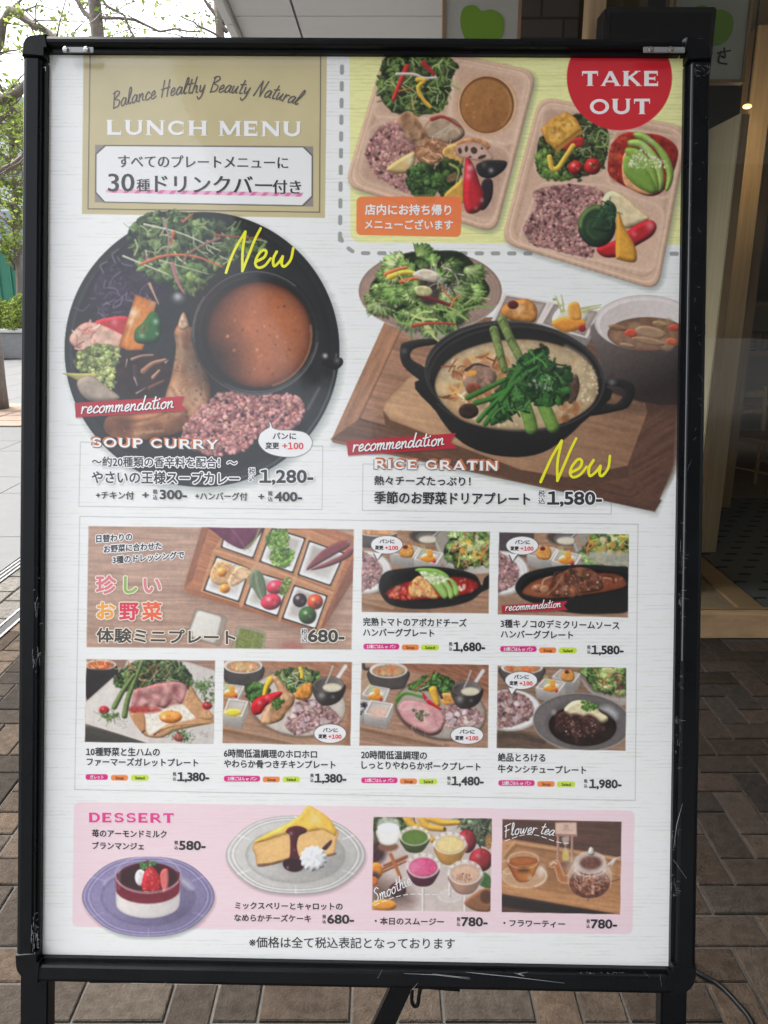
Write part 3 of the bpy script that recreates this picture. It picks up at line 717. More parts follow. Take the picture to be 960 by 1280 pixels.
def rnd_poly(P, r):                          # polygon with rounded corners
    out = []; N = len(P); P = [np.array(p, float) for p in P]
    for i in range(N):
        a, b, c = P[i-1], P[i], P[(i+1) % N]; u = (a-b)/np.linalg.norm(a-b); v = (c-b)/np.linalg.norm(c-b)
        rr = r[i] if hasattr(r, '__len__') else r; p, q = b+u*rr, b+v*rr
        for k in range(7): t = k/6; out.append(p*(1-t)**2+2*b*t*(1-t)+q*t*t)
    return out
def rpoly(P, r, col, **k): poly(rnd_poly(P, r), col, sm=False, **k)
def stroke(P, w, col, w2=None, sm=True, n=5, **k):
    P = [pt(p) for p in P]
    if sm and len(P) > 2: P = smoothpts(P, n)
    P = np.array(P, np.float32); w = w*TF[2]/2; w2 = w if w2 is None else w2*TF[2]/2; m = max(w, w2)+k.get('soft', .8)+1
    sl, X, Y = win(P[:, 0].min()-m, P[:, 1].min()-m, P[:, 0].max()+m, P[:, 1].max()+m)
    if sl is None: return
    d = np.full(X.shape, 1e9, np.float32); N = len(P)-1
    for i in range(N):
        ax, ay = P[i]; dx, dy = P[i+1]-P[i]; L = dx*dx+dy*dy+1e-9
        t = np.clip(((X-ax)*dx+(Y-ay)*dy)/L, 0, 1); wi = w+(w2-w)*(i+t)/N
        np.minimum(d, np.hypot(X-ax-t*dx, Y-ay-t*dy)-wi, out=d)
    put(sl, X, Y, d, col, **k)
def ring(x, y, rx, ry, w, col, a0=0, a1=360, **k):
    N = max(6, int(abs(a1-a0)/9)); stroke([(x+rx*math.cos(math.radians(a0+(a1-a0)*i/N)), y+ry*math.sin(math.radians(a0+(a1-a0)*i/N))) for i in range(N+1)], w, col, sm=False, **k)
def inside(P, n, rr):
    P = np.array(smoothpts(P, 4, True)); lo, hi = P.min(0), P.max(0); out = []; Q = np.roll(P, -1, 0)
    while len(out) < n:
        x, y = rr.uniform(lo[0], hi[0]), rr.uniform(lo[1], hi[1])
        c = ((P[:, 1] > y) != (Q[:, 1] > y)) & (x < (Q[:, 0]-P[:, 0])*(y-P[:, 1])/(Q[:, 1]-P[:, 1]+1e-9)+P[:, 0])
        if c.sum() % 2: out.append((x, y))
    return out
def jit(c, rr, f=.14):
    q = rr.uniform(1-f, 1+f); return tuple(min(255, v*q*rr.uniform(.95, 1.05)) for v in c)
def leaves(P, n, size, dark, light, seed, thin=.45, base=True):
    rr = random.Random(seed)
    if base: poly(P, tuple(v*.7 for v in dark), soft=2, nz=(.4, size))
    n = int(n*1.35); Q = inside(P, n, rr); cs = [rr.uniform(-.35, .35) for _ in range(64)]
    for i, (x, y) in enumerate(Q):
        cl_ = cs[(int(x/(size*2.2))*7+int(y/(size*2.2))*13) % 64]
        t = min(1, max(0, (i/n)*.85+cl_+rr.gauss(0, .2))); c = jit([dark[k]*(1-t)+light[k]*t for k in range(3)], rr, .2)
        s = size*rr.choice((.4, .55, .7, .85, 1.05)); a = rr.uniform(0, 6.283); ca, sa = math.cos(a), math.sin(a); u = rr.random()
        if u < .45:                            # pointed leaflet with a bent tip
            b = rr.uniform(-.5, .5); w = thin*rr.uniform(.6, 1.2)
            L = [(-1, 0), (-.5, w*.8), (.1, w), (.6, w*.55+b*.5), (1.05, b), (.55, -w*.4+b*.5), (0, -w*.9), (-.6, -w*.6)]
        else:                                  # ragged leaf
            N = rr.randint(7, 11); L = [((.55+.55*rr.random())*math.cos(6.283*k/N), (.45+.5*rr.random())*math.sin(6.283*k/N)*(.5+thin)) for k in range(N)]
        poly([(x+s*(p*ca-q*sa), y+s*(p*sa+q*ca)) for p, q in L], c, n=2, bev=(s*.7, .5), soft=1.0, nz=(.22, s*.4), edge=(tuple(v*.72 for v in c), s*.16))
        if u < .3: stroke([(x-s*.8*ca, y-s*.8*sa), (x+s*.7*ca, y+s*.7*sa)], s*.09, tuple(min(255, v*1.25+10) for v in c), a=.5)
        if u > .9: ell(x+s*rr.uniform(-1, 1), y+s*rr.uniform(-1, 1), s*.55, s*.3, tuple(v*.45 for v in dark), rr.uniform(0, 180), a=.75, soft=1.4)
def rice(P, n, seed, L=7., cols=((126, 86, 92), (198, 160, 162)), shade=(64, 42, 48)):
    cols = [(c[0]*1.03, c[1]*.97, c[2]*.9) for c in cols]; rr = random.Random(seed); sh = tuple(cols[0][k]*.55+shade[k]*.45 for k in range(3)); poly(P, sh, soft=2.5, nz=(.4, L*1.2))
    n = int(n*1.5); L = L*.78; cs = [rr.uniform(-.3, .3) for _ in range(64)]
    for i, (x, y) in enumerate(inside(P, n, rr)):
        cl_ = cs[(int(x/(L*3))*7+int(y/(L*3))*13) % 64]
        t = min(1, max(0, (i/n)*.5+cl_+rr.gauss(.28, .22))); c = jit([cols[0][k]*(1-t)+cols[1][k]*t for k in range(3)], rr, .12)
        if rr.random() < .06: c = jit((62, 38, 48), rr)
        a = rr.uniform(0, 180); l = L*rr.uniform(.6, 1.15); q = rr.uniform(.5, .85)
        if rr.random() < .5: ell(x+L*.2, y+L*.3, l, l*q, shade, a, a=.38, soft=1.4)
        ell(x, y, l, l*q, c, a, bev=(l*.6, .45), soft=1.2, a=.92)
def dots(P, n, r, cols, seed, a=.8, lo=.5, soft=.8):
    rr = random.Random(seed)
    for x, y in inside(P, n, rr): s = r*rr.uniform(lo, 1.2); ell(x, y, s, s*rr.uniform(.6, 1), jit(rr.choice(cols), rr), rr.uniform(0, 180), a=a*rr.uniform(.6, 1), soft=soft)
def strands(P, n, L, w, cols, seed, curve=.4):
    rr = random.Random(seed)
    for x, y in inside(P, n, rr):
        a = rr.uniform(0, 6.28); b = a+rr.uniform(-curve, curve)*2; l = L*rr.uniform(.5, 1.2)
        stroke([(x, y), (x+l*.5*math.cos(a), y+l*.5*math.sin(a)), (x+l*.5*math.cos(a)+l*.5*math.cos(b), y+l*.5*math.sin(a)+l*.5*math.sin(b))], w*rr.uniform(.7, 1.2), jit(rr.choice(cols), rr), n=3)
def cup(x, y, rx, ry, h, wall, inn, soup, edge=(225, 215, 205)):
    poly([(x-rx, y), (x-rx*.93, y+h*.75), (x-rx*.6, y+h), (x+rx*.6, y+h), (x+rx*.93, y+h*.75), (x+rx, y)], wall, edge=(tuple(v*.6 for v in wall), 12), nz=(.08, 30))
    ell(x, y, rx, ry, edge); ell(x, y, rx*.93, ry*.9, inn, grad=(x-rx, y, x+rx, y, tuple(v*.8 for v in inn)))
    ell(x, y+ry*.12, rx*.85, ry*.74, soup, nz=(.25, 20), edge=(tuple(v*.7 for v in soup), 8))
def sqbowl(a, b, c, d, depth, wall=(206, 200, 194), inn=(176, 168, 160)):
    # a,b,c,d = rim corners (left, top, right, bottom)
    A_, B_, C_, D_ = [np.array(p, float) for p in (a, b, c, d)]; dn = np.array((0, depth)); m_ = (A_+B_+C_+D_)/4
    poly([A_, D_, D_+dn, A_+dn*.92+(4, 0)], tuple(v*.86 for v in wall), sm=False, grad=(A_[0], A_[1], A_[0], A_[1]+depth, tuple(v*.66 for v in wall)))
    poly([D_, C_, C_+dn*.92-(4, 0), D_+dn], tuple(v*.72 for v in wall), sm=False, grad=(D_[0], D_[1], D_[0], D_[1]+depth, tuple(v*.55 for v in wall)))
    poly([A_, B_, C_, D_], tuple(min(255, v*1.1) for v in wall), sm=False); q = [m_+(p-m_)*.86 for p in (A_, B_, C_, D_)]
    poly(q, inn, sm=False, grad=(q[0][0], q[0][1], q[2][0], q[2][1], tuple(min(255, v*1.22) for v in inn)), edge=(tuple(v*.8 for v in inn), 6))

def clip_to(P, sm=True):                     # confine what follows to an outline; returns the former clip
    global CLIP
    old = CLIP; Q = [pt(p) for p in P]; Q = np.array(smoothpts(Q, 5, True) if sm else Q)
    sl, X, Y = win(Q[:, 0].min()-1, Q[:, 1].min()-1, Q[:, 0].max()+1, Q[:, 1].max()+1)
    CLIP = np.zeros((NY, NX), np.float32); CLIP[sl] = np.clip(.5-sdpoly(X, Y, Q)/1.2, 0, 1)
    if old is not None: CLIP = CLIP*old
    return old
def unclip(old):
    global CLIP
    CLIP = old
def frill(x, y, s, a, c, tip, rr):           # one ruffled lettuce leaf, fanning out from its base
    P = []; N = 26; ph = rr.uniform(0, 6)
    for k in range(N+1):
        t = -1.25+2.5*k/N; r = s*(.9+.13*math.sin(k*2.4+ph)+rr.uniform(-.13, .13))*(.8+.2*math.cos(t)); P.append((x+r*math.cos(a+t), y+r*.8*math.sin(a+t)))
    P.append((x-s*.12*math.cos(a), y-s*.12*math.sin(a))); e = (x+s*math.cos(a), y+s*.8*math.sin(a))
    poly([(p[0]+s*.05, p[1]+s*.1) for p in P], (18, 28, 12), sm=False, soft=2.4, a=.55)
    poly(P, c, sm=False, grad=(x, y, e[0], e[1], tip), nz=(.22, s*.22), bev=(s*.3, .5), soft=1.1, edge=(tuple(v*.7 for v in tip), s*.05))
    for t in (-.8, -.4, 0, .35, .75): t += rr.uniform(-.15, .15); stroke([(x, y), (x+s*.45*math.cos(a+t*.7), y+s*.36*math.sin(a+t*.7)), (x+s*.85*math.cos(a+t), y+s*.68*math.sin(a+t))], s*.07, tuple(min(255, v*1.15+26) for v in c), s*.02, soft=1.6, a=.55)
    for k in range(1, N, 3):
        q = P[k]; u = rr.uniform(.55, .9); m = (q[0]*u+x*(1-u), q[1]*u+y*(1-u)); ell(m[0], m[1], s*.13, s*.035, tuple(min(255, v*1.35+22) for v in tip) if rr.random() < .62 else tuple(v*.5 for v in tip), math.degrees(math.atan2(q[1]-y, q[0]-x))+rr.uniform(-30, 30), a=.5, soft=1.6)
def lettuce(P, n, s, seed, pal=(((186, 200, 132), (98, 144, 58)), ((160, 184, 104), (70, 114, 42)), ((206, 214, 156), (134, 172, 80)), ((112, 140, 74), (46, 78, 32)))):
    rr = random.Random(seed); poly(P, (24, 34, 18), soft=2, nz=(.4, s*.4)); Q = inside(P, n, rr); c = np.mean(np.array(P), 0)
    Q.sort(key=lambda q: -np.hypot(q[0]-c[0], q[1]-c[1]))
    for x, y in Q:
        a = math.atan2(y-c[1], x-c[0])+rr.gauss(0, .7); g = rr.choice(pal); k = rr.uniform(.8, 1.15); frill(x-s*.5*math.cos(a), y-s*.45*math.sin(a), s*rr.uniform(.75, 1.5), a, tuple(v*k for v in g[0]), tuple(v*k for v in g[1]), rr)
# ---- flat printed grounds
gold = [(104.4, 60), (408.8, 60), (406.3, 272.5), (102.4, 267.5)]
begin(0); TF = (0., 0., 1.)
def flat(P, col, r=0, **k): (rpoly(P, r, col, **k) if r else poly(P, col, sm=False, **k))
flat([(437, 60), (870, 60), (860, 306), (446, 303), (438, 295)], (226, 224, 158))
CAN += RIB[..., None]
begin(0); flat(gold, (188, 176, 136), nz=(.03, 40))
flat([(104.4, 60), (408.8, 60), (408.6, 81), (104.2, 81)], (205, 200, 180), a=.22)
for a, b in (((112.8, 60), (110, 261)), ((110, 261), (399.4, 265.3)), ((399.4, 265.3), (401, 60))): stroke([a, b], 1.2, (84, 80, 76), sm=False)
flat([(119, 181), (391.6, 183), (391.6, 258.3), (118.5, 253)], (138, 130, 122))
o8 = [(131, 181.2), (380, 183), (391, 194), (390.8, 246), (379, 258), (130, 253.3), (119, 241), (119.3, 192)]
flat(o8, (84, 80, 78)); mc = np.mean(np.array(o8), 0); flat([tuple(mc+(np.array(p)-mc)*np.array((.989, .962))) for p in o8], (222, 222, 221))
stroke([(134.5, 238.6), (376, 243.4)], 4.6, (222, 172, 194), sm=False)
for i in range(17):
    x = 139+14.4*i; y = 238.7+.0199*(x-134.5); flat([(x, y+2.3), (x+4, y-2.3), (x+10, y-2.3), (x+6, y+2.3)], (204, 112, 158))
for i in range(11): y = 87+20.9*i; x = 427.5-.012*(y-87); stroke([(x, y-4), (x-.05, y+4)], 5, (150, 150, 148), sm=False)
stroke([(425.3, 296), (427.5, 301)], 5, (150, 150, 148)); stroke([(435.6, 310.5), (440.6, 314.2)], 5, (150, 150, 148))
for i in range(20): x = 457+20.3*i; y = 316.4+.002*(x-457); stroke([(x-3.4, y), (x+3.4, y)], 5, (150, 150, 148), sm=False)
# pink dessert panel and the hairline boxes
P_ = rnd_poly([(92.4, 1002.5), (793.5, 1013.2), (790.5, 1168), (90.5, 1158.5)], 8)
poly(P_, (238, 186, 198), sm=False, a=.62)
for P in ([(100.6, 552.5), (403.5, 557.5), (402.6, 637), (98.7, 633), (100.6, 552.5)], [(453.7, 580), (764.5, 583.5), (764, 642.7), (453, 638), (453.7, 580)],
          [(99.8, 645.5), (797.5, 655.3), (794, 1000.5), (93.4, 987), (99.8, 645.5)]): stroke(P, .8, (168, 168, 168), sm=False)
GREY_LINE = 1
def shadow_poly(P, dx, dy, a=.3, soft=9):
    global CUR
    c = CUR; CUR = 0; t = TF[2]; poly([(p[0]+dx/t, p[1]+dy/t) for p in P], (70, 80, 84), sm=False, soft=soft, a=a, lab=False); CUR = c

# ---- soup curry on its round black plate
begin(1); use(60, 240, 480)
def circ(x, y, r, n=60, ry=None): return [(x+r*math.cos(6.2832*i/n), y+(ry or r)*math.sin(6.2832*i/n)) for i in range(n)]
shadow_poly(circ(445, 455, 396), 1.5, 3, .4, 13)
ell(440, 450, 393, 393, (40, 42, 44), edge=((30, 31, 33), 8), grad=(60, 400, 830, 500, (30, 32, 34)))
ell(440, 446, 368, 366, (34, 36, 38), nz=(.18, 120), edge=((24, 25, 27), 20))
ring(440, 450, 384, 384, 4, (110, 112, 116), 2, 95, soft=2.4, a=.85); ring(440, 450, 372, 370, 12, (58, 60, 66), 60, 130, soft=14, a=.6); ring(440, 450, 376, 376, 3, (84, 84, 90), 172, 215, soft=2, a=.5)
stroke([(742, 620), (775, 560)], 6, (150, 152, 154), soft=3, a=.7); stroke([(730, 640), (790, 540)], 22, (62, 64, 66), soft=14, a=.6)
poly([(118, 300), (170, 205), (250, 200), (330, 260), (300, 340), (215, 365), (130, 352)], (46, 38, 54), soft=3, nz=(.4, 22))
strands([(118, 300), (170, 205), (250, 205), (320, 260), (290, 330), (215, 355), (130, 345)], 90, 46, 4, [(60, 50, 68), (78, 64, 86), (40, 32, 48), (98, 86, 106), (34, 28, 40)], 5, .8)
strands([(120, 330), (160, 260), (200, 260), (190, 340)], 9, 22, 3, [(128, 112, 130), (110, 86, 118)], 6)
leaves([(232, 105), (300, 60), (420, 62), (560, 110), (628, 165), (560, 190), (500, 215), (425, 285), (375, 262), (280, 240), (240, 160)], 330, 17, (36, 52, 34), (122, 146, 84), 3)
leaves([(330, 210), (430, 215), (435, 285), (395, 290), (340, 245)], 50, 20, (60, 84, 40), (120, 150, 78), 9, .7, base=False)
strands([(235, 110), (320, 70), (520, 100), (600, 150), (480, 210), (300, 220)], 90, 40, 4, [(150, 160, 110), (96, 120, 66), (70, 92, 54), (176, 176, 140)], 4)
for P, w, c in (([(215, 183), (345, 236)], 6, (196, 196, 172)), ([(275, 92), (380, 118), (492, 168)], 6, (198, 196, 172)), ([(330, 75), (345, 130), (340, 190)], 7, (160, 130, 126)), ([(320, 195), (460, 235)], 4, (188, 188, 166)),
                ([(268, 205), (335, 182), (420, 184), (496, 213)], 9, (198, 98, 60)), ([(355, 205), (370, 255), (388, 288)], 12, (168, 108, 112)), ([(490, 132), (430, 158), (392, 185), (385, 205)], 8, (140, 92, 88)), ([(360, 115), (350, 150)], 9, (190, 84, 56)),
                ([(475, 122), (560, 130), (610, 133)], 7, (150, 76, 60)), ([(385, 85), (415, 62)], 8, (186, 92, 68)), ([(420, 155), (470, 200)], 5, (130, 140, 90)), ([(280, 190), (290, 175)], 6, (150, 90, 100))): stroke(P, w, c, w*.5, bev=(4, .7))
ell(372, 302, 18, 14, (92, 94, 98), soft=7); ell(370, 298, 8, 8, (200, 200, 202), soft=6, a=.7)
stroke([(290, 262), (300, 285), (316, 320)], 9, (186, 150, 110), 3)
poly([(132, 375), (165, 360), (228, 358), (216, 412), (170, 400)], (186, 40, 48), hl=[(190, 372, 10, .3)], bev=(10, .8))
poly([(62, 428), (75, 395), (110, 372), (160, 382), (235, 425), (190, 455), (110, 460)], (206, 164, 142), nz=(.2, 14), bev=(16, .8), edge=((150, 96, 84), 6))
strands([(65, 430), (95, 385), (130, 380), (140, 430), (80, 445)], 20, 30, 5, [(222, 190, 172), (176, 112, 100), (214, 150, 130)], 15)
poly([(250, 292), (310, 315), (296, 372), (270, 452), (225, 452), (202, 438), (222, 380)], (206, 122, 46), sm=False, edge=((160, 84, 28), 8), hl=[(244, 345, 14, .6), (236, 372, 10, .5), (300, 318, 12, .25)], nz=(.08, 16), streak=(110, 30, 8, .12))
stroke([(250, 330), (236, 385), (222, 425)], 5, (232, 190, 130), 2, soft=3, a=.7)
poly([(296, 342), (318, 352), (324, 395), (312, 428), (270, 434), (248, 424), (250, 394), (272, 372)], (38, 100, 44), bev=(16, 1.), edge=((18, 54, 24), 7), hl=[(308, 370, 8, .5), (268, 410, 8, .4), (312, 405, 5, .4)])
poly([(262, 385), (284, 380), (280, 402), (258, 404)], (84, 100, 40), nz=(.4, 6))
poly([(200, 480), (262, 452), (320, 470), (352, 490), (345, 545), (300, 580), (232, 592), (196, 550)], (44, 28, 24), soft=3, nz=(.4, 20))
for P, w, c in (([(240, 478), (270, 468), (300, 466)], 9, (146, 110, 92)), ([(272, 512), (300, 490), (335, 480)], 16, (150, 104, 78)), ([(300, 530), (318, 510)], 11, (160, 118, 92)), ([(248, 500), (252, 540), (258, 556)], 14, (62, 42, 40)), ([(290, 560), (330, 540)], 12, (96, 62, 48))): stroke(P, w, c, w*.6, bev=(7, .8))
for P in ([(246, 530), (255, 552)], [(252, 575), (278, 560)], [(226, 478), (222, 500)], [(335, 488), (344, 480)]): stroke(P, 3, (216, 206, 204), 1, soft=1.4)
leaves([(75, 480), (110, 445), (170, 435), (205, 458), (195, 500), (185, 560), (150, 560), (120, 520), (85, 505)], 260, 9, (84, 100, 50), (190, 196, 116), 12, .8)
poly([(40, 518), (90, 518), (140, 520), (128, 540), (100, 546), (70, 530)], (164, 158, 84), bev=(8, .7)); 
poly([(82, 545), (120, 524), (170, 558), (206, 588), (176, 600), (110, 592)], (164, 148, 130), nz=(.1, 20), bev=(16, .7), edge=((116, 98, 86), 6))
LEG = [(387, 343), (398, 366), (406, 384), (436, 376), (458, 390), (448, 414), (430, 420), (436, 466), (458, 528), (465, 580), (450, 630), (418, 664), (340, 697), (240, 710), (180, 698), (158, 668), (182, 634), (250, 632), (318, 612), (342, 560), (358, 500), (366, 440), (360, 402), (372, 376)]
poly([(x+6, y+8) for x, y in LEG], (14, 10, 8), soft=8, a=.7)
poly(LEG, (178, 124, 86), nz=(.12, 30), bev=(36, .9), edge=((92, 54, 36), 9), grad=(400, 420, 280, 700, (160, 100, 62)))
_o = clip_to(LEG)
dots([(372, 420), (440, 440), (460, 560), (440, 650), (300, 700), (170, 690), (300, 620), (350, 540)], 90, 30, [(204, 158, 118), (150, 96, 62), (192, 140, 98), (136, 84, 54), (176, 118, 78)], 221, .3, .4, 9)
dots([(372, 430), (420, 480), (440, 600), (380, 640), (350, 560)], 26, 26, [(222, 182, 142), (214, 170, 128)], 225, .35, .4, 9)
dots([(170, 640), (330, 650), (430, 630), (430, 690), (200, 715)], 40, 24, [(104, 60, 38), (86, 46, 30), (128, 76, 48)], 222, .4, .4, 7)
dots([(360, 400), (440, 400), (430, 450), (370, 450)], 26, 14, [(120, 76, 52), (206, 160, 120), (150, 96, 68)], 226, .5, .4, 4)
for P, w, c in (([(190, 650), (240, 656), (310, 642), (350, 622)], 8, (84, 48, 34)), ([(200, 676), (260, 672), (320, 662)], 6, (96, 56, 38)), ([(250, 690), (330, 682)], 6, (220, 176, 134)), ([(376, 420), (384, 470), (372, 520)], 6, (220, 180, 140)), ([(420, 450), (438, 520), (446, 580)], 9, (214, 172, 134)), ([(352, 560), (372, 600), (350, 640)], 7, (112, 68, 46)), ([(404, 384), (412, 410), (402, 430)], 6, (96, 58, 42))): stroke(P, w, c, w*.4, soft=4, a=.6)
dots([(370, 450), (430, 480), (455, 560), (420, 640), (300, 690), (190, 680), (320, 620), (350, 540)], 90, 4, [(96, 50, 34), (124, 66, 42), (226, 188, 148)], 21, .55, .3)
dots([(380, 600), (440, 590), (430, 640), (380, 660)], 12, 12, [(116, 62, 42), (96, 44, 34)], 227, .5, .4, 4); unclip(_o)
poly([(387, 343), (398, 364), (402, 384), (386, 394), (374, 388), (374, 368)], (206, 174, 140), nz=(.25, 8), bev=(8, .8), edge=((156, 112, 82), 4)); ell(430, 396, 22, 16, (146, 98, 86), bev=(10, .8), nz=(.2, 8)); ell(426, 391, 7, 6, (196, 158, 150), soft=4)
rice([(382, 690), (430, 625), (500, 572), (600, 578), (690, 580), (728, 600), (726, 645), (690, 680), (610, 690), (560, 738), (480, 752), (410, 730)], 900, 31, 8.5, ((132, 78, 84), (214, 166, 168)), (76, 40, 44))
ell(593, 401, 183, 180, (38, 39, 41), edge=((22, 23, 24), 6)); ring(593, 401, 180, 177, 3, (150, 150, 152), 10, 215, soft=1.8, a=.85); ring(593, 401, 172, 170, 2.4, (140, 138, 138), 20, 120, soft=1.6, a=.7); ring(593, 401, 176, 174, 2.6, (136, 136, 138), 170, 310, soft=1.6, a=.75); ring(596, 401, 172, 170, 8, (70, 70, 74), 0, 120, soft=7, a=.7)
ell(597, 403, 167, 165, (26, 26, 27)); ring(597, 403, 164, 162, 2, (96, 94, 92), 140, 260, soft=1.4, a=.6)
ell(605, 408, 150, 152, (180, 100, 58), edge=((70, 32, 18), 20), grad=(560, 360, 700, 480, (170, 96, 58)), nz=(.04, 40), soft=3)
ring(605, 408, 148, 150, 4, (206, 150, 110), -10, 75, soft=3, a=.7)
ell(470, 480, 78, 80, (28, 18, 14), soft=48, a=.75); ell(480, 330, 60, 60, (60, 30, 18), soft=44, a=.45)
dots(circ(620, 410, 125, 16), 46, 5, [(120, 58, 34), (104, 52, 30), (210, 140, 100)], 41, .6, .3)
poly([(786, 456), (800, 462), (806, 474), (838, 474), (842, 492), (820, 508), (784, 492), (780, 474)], (26, 22, 24), bev=(8, .9), hl=[(792, 468, 7, .7), (826, 482, 8, .3)])

# ---- take-away trays
def tray(P, r, c=(216, 178, 150)):
    shadow_poly(rnd_poly(P, r), 2.5, 3, .5, 10)
    rpoly(P, r, c, edge=((176, 138, 112), 8), bev=(14, .5)); m_ = np.mean(np.array(P), 0)
    for s_, cc, w in ((.965, (186, 148, 122), 3), (.945, (232, 200, 176), 5), (.92, (190, 152, 126), 4)):
        q = rnd_poly([m_+(np.array(p)-m_)*s_ for p in P], r if not hasattr(r, '__len__') else r); stroke(list(q)+[q[0]], w, cc, sm=False, soft=2, a=.7)
    q = rnd_poly([m_+(np.array(p)-m_)*.9 for p in P], r); poly(q, (204, 166, 140), sm=False, soft=3, edge=((176, 138, 114), 14), grad=(m_[0]-300, m_[1]-300, m_[0]+300, m_[1]+300, (212, 176, 150)))
begin(2, [(430, 69), (870, 69), (870, 310), (430, 310)]); use(430, 60, 670)
T1 = [(222, -40), (968, 118), (758, 930), (2, 690)]
tray(T1, 80)
rpoly([(230, 10), (560, 70), (520, 360), (140, 345)], 40, (198, 160, 134), edge=((226, 194, 170), 10), soft=3)
rpoly([(555, 70), (920, 140), (850, 490), (520, 430)], 50, (196, 156, 130), edge=((228, 196, 172), 10), soft=3, grad=(560, 100, 880, 460, (208, 170, 144)))
rpoly([(130, 370), (560, 400), (850, 520), (745, 880), (60, 660)], 70, (186, 148, 124), edge=((222, 188, 164), 12), soft=3)
leaves([(215, 40), (380, 20), (545, 60), (535, 170), (500, 290), (420, 330), (260, 325), (180, 240), (185, 140)], 330, 24, (34, 46, 22), (112, 142, 66), 51, .5)
strands([(215, 60), (520, 70), (490, 290), (240, 300)], 60, 70, 6, [(132, 160, 84), (90, 120, 56), (170, 186, 120)], 52)
for P, w, c in (([(315, 95), (285, 165), (248, 255)], 30, (178, 44, 36)), ([(395, 75), (430, 110), (448, 128)], 26, (168, 34, 38)), ([(265, 130), (350, 132), (400, 150), (462, 148)], 16, (206, 184, 176)), ([(368, 158), (400, 165), (370, 200), (395, 255), (432, 295)], 24, (216, 166, 48)), ([(275, 215), (345, 200)], 8, (196, 110, 54)), ([(340, 310), (362, 240)], 6, (170, 120, 80)), ([(415, 195), (475, 205)], 6, (156, 180, 96))): stroke(P, w, c, w*.7, bev=(w*.45, .9))
rice([(115, 500), (180, 400), (270, 370), (350, 410), (360, 520), (330, 600), (320, 720), (240, 680), (160, 630), (120, 560)], 620, 53, 14, ((120, 80, 84), (204, 162, 162)), (78, 50, 54))
poly([(270, 350), (330, 315), (390, 390), (400, 450), (340, 470), (300, 420)], (156, 118, 84), nz=(.35, 20), bev=(20, .8))
poly([(400, 400), (450, 350), (540, 350), (600, 410), (590, 450), (520, 480), (430, 460)], (164, 138, 112), nz=(.15, 20), bev=(24, .8), edge=((96, 66, 50), 8))
for i in range(6): stroke([(430+14*i, 440-6*i), (500+10*i, 440-14*i), (540+8*i, 380+10*i)], 4, (206, 184, 158), soft=2, a=.7)
dots([(280, 350), (330, 320), (395, 400), (400, 450), (340, 470)], 40, 18, [(206, 160, 116), (96, 62, 44), (170, 120, 80)], 231, .5, .4, 4)
stroke([(440, 355), (500, 345), (580, 395)], 22, (150, 48, 40), 8, bev=(10, .8))
poly([(360, 500), (430, 455), (520, 480), (560, 520), (480, 560), (430, 590), (370, 560)], (184, 132, 92), nz=(.22, 22), bev=(24, 1), edge=((120, 74, 46), 8))
dots([(365, 500), (430, 460), (550, 520), (440, 585)], 60, 18, [(222, 176, 132), (120, 72, 46), (200, 140, 96), (96, 54, 38)], 232, .5, .4, 4); strands([(365, 500), (430, 460), (550, 520), (440, 585)], 26, 40, 4, [(110, 64, 44), (230, 190, 150)], 233)
poly([(550, 480), (620, 450), (700, 460), (730, 500), (640, 540), (560, 540)], (176, 120, 78), nz=(.25, 18), bev=(16, .8))
poly([(490, 520), (560, 480), (600, 560), (560, 600)], (206, 156, 84), nz=(.2, 14), bev=(14, .8))
poly([(210, 610), (250, 570), (350, 518), (352, 580), (320, 622), (260, 628)], (206, 174, 112), bev=(22, .9), edge=((156, 118, 66), 7), hl=[(330, 560, 24, .3)])
poly([(556, 500), (600, 475), (670, 475), (720, 510), (746, 552), (690, 565), (610, 555), (570, 540)], (196, 160, 142), edge=((150, 106, 88), 6), bev=(8, .5))
for x, y, rx, ry, a in ((580, 514, 9, 16, -10), (612, 505, 8, 16, 5), (650, 512, 18, 16, 60), (690, 545, 22, 9, -20), (690, 502, 6, 6, 0), (630, 545, 8, 5, 0)): ell(x, y, rx, ry, (70, 44, 36), a)
leaves(circ(395, 665, 78, 14, 88), 150, 17, (24, 44, 22), (74, 112, 50), 54, .8); poly([(365, 740), (440, 735), (450, 770), (380, 785)], (90, 110, 50), soft=3)
leaves([(460, 610), (500, 560), (570, 570), (585, 630), (540, 700), (480, 730)], 50, 26, (26, 46, 20), (70, 100, 40), 55, .6)
stroke([(530, 580), (572, 610), (560, 680)], 14, (150, 160, 84), 6); poly([(520, 640), (560, 620), (560, 660), (520, 670)], (120, 90, 60), nz=(.3, 10))
poly([(500, 740), (560, 680), (596, 660), (600, 770), (560, 770)], (206, 152, 62), bev=(16, .8), nz=(.1, 16))
poly([(660, 590), (700, 565), (770, 560), (815, 570), (800, 610), (740, 650), (680, 640)], (34, 32, 34), bev=(16, 1), hl=[(735, 612, 12, .5), (700, 585, 14, .2)])
poly([(690, 670), (740, 660), (742, 740), (710, 800), (680, 800)], (40, 30, 36), bev=(16, 1))
poly([(615, 545), (650, 590), (680, 680), (700, 740), (690, 800), (650, 828), (610, 815), (596, 740), (600, 640), (605, 580)], (190, 28, 40), bev=(36, 1.1), edge=((128, 14, 26), 8), hl=[(630, 600, 18, .5), (622, 640, 16, .35), (690, 760, 12, .4), (660, 800, 10, .25)])
ell(716, 284, 152, 152, (222, 178, 136), edge=((190, 142, 102), 6)); ell(714, 284, 136, 142, (128, 78, 40), edge=((92, 52, 26), 6)); ell(712, 288, 128, 132, (166, 110, 56), nz=(.08, 30), grad=(640, 200, 780, 400, (146, 92, 46)))
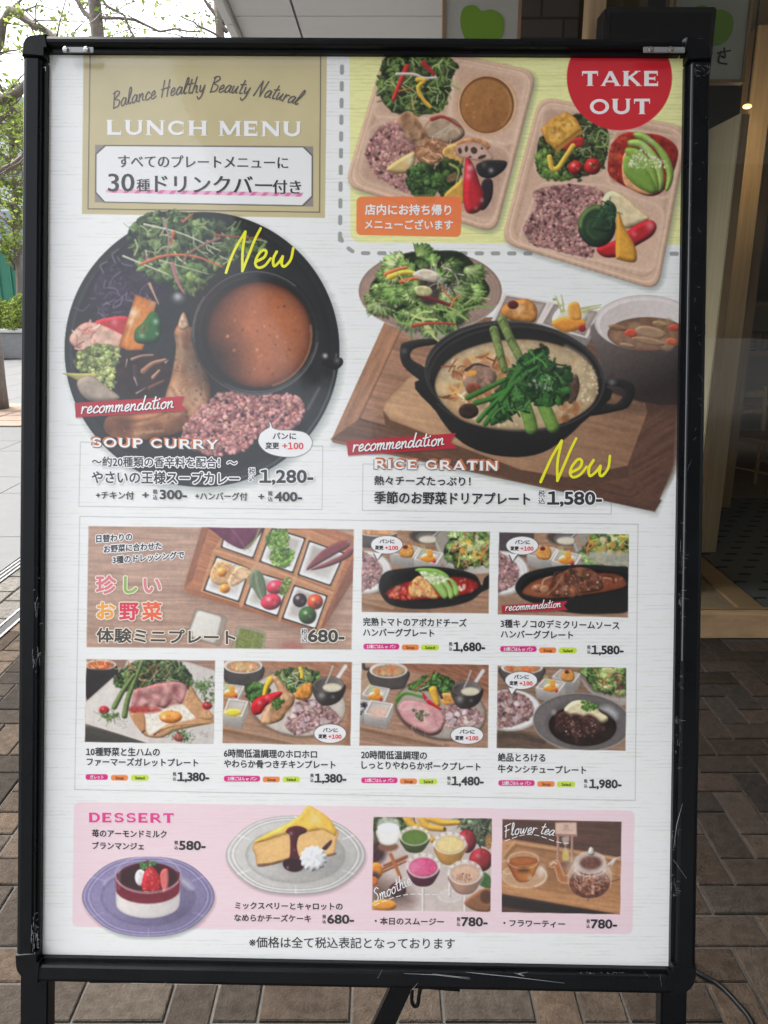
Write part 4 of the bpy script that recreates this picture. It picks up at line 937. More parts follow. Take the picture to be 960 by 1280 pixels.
ring(712, 288, 122, 126, 5, (200, 150, 92), -40, 50, soft=4, a=.7); dots(circ(712, 288, 110, 12), 30, 6, [(120, 72, 34), (190, 136, 76)], 56, .6)
begin(3, [(600, 100), (856, 100), (852, 370), (600, 370)]); use(620, 110, 860)
T2 = [(218, 40), (965, 200), (810, 1015), (25, 775)]
tray(T2, 80)
rpoly([(235, 90), (570, 130), (545, 440), (185, 430)], 45, (190, 152, 128), edge=((226, 194, 170), 10), soft=3)
rpoly([(590, 200), (925, 240), (870, 560), (550, 480)], 50, (190, 150, 126), edge=((228, 196, 172), 10), soft=3)
rpoly([(215, 470), (540, 480), (850, 600), (790, 930), (100, 780)], 60, (196, 158, 132), edge=((226, 192, 168), 12), soft=3, grad=(300, 500, 700, 900, (210, 172, 146)))
for i in range(14): stroke([(250+34*i, 800+9*i), (246+34*i, 850+9*i)], 6, (228, 196, 172), soft=6, a=.4)
leaves([(215, 260), (330, 200), (400, 130), (520, 180), (565, 240), (530, 390), (430, 440), (300, 455), (220, 420)], 300, 22, (30, 36, 20), (92, 118, 54), 61, .5)
leaves([(205, 330), (250, 320), (300, 430), (400, 440), (290, 458), (225, 430)], 60, 20, (60, 90, 34), (120, 160, 70), 62, .7, base=False)
strands([(420, 160), (550, 220), (520, 340), (400, 300)], 60, 60, 6, [(60, 66, 44), (96, 116, 66), (140, 150, 100), (44, 40, 40)], 63)
stroke([(500, 270), (520, 215), (560, 240), (545, 290), (500, 295)], 11, (120, 146, 76), bev=(5, .8))
poly([(330, 285), (400, 250), (440, 250), (430, 290), (350, 310)], (176, 38, 36), bev=(12, .8))
poly([(225, 205), (275, 155), (350, 118), (400, 150), (430, 205), (370, 250), (295, 305), (250, 270)], (214, 160, 62), sm=False, edge=((170, 106, 34), 8), nz=(.22, 20), bev=(14, .5))
poly([(295, 305), (430, 205), (432, 222), (302, 325)], (176, 116, 44), sm=False); dots([(240, 200), (350, 130), (400, 180), (290, 260)], 50, 10, [(236, 190, 104), (178, 104, 36)], 64, .5)
stroke([(268, 345), (280, 400), (310, 400), (345, 350), (385, 290)], 26, (220, 172, 58), bev=(12, .9))
for x, y, r in ((397, 398, 36), (482, 392, 42)): ell(x, y, r, r, (186, 30, 28), bev=(r*.9, 1.1), edge=((120, 14, 14), 7), hl=[(x-10, y-12, 9, .6), (x+12, y+4, 7, .3)])
for a in range(0, 360, 60): stroke([(488, 385), (488+26*math.cos(math.radians(a)), 385+22*math.sin(math.radians(a)))], 5, (40, 50, 26), 2)
rice([(140, 700), (200, 590), (190, 520), (300, 490), (430, 488), (530, 520), (540, 580), (430, 600), (420, 680), (470, 760), (480, 840), (380, 830), (260, 800), (180, 775)], 800, 65, 13, ((118, 80, 84), (202, 160, 160)), (74, 48, 54))
poly([(580, 280), (640, 225), (720, 225), (830, 240), (910, 310), (880, 440), (830, 520), (760, 540), (660, 500), (570, 440), (560, 370)], (138, 28, 24), nz=(.35, 18), bev=(20, .8))
dots([(570, 300), (640, 235), (670, 300), (620, 470), (575, 420)], 60, 13, [(190, 60, 36), (160, 34, 26), (206, 92, 50)], 66, .7)
poly([(640, 330), (680, 330), (720, 440), (790, 520), (740, 530), (650, 490), (630, 420)], (214, 150, 100), nz=(.25, 14), bev=(12, .8))
for i, (P, c) in enumerate((([(690, 225), (750, 230), (850, 320), (888, 420), (870, 500), (845, 510), (850, 420), (790, 300), (700, 250)], (150, 178, 78)), ([(662, 262), (730, 262), (810, 340), (842, 440), (828, 512), (800, 500), (790, 400), (730, 310), (668, 290)], (164, 190, 92)),
                            ([(652, 300), (720, 310), (790, 390), (815, 490), (795, 525), (760, 470), (700, 380), (650, 330)], (140, 170, 70)), ([(646, 345), (690, 350), (760, 420), (800, 500), (780, 528), (700, 490), (640, 420)], (118, 154, 58)))):
    poly(P, c, bev=(22, .9), edge=((84, 120, 40), 6), hl=[(P[1][0]+20, P[1][1]+30, 26, .22)])
dots([(660, 380), (720, 310), (850, 370), (840, 400), (740, 400), (690, 400)], 110, 6, [(226, 218, 190), (240, 234, 214)], 67, .9, .3)
poly([(530, 570), (570, 515), (640, 540), (720, 610), (765, 655), (700, 690), (640, 700), (580, 640)], (216, 196, 152), nz=(.12, 22), bev=(26, .9), edge=((170, 142, 98), 7))
poly([(505, 800), (600, 760), (690, 690), (770, 660), (803, 690), (780, 740), (700, 790), (620, 840), (540, 845)], (186, 26, 36), bev=(26, 1.1), edge=((124, 14, 22), 7), hl=[(770, 690, 20, .35), (690, 730, 14, .3)])
poly([(612, 618), (640, 690), (690, 780), (705, 840), (690, 872), (620, 860), (598, 840), (600, 720)], (216, 152, 46), bev=(24, .9), edge=((166, 100, 24), 6), nz=(.06, 24))
ell(505, 690, 94, 106, (36, 62, 40), bev=(50, 1), edge=((18, 34, 20), 9)); ring(505, 690, 84, 96, 16, (118, 146, 74), 180, 275, soft=4); ring(505, 690, 66, 76, 9, (22, 44, 28), 90, 300, soft=4, a=.8); ring(505, 700, 48, 52, 8, (60, 92, 58), 100, 280, soft=4, a=.8)
poly([(480, 690), (530, 600), (560, 560), (602, 600), (590, 680), (560, 720), (500, 710)], (34, 60, 38), nz=(.3, 20), bev=(16, 1)); strands([(490, 690), (560, 580), (595, 610), (570, 710)], 16, 50, 5, [(74, 106, 72), (20, 40, 24)], 68)
# red roundel and orange caption over the trays
begin(0); TF = (0., 0., 1.)
begin(20, [(600, 69), (870, 69), (870, 170), (600, 170)]); ell(774.3, 97, 65.8, 65.8, (196, 34, 46)); begin(21)
rpoly([(445.8, 245.8), (577.5, 245.8), (576, 296.3), (445.2, 293.8)], 7, (232, 116, 64), a=.9)
# ---- rice gratin tray
begin(4, [(405, 300), (856, 300), (850, 660), (405, 660)]); use(420, 290, 880)
TR = [(128, 232), (905, 205), (880, 610), (832, 730), (-14, 548)]
shadow_poly(TR, 2, 3.5, .4, 9)
rpoly(TR, [10, 5, 8, 22, 10], (166, 120, 92), streak=(12, 120, 7, .22), edge=((110, 74, 54), 5), grad=(100, 300, 850, 560, (92, 62, 48)))
poly([(128, 232), (170, 250), (60, 490), (-14, 545)], (164, 116, 86), sm=False, streak=(115, 90, 6, .15)); stroke([(172, 250), (62, 486)], 3, (112, 76, 54), sm=False, soft=2)
poly([(-14, 540), (62, 486), (330, 570), (832, 690), (850, 700), (832, 730), (500, 655)], (112, 78, 60), sm=False, streak=(13, 90, 5, .22), soft=2, grad=(0, 540, 830, 700, (84, 56, 44)))
stroke([(62, 488), (300, 555), (600, 630), (822, 686)], 3, (76, 50, 38), soft=2.4)
poly([(780, 420), (900, 400), (890, 600), (830, 700), (770, 680)], (92, 62, 48), soft=8, streak=(150, 80, 6, .25), a=.8)
# octagonal trivet
poly([(128, 440), (240, 330), (640, 330), (800, 420), (812, 470), (760, 610), (600, 640), (480, 620), (140, 490), (122, 465)], (196, 152, 112), sm=False, streak=(12, 90, 8, .12), edge=((150, 108, 78), 4), grad=(150, 440, 780, 560, (136, 98, 72)))
poly([(122, 465), (140, 490), (480, 620), (600, 640), (760, 610), (765, 640), (600, 668), (470, 650), (130, 512)], (104, 72, 52), sm=False, grad=(130, 480, 760, 620, (84, 58, 46)))
# glass salad bowl
poly([(160, 230), (200, 275), (330, 275), (350, 235)], (150, 136, 124), soft=3, a=.85, grad=(160, 240, 350, 270, (168, 168, 160))); 
ell(246, 154, 187, 106, (166, 136, 120), edge=((132, 108, 96), 6), grad=(60, 100, 430, 220, (152, 124, 108)))
for q in (.95, .9, .84): ring(246, 156, 187*q, 104*q, 2, (188, 162, 148), 280, 400, soft=2, a=.5)
ring(246, 155, 186, 104, 3, (190, 176, 164), 20, 170, soft=1.6, a=.9)
lettuce([(90, 140), (125, 100), (170, 60), (250, 50), (330, 55), (385, 120), (400, 160), (350, 200), (300, 245), (200, 245), (140, 215), (95, 190)], 64, 40, 71)
strands([(150, 215), (200, 190), (330, 190), (320, 220), (220, 240)], 26, 80, 5, [(136, 170, 84), (110, 146, 70), (170, 190, 110)], 74)
poly([(220, 110), (250, 90), (270, 150), (260, 190), (220, 180)], (60, 50, 42), soft=4, nz=(.4, 10)); strands([(230, 90), (285, 80), (330, 130), (280, 170)], 40, 34, 3, [(84, 64, 70), (150, 140, 130), (60, 50, 50), (196, 186, 170)], 75)
for P, w, c in (([(130, 110), (160, 98), (185, 92)], 12, (206, 110, 60)), ([(140, 118), (180, 105), (225, 112)], 16, (220, 184, 60)), ([(170, 130), (200, 122), (235, 122)], 12, (206, 86, 50)), ([(220, 165), (260, 178), (300, 192)], 14, (104, 36, 40)), ([(275, 140), (290, 165), (310, 180)], 5, (196, 100, 60)), ([(300, 195), (310, 175), (325, 165)], 6, (206, 112, 64)), ([(200, 245), (250, 238), (310, 240)], 9, (170, 60, 48)), ([(250, 95), (265, 120), (300, 155)], 4, (130, 120, 130)), ([(160, 105), (180, 130), (200, 118)], 4, (180, 190, 110))): stroke(P, w, c, w*.6, bev=(w*.45, .8))
poly([(200, 110), (230, 96), (265, 108), (262, 130), (240, 128), (215, 122)], (206, 190, 168), nz=(.2, 8), bev=(8, .7)); poly([(205, 145), (230, 140), (250, 150), (245, 165), (215, 165)], (190, 186, 130), nz=(.2, 8), bev=(6, .7))
ring(246, 155, 180, 100, 4, (120, 112, 104), 55, 125, soft=2.5, a=.6)
# little square dishes
sqbowl((402, 238), (438, 160), (560, 182), (528, 244), 22, (198, 188, 182), (158, 142, 134)); poly([(430, 205), (452, 182), (500, 175), (524, 200), (515, 236), (450, 228)], (204, 136, 62), nz=(.22, 10), bev=(14, .8), edge=((150, 88, 36), 5), hl=[(476, 200, 14, .3)]); ell(462, 190, 14, 11, (84, 30, 30), bev=(8, .8))
sqbowl((528, 240), (562, 182), (694, 205), (655, 278), 20, (198, 188, 182), (158, 142, 134)); poly([(565, 235), (580, 200), (610, 190), (650, 200), (655, 230), (620, 250)], (214, 208, 186), bev=(14, .7)); poly([(562, 240), (590, 222), (640, 226), (650, 246), (600, 262)], (220, 138, 46), bev=(12, .7)); poly([(606, 190), (632, 184), (640, 226), (612, 226)], (222, 152, 62), bev=(8, .6))
for P in ([(588, 208), (580, 185), (572, 166)], [(594, 206), (592, 184), (588, 164)], [(640, 200), (670, 194), (692, 190)], [(645, 208), (672, 200), (690, 196)]): stroke(P, 7, (176, 180, 122), 3)
ell(642, 252, 10, 9, (150, 34, 44), bev=(6, .8)); ell(570, 176, 5, 4, (150, 160, 90))
# soup mug cut by the sheet's edge
poly([(678, 232), (690, 340), (720, 420), (920, 440), (930, 240)], (112, 100, 96), soft=3, grad=(690, 250, 780, 430, (42, 34, 33))); ell(806, 236, 132, 72, (222, 212, 208), edge=((176, 164, 158), 4)); ell(808, 242, 120, 64, (196, 182, 176), grad=(700, 180, 900, 290, (216, 208, 204)))
ell(812, 266, 104, 44, (138, 102, 78), edge=((104, 74, 56), 8), nz=(.2, 14)); dots([(730, 260), (880, 235), (900, 285), (780, 295)], 50, 16, [(168, 132, 100), (112, 78, 54), (150, 116, 86)], 241, .5, .4, 3)
for x, y, rx, ry, c in ((770, 264, 17, 11, (196, 66, 44)), (882, 250, 14, 9, (190, 66, 50)), (876, 286, 16, 10, (190, 90, 56)), (820, 262, 40, 16, (160, 128, 98)), (815, 285, 44, 10, (150, 116, 88)), (845, 240, 20, 8, (156, 124, 84)), (735, 250, 24, 8, (130, 92, 66)), (760, 296, 20, 6, (150, 118, 94))): ell(x, y, rx, ry, c, 10, bev=(7, .8), soft=1.6, a=.9)
stroke([(690, 420), (720, 450), (900, 452)], 30, (56, 40, 34), soft=22, a=.5)
# cast iron pan
poly([(168, 300), (190, 285), (250, 278), (262, 292), (205, 304), (196, 330), (240, 360), (252, 400), (236, 398), (176, 350)], (34, 33, 33), bev=(10, .8), hl=[(178, 310, 8, .2)])
poly([(690, 400), (715, 384), (762, 388), (780, 410), (764, 455), (720, 470), (662, 480), (640, 474), (690, 448), (730, 448), (752, 420), (740, 404)], (30, 29, 29), bev=(9, .9), hl=[(720, 392, 10, .3)])
poly([(232, 380), (262, 470), (330, 550), (430, 585), (540, 575), (640, 500), (700, 400)], (32, 31, 31), sm=True, grad=(240, 400, 680, 520, (24, 23, 23)))
ell(466, 376, 236, 144, (40, 39, 39), 6, edge=((70, 70, 70), 2.5)); ell(468, 380, 226, 134, (30, 29, 29), 6, edge=((22, 21, 21), 8))
ring(466, 378, 232, 140, 3, (84, 84, 84), 30, 150, soft=1.6, a=.6)
poly([(258, 400), (278, 350), (330, 310), (420, 284), (520, 282), (610, 306), (665, 350), (684, 400), (668, 450), (610, 490), (540, 512), (440, 515), (340, 495), (280, 450)], (196, 172, 132), nz=(.12, 16), edge=((140, 110, 78), 7), soft=2, grad=(300, 350, 660, 470, (180, 156, 118)))
dots([(262, 400), (330, 315), (450, 285), (640, 330), (680, 400), (600, 480), (420, 510), (290, 450)], 170, 7, [(220, 200, 162), (166, 132, 92), (206, 176, 130)], 76, .5)
dots([(280, 390), (350, 320), (450, 320), (450, 430), (350, 470), (300, 450)], 46, 24, [(150, 90, 48), (214, 168, 108), (120, 66, 38), (226, 190, 140)], 242, .4, .4, 5); strands([(280, 390), (350, 320), (450, 320), (450, 430), (350, 470)], 34, 30, 4, [(110, 60, 36), (232, 206, 166), (150, 84, 48)], 243)
dots([(640, 330), (690, 400), (650, 460), (600, 400)], 60, 4, [(232, 220, 190), (214, 196, 160)], 77, .7); stroke([(600, 300), (650, 330), (680, 380)], 10, (214, 198, 164), 4, soft=5, a=.5)
dots([(285, 380), (350, 325), (440, 330), (440, 420), (350, 450), (300, 440)], 70, 13, [(170, 100, 52), (146, 80, 44), (206, 150, 84)], 78, .5)
poly([(330, 385), (350, 345), (395, 345), (420, 375), (400, 410), (350, 420)], (146, 112, 92), nz=(.35, 10), bev=(14, .9)); stroke([(340, 360), (365, 345), (400, 352)], 9, (64, 48, 44), 3); ell(360, 410, 20, 16, (120, 58, 40), nz=(.3, 8), bev=(10, .8)); ell(353, 368, 15, 7, (230, 160, 56), -8, soft=2); ell(346, 467, 26, 20, (50, 34, 28), nz=(.3, 6), bev=(12, 1))
poly([(600, 400), (625, 370), (636, 400), (625, 440), (605, 445)], (84, 62, 50), nz=(.3, 8), bev=(10, .9)); dots([(590, 450), (640, 440), (620, 480), (580, 490)], 26, 9, [(150, 90, 52), (176, 116, 70)], 79, .6)
# asparagus and greens
def spear(P, w, seed):
    stroke(P, w, (122, 142, 76), w*.8, bev=(w*.5, 1), edge=((70, 88, 40), 4)); rr = random.Random(seed); Q = smoothpts([np.array(p, float) for p in P], 4)
    for q in Q[::2]: stroke([q+np.array((-w*.3, 4)), q+np.array((rr.uniform(-2, 3), -7)), q+np.array((w*.3, 3))], 4, rr.choice([(66, 80, 36), (150, 166, 90), (58, 66, 40)]), 2, soft=1.4, a=.8)
ring(468, 380, 225, 133, 4, (60, 58, 56), 180, 360, soft=3, a=.9); ring(466, 376, 234, 142, 2.5, (120, 120, 120), 190, 300, soft=1.6, a=.5)
spear([(412, 256), (424, 300), (440, 360)], 24, 1); spear([(434, 232), (456, 282), (486, 340)], 26, 2)
for P, w in (([(488, 440), (502, 480), (510, 512)], 34), ([(536, 440), (552, 475), (566, 508)], 34)): stroke(P, w, (112, 150, 62), bev=(14, 1), edge=((70, 106, 38), 5), nz=(.1, 10))
leaves([(440, 400), (470, 350), (540, 310), (562, 350), (600, 360), (596, 420), (560, 455), (500, 440), (470, 460), (430, 495), (400, 490), (405, 440)], 190, 21, (20, 48, 24), (52, 104, 44), 80, .5)
for P, w in (([(344, 432), (390, 410), (440, 385)], 15), ([(364, 446), (410, 432), (450, 410)], 15), ([(372, 492), (400, 460), (440, 420)], 13), ([(390, 500), (410, 470), (430, 450)], 14), ([(440, 470), (450, 410), (480, 360), (540, 320)], 16), ([(430, 440), (470, 390), (530, 350)], 14)): stroke(P, w, (62, 118, 46), w*.8, bev=(6, 1), edge=((30, 74, 28), 3))
strands([(440, 400), (540, 320), (600, 370), (560, 440), (430, 490)], 50, 40, 5, [(78, 130, 62), (24, 56, 28), (40, 84, 38)], 81); dots([(500, 390), (560, 380), (560, 420), (510, 410)], 24, 4, [(190, 196, 170), (150, 160, 130)], 82, .6)

# ---- small framed pictures
PICS = {5: [(110.5, 657.5), (442.5, 661.5), (439.5, 812), (108, 809)], 6: [(108, 824), (269, 825.5), (267, 930), (106, 927.5)], 7: [(280, 826), (440, 827.5), (438, 932), (278, 929)],
        8: [(453, 662.5), (612, 665), (611, 767), (452, 765)], 9: [(624, 665.5), (786, 668), (785, 772), (622, 768)], 10: [(452, 828.5), (611, 831), (610, 935), (449, 932)],
        11: [(622, 832), (783, 835), (782, 938.5), (621, 935)], 14: [(467, 1021), (615, 1023.5), (613, 1140), (465, 1138)], 15: [(628, 1024), (777, 1027), (775, 1143), (627, 1140)]}
def picture(k, base, **kw):
    begin(k, PICS[k]); t = globals()['TF']; globals()['TF'] = (0., 0., 1.); P = PICS[k]; c = np.mean(np.array(P), 0)
    poly([c+(np.array(p)-c)*1.05 for p in P], base, sm=False, **kw); globals()['TF'] = t
WOODL = dict(streak=(0, 60, 3, .16))
# vegetable sampler
picture(5, (178, 142, 122), streak=(1, 34, 1.7, .17)); use(230, 650, 450)
for y in (150, 360, 560): stroke([(-560, y-10), (0, y), (40, y+2)], 3, (132, 100, 84), soft=2, a=.6)
for x, y in ((-160, -0), (-10, 350), (-480, 560)): ell(x, y+40, 60, 12, (140, 106, 88), soft=14, a=.5)
BX = [(100, 30), (-6, 372), (20, 400), (720, 612), (770, 590), (930, 210), (930, 90), (760, 30)]
poly([(p[0]+14, p[1]+34) for p in BX], (110, 80, 66), sm=False, soft=20, a=.5)
poly(BX, (176, 110, 74), sm=False, streak=(20, 90, 7, .14)); poly([(100, 30), (135, 40), (45, 330), (0, 372)], (146, 90, 66), sm=False, streak=(110, 60, 6, .14))
poly([(820, 420), (930, 190), (930, 320), (760, 590), (730, 600)], (140, 84, 64), sm=False, streak=(115, 70, 6, .16))
poly([(0, 372), (20, 400), (720, 612), (725, 585), (90, 388)], (158, 96, 64), sm=False, streak=(17, 70, 5, .12))
poly([(160, 165), (250, 40), (700, 60), (905, 150), (740, 600), (90, 390)], (186, 124, 82), sm=False, streak=(18, 80, 6, .1), edge=((206, 150, 106), 6))
stroke([(170, 165), (400, 238), (810, 400)], 12, (204, 150, 108), sm=False, soft=3); stroke([(175, 152), (405, 226), (818, 388)], 4, (140, 86, 56), sm=False); stroke([(455, 60), (395, 230), (310, 470)], 10, (206, 152, 110), soft=3); stroke([(680, 90), (610, 310), (520, 545)], 10, (206, 152, 110), soft=3)
def sq(P): poly(P, (26, 22, 22), sm=False); c = np.mean(np.array(P, float), 0); q = [c+(np.array(p)-c)*.93 for p in P]; rpoly(q, 10, (226, 224, 222)); rpoly([c+(np.array(p)-c)*.74+(4, -4) for p in P], 8, (160, 150, 140), soft=6, grad=(q[0][0], q[0][1], q[2][0], q[2][1], (206, 202, 198)))
for P in ([(230, 20), (450, 20), (378, 212), (200, 150)], [(480, 40), (665, 98), (595, 292), (410, 228)], [(682, 110), (880, 180), (800, 362), (618, 300)], [(175, 195), (362, 262), (300, 450), (105, 385)], [(390, 280), (575, 335), (512, 528), (325, 462)], [(600, 352), (785, 412), (720, 598), (532, 538)]): sq(P)
poly([(130, 20), (425, 20), (380, 120), (330, 160), (250, 130), (170, 70)], (104, 40, 72), bev=(30, .7), nz=(.15, 30)); stroke([(330, 160), (385, 110), (415, 40)], 10, (150, 160, 96), soft=3); stroke([(260, 50), (300, 100), (330, 150)], 6, (140, 70, 104), soft=3)
leaves([(450, 90), (490, 55), (560, 60), (565, 130), (520, 155), (455, 140)], 110, 12, (70, 112, 34), (142, 180, 74), 91, .9); leaves([(470, 210), (500, 160), (580, 160), (595, 200), (560, 255), (500, 250)], 120, 12, (70, 112, 34), (150, 186, 80), 92, .9)
for P in ([(668, 275), (740, 180), (830, 125), (905, 110), (895, 150), (820, 190)], [(690, 272), (780, 230), (860, 190), (920, 140), (915, 190), (850, 230), (760, 262)]): poly(P, (128, 60, 66), bev=(14, .9), edge=((84, 30, 38), 5), hl=[(P[3][0], P[3][1]+10, 14, .3)])
poly([(140, 300), (180, 225), (250, 235), (290, 290), (240, 350), (170, 350)], (206, 158, 108), nz=(.2, 14), bev=(16, .7)); poly([(240, 330), (300, 250), (370, 290), (330, 330), (262, 362)], (214, 172, 128), nz=(.2, 12), bev=(12, .7)); strands([(140, 270), (260, 250), (360, 290), (260, 350)], 30, 50, 3, [(170, 116, 70), (232, 196, 156)], 93)
ell(206, 285, 28, 26, (230, 140, 36), bev=(22, .9), hl=[(198, 275, 9, .5)]); ell(222, 374, 29, 26, (226, 130, 30), bev=(22, .9), hl=[(214, 364, 9, .5)]); poly([(330, 250), (440, 240), (470, 280), (380, 290)], (196, 150, 116), a=.6, soft=8)
poly([(355, 350), (365, 290), (400, 270), (430, 300), (450, 380), (440, 440), (410, 430), (380, 380)], (96, 112, 84), bev=(16, .8)); stroke([(390, 285), (400, 360), (425, 430)], 6, (150, 160, 130), soft=3); ell(376, 436, 12, 18, (190, 190, 170), soft=4)
for x, y, rx, ry in ((500, 366, 50, 38), (475, 446, 56, 44)): ell(x, y, rx, ry, (206, 40, 66), -12, bev=(34, 1), edge=((140, 18, 44), 6), hl=[(x-14, y-14, 12, .6), (x+20, y+10, 10, .2)])
leaves([(540, 330), (585, 320), (560, 400), (520, 400)], 24, 11, (110, 140, 50), (190, 200, 110), 94)
for x, y, r, c in ((632, 438, 38, (46, 24, 30)), (716, 446, 42, (214, 62, 24)), (674, 520, 48, (48, 84, 34))): ell(x, y, r, r, c, bev=(r*.9, 1.1), edge=(tuple(v*.55 for v in c), 6), hl=[(x-12, y-14, 10, .7), (x+14, y+6, 7, .3)])
for (x, y) in ((722, 458), (684, 540)):
    for a in range(0, 360, 72): stroke([(x, y), (x+18*math.cos(math.radians(a)), y+14*math.sin(math.radians(a)))], 4, (44, 52, 24), 2)
rpoly([(60, 478), (240, 528), (200, 690), (10, 640)], 22, (150, 136, 122), edge=((120, 104, 90), 4)); rpoly([(75, 492), (205, 528), (170, 672), (22, 630)], 20, (222, 218, 208), soft=2, grad=(60, 500, 200, 660, (200, 196, 184)))
rpoly([(290, 572), (450, 610), (430, 760), (250, 720)], 22, (158, 150, 130), edge=((124, 116, 96), 4)); rpoly([(305, 588), (440, 620), (420, 720), (275, 700)], 16, (118, 128, 62), nz=(.3, 8), soft=2)
rpoly([(480, 640), (640, 660), (690, 760), (450, 760)], 30, (170, 140, 126), a=.7, soft=5); ell(590, 690, 60, 26, (160, 84, 80), soft=12, a=.7)
# buckwheat galette
picture(6, (150, 116, 98), streak=(3, 30, 1.8, .2)); use(100, 820, 275)
poly([(30, 480), (300, 540), (450, 590), (440, 640), (20, 640)], (56, 50, 46), soft=8); stroke([(20, 500), (240, 560), (420, 590)], 20, (60, 66, 58), soft=8)
cup(140, 60, 108, 36, 260, (48, 44, 46), (206, 196, 186), (206, 96, 48)); strands([(60, 40), (220, 40), (210, 80), (80, 80)], 24, 40, 8, [(230, 140, 70), (196, 76, 40), (240, 180, 120)], 101); poly([(40, 110), (240, 110), (220, 220), (60, 300)], (44, 40, 42), soft=4)
poly([(20, 330), (300, 80), (330, 20), (740, 40), (960, 110), (960, 620), (480, 600), (20, 455)], (212, 204, 196), sm=False, grad=(100, 300, 850, 560, (196, 188, 182)), edge=((172, 164, 156), 5), nz=(.03, 40))
stroke([(20, 455), (240, 520), (480, 598)], 7, (226, 218, 210), soft=2)
poly([(340, 390), (430, 330), (650, 300), (720, 200), (760, 200), (830, 310), (925, 420), (925, 455), (760, 490), (640, 520), (560, 560), (470, 555), (420, 520)], (196, 144, 98), nz=(.12, 20), bev=(18, .8), edge=((140, 92, 54), 8))
poly([(440, 390), (640, 330), (720, 340), (790, 420), (700, 450), (600, 470), (520, 520), (470, 540), (450, 470)], (226, 216, 200), nz=(.1, 16), soft=3)
poly([(345, 400), (430, 390), (450, 450), (440, 520), (400, 500)], (190, 134, 88), bev=(14, .8)); poly([(700, 300), (750, 210), (800, 290), (915, 425), (800, 420)], (196, 146, 100), nz=(.15, 14), bev=(14, .8)); stroke([(540, 520), (590, 490), (700, 470), (910, 455)], 22, (190, 136, 88), 10, bev=(10, .8), nz=(.15, 10)); stroke([(425, 525), (445, 512)], 9, (60, 36, 28)); stroke([(510, 540), (560, 500)], 12, (70, 46, 36), 4)
leaves([(240, 200), (270, 110), (400, 30), (600, 25), (700, 60), (770, 150), (730, 220), (580, 240), (420, 220), (330, 230)], 330, 22, (32, 44, 26), (104, 134, 72), 102, .5); strands([(300, 60), (640, 40), (640, 150), (380, 200)], 40, 80, 4, [(206, 150, 90), (196, 110, 60), (150, 170, 110), (200, 200, 160)], 103)
poly([(350, 350), (380, 230), (440, 215), (520, 190), (600, 180), (660, 175), (730, 205), (720, 280), (690, 330), (640, 300), (580, 360), (480, 330), (380, 390)], (176, 112, 108), bev=(24, 1), nz=(.2, 18), edge=((120, 60, 64), 6)); poly([(345, 350), (480, 340), (560, 370), (480, 390), (350, 385)], (170, 62, 58), soft=4, nz=(.25, 12))
for P, c in (([(430, 240), (440, 310), (520, 330)], (214, 166, 160)), ([(580, 200), (600, 250), (560, 330)], (222, 176, 168)), ([(600, 180), (680, 190), (720, 220)], (196, 140, 134)), ([(500, 270), (600, 240), (690, 310)], (206, 156, 152)), ([(380, 330), (420, 250), (450, 220)], (140, 76, 82)), ([(650, 240), (660, 290), (600, 350)], (140, 70, 76))): stroke(P, 14, c, 5, soft=6, a=.8)
dots([(380, 260), (600, 200), (720, 230), (680, 320), (420, 340)], 50, 26, [(206, 150, 146), (130, 68, 70), (222, 180, 176), (96, 50, 54)], 256, .45, .4, 5)
ell(622, 418, 78, 44, (236, 134, 34), bev=(34, .8), edge=((206, 96, 20), 7), hl=[(575, 420, 16, .6), (640, 400, 30, .25)]); dots(circ(620, 420, 150, 14, 80), 40, 3, [(70, 50, 40)], 104, .8); dots([(520, 440), (500, 480), (540, 500)], 10, 6, [(250, 246, 236)], 105)
for P, w in (([(425, 40), (380, 160), (330, 290), (305, 410)], 40), ([(370, 130), (300, 230), (235, 350)], 38)): stroke(P, w*.7, (106, 124, 68), w, bev=(w*.5, 1), edge=((60, 78, 38), 6), nz=(.15, 12))
for x, y in ((165, 370), (680, 560), (872, 340)): ell(x, y, 36, 28, (176, 34, 44), bev=(22, 1), hl=[(x-8, y-8, 7, .5)])
for P, s_ in (([(140, 400), (200, 440), (270, 390), (200, 410)], 110), ([(600, 540), (700, 510), (800, 560), (680, 590)], 111), ([(790, 200), (830, 170), (860, 210), (820, 240)], 112), ([(860, 170), (920, 150), (920, 320), (840, 300)], 113)): leaves(P, 34, 14, (48, 66, 34), (120, 150, 84), s_, .3, base=False); strands(P, 26, 50, 4, [(70, 98, 52), (110, 140, 84)], s_+1)
dots([(200, 430), (330, 450), (330, 500), (240, 480)], 40, 3, [(90, 76, 66)], 106); dots([(800, 520), (900, 520), (870, 560)], 30, 3, [(90, 76, 66)], 107)
def trio(x, y, k=1.0):                        # small square dish with carrot and greens
    poly([(x-40*k, y+10*k), (x-10*k, y-22*k), (x+40*k, y-14*k), (x+48*k, y+18*k), (x+5*k, y+32*k)], (226, 218, 190), bev=(12*k, .7)); poly([(x-46*k, y+12*k), (x-10*k, y-6*k), (x+36*k, y), (x+40*k, y+20*k), (x, y+32*k)], (226, 138, 40), bev=(12*k, .7)); poly([(x-6*k, y-36*k), (x+24*k, y-40*k), (x+28*k, y-2*k), (x, y)], (228, 156, 60), bev=(8*k, .6))
    for a in (-34, -24, -16): stroke([(x+(a+12)*k, y-18*k), (x+a*k, y-44*k), (x+(a-4)*k, y-66*k)], 7*k, (182, 192, 126), 3*k)
    ell(x+36*k, y+26*k, 11*k, 10*k, (176, 30, 40), bev=(6*k, .9), hl=[(x+33*k, y+22*k, 3*k, .5)])
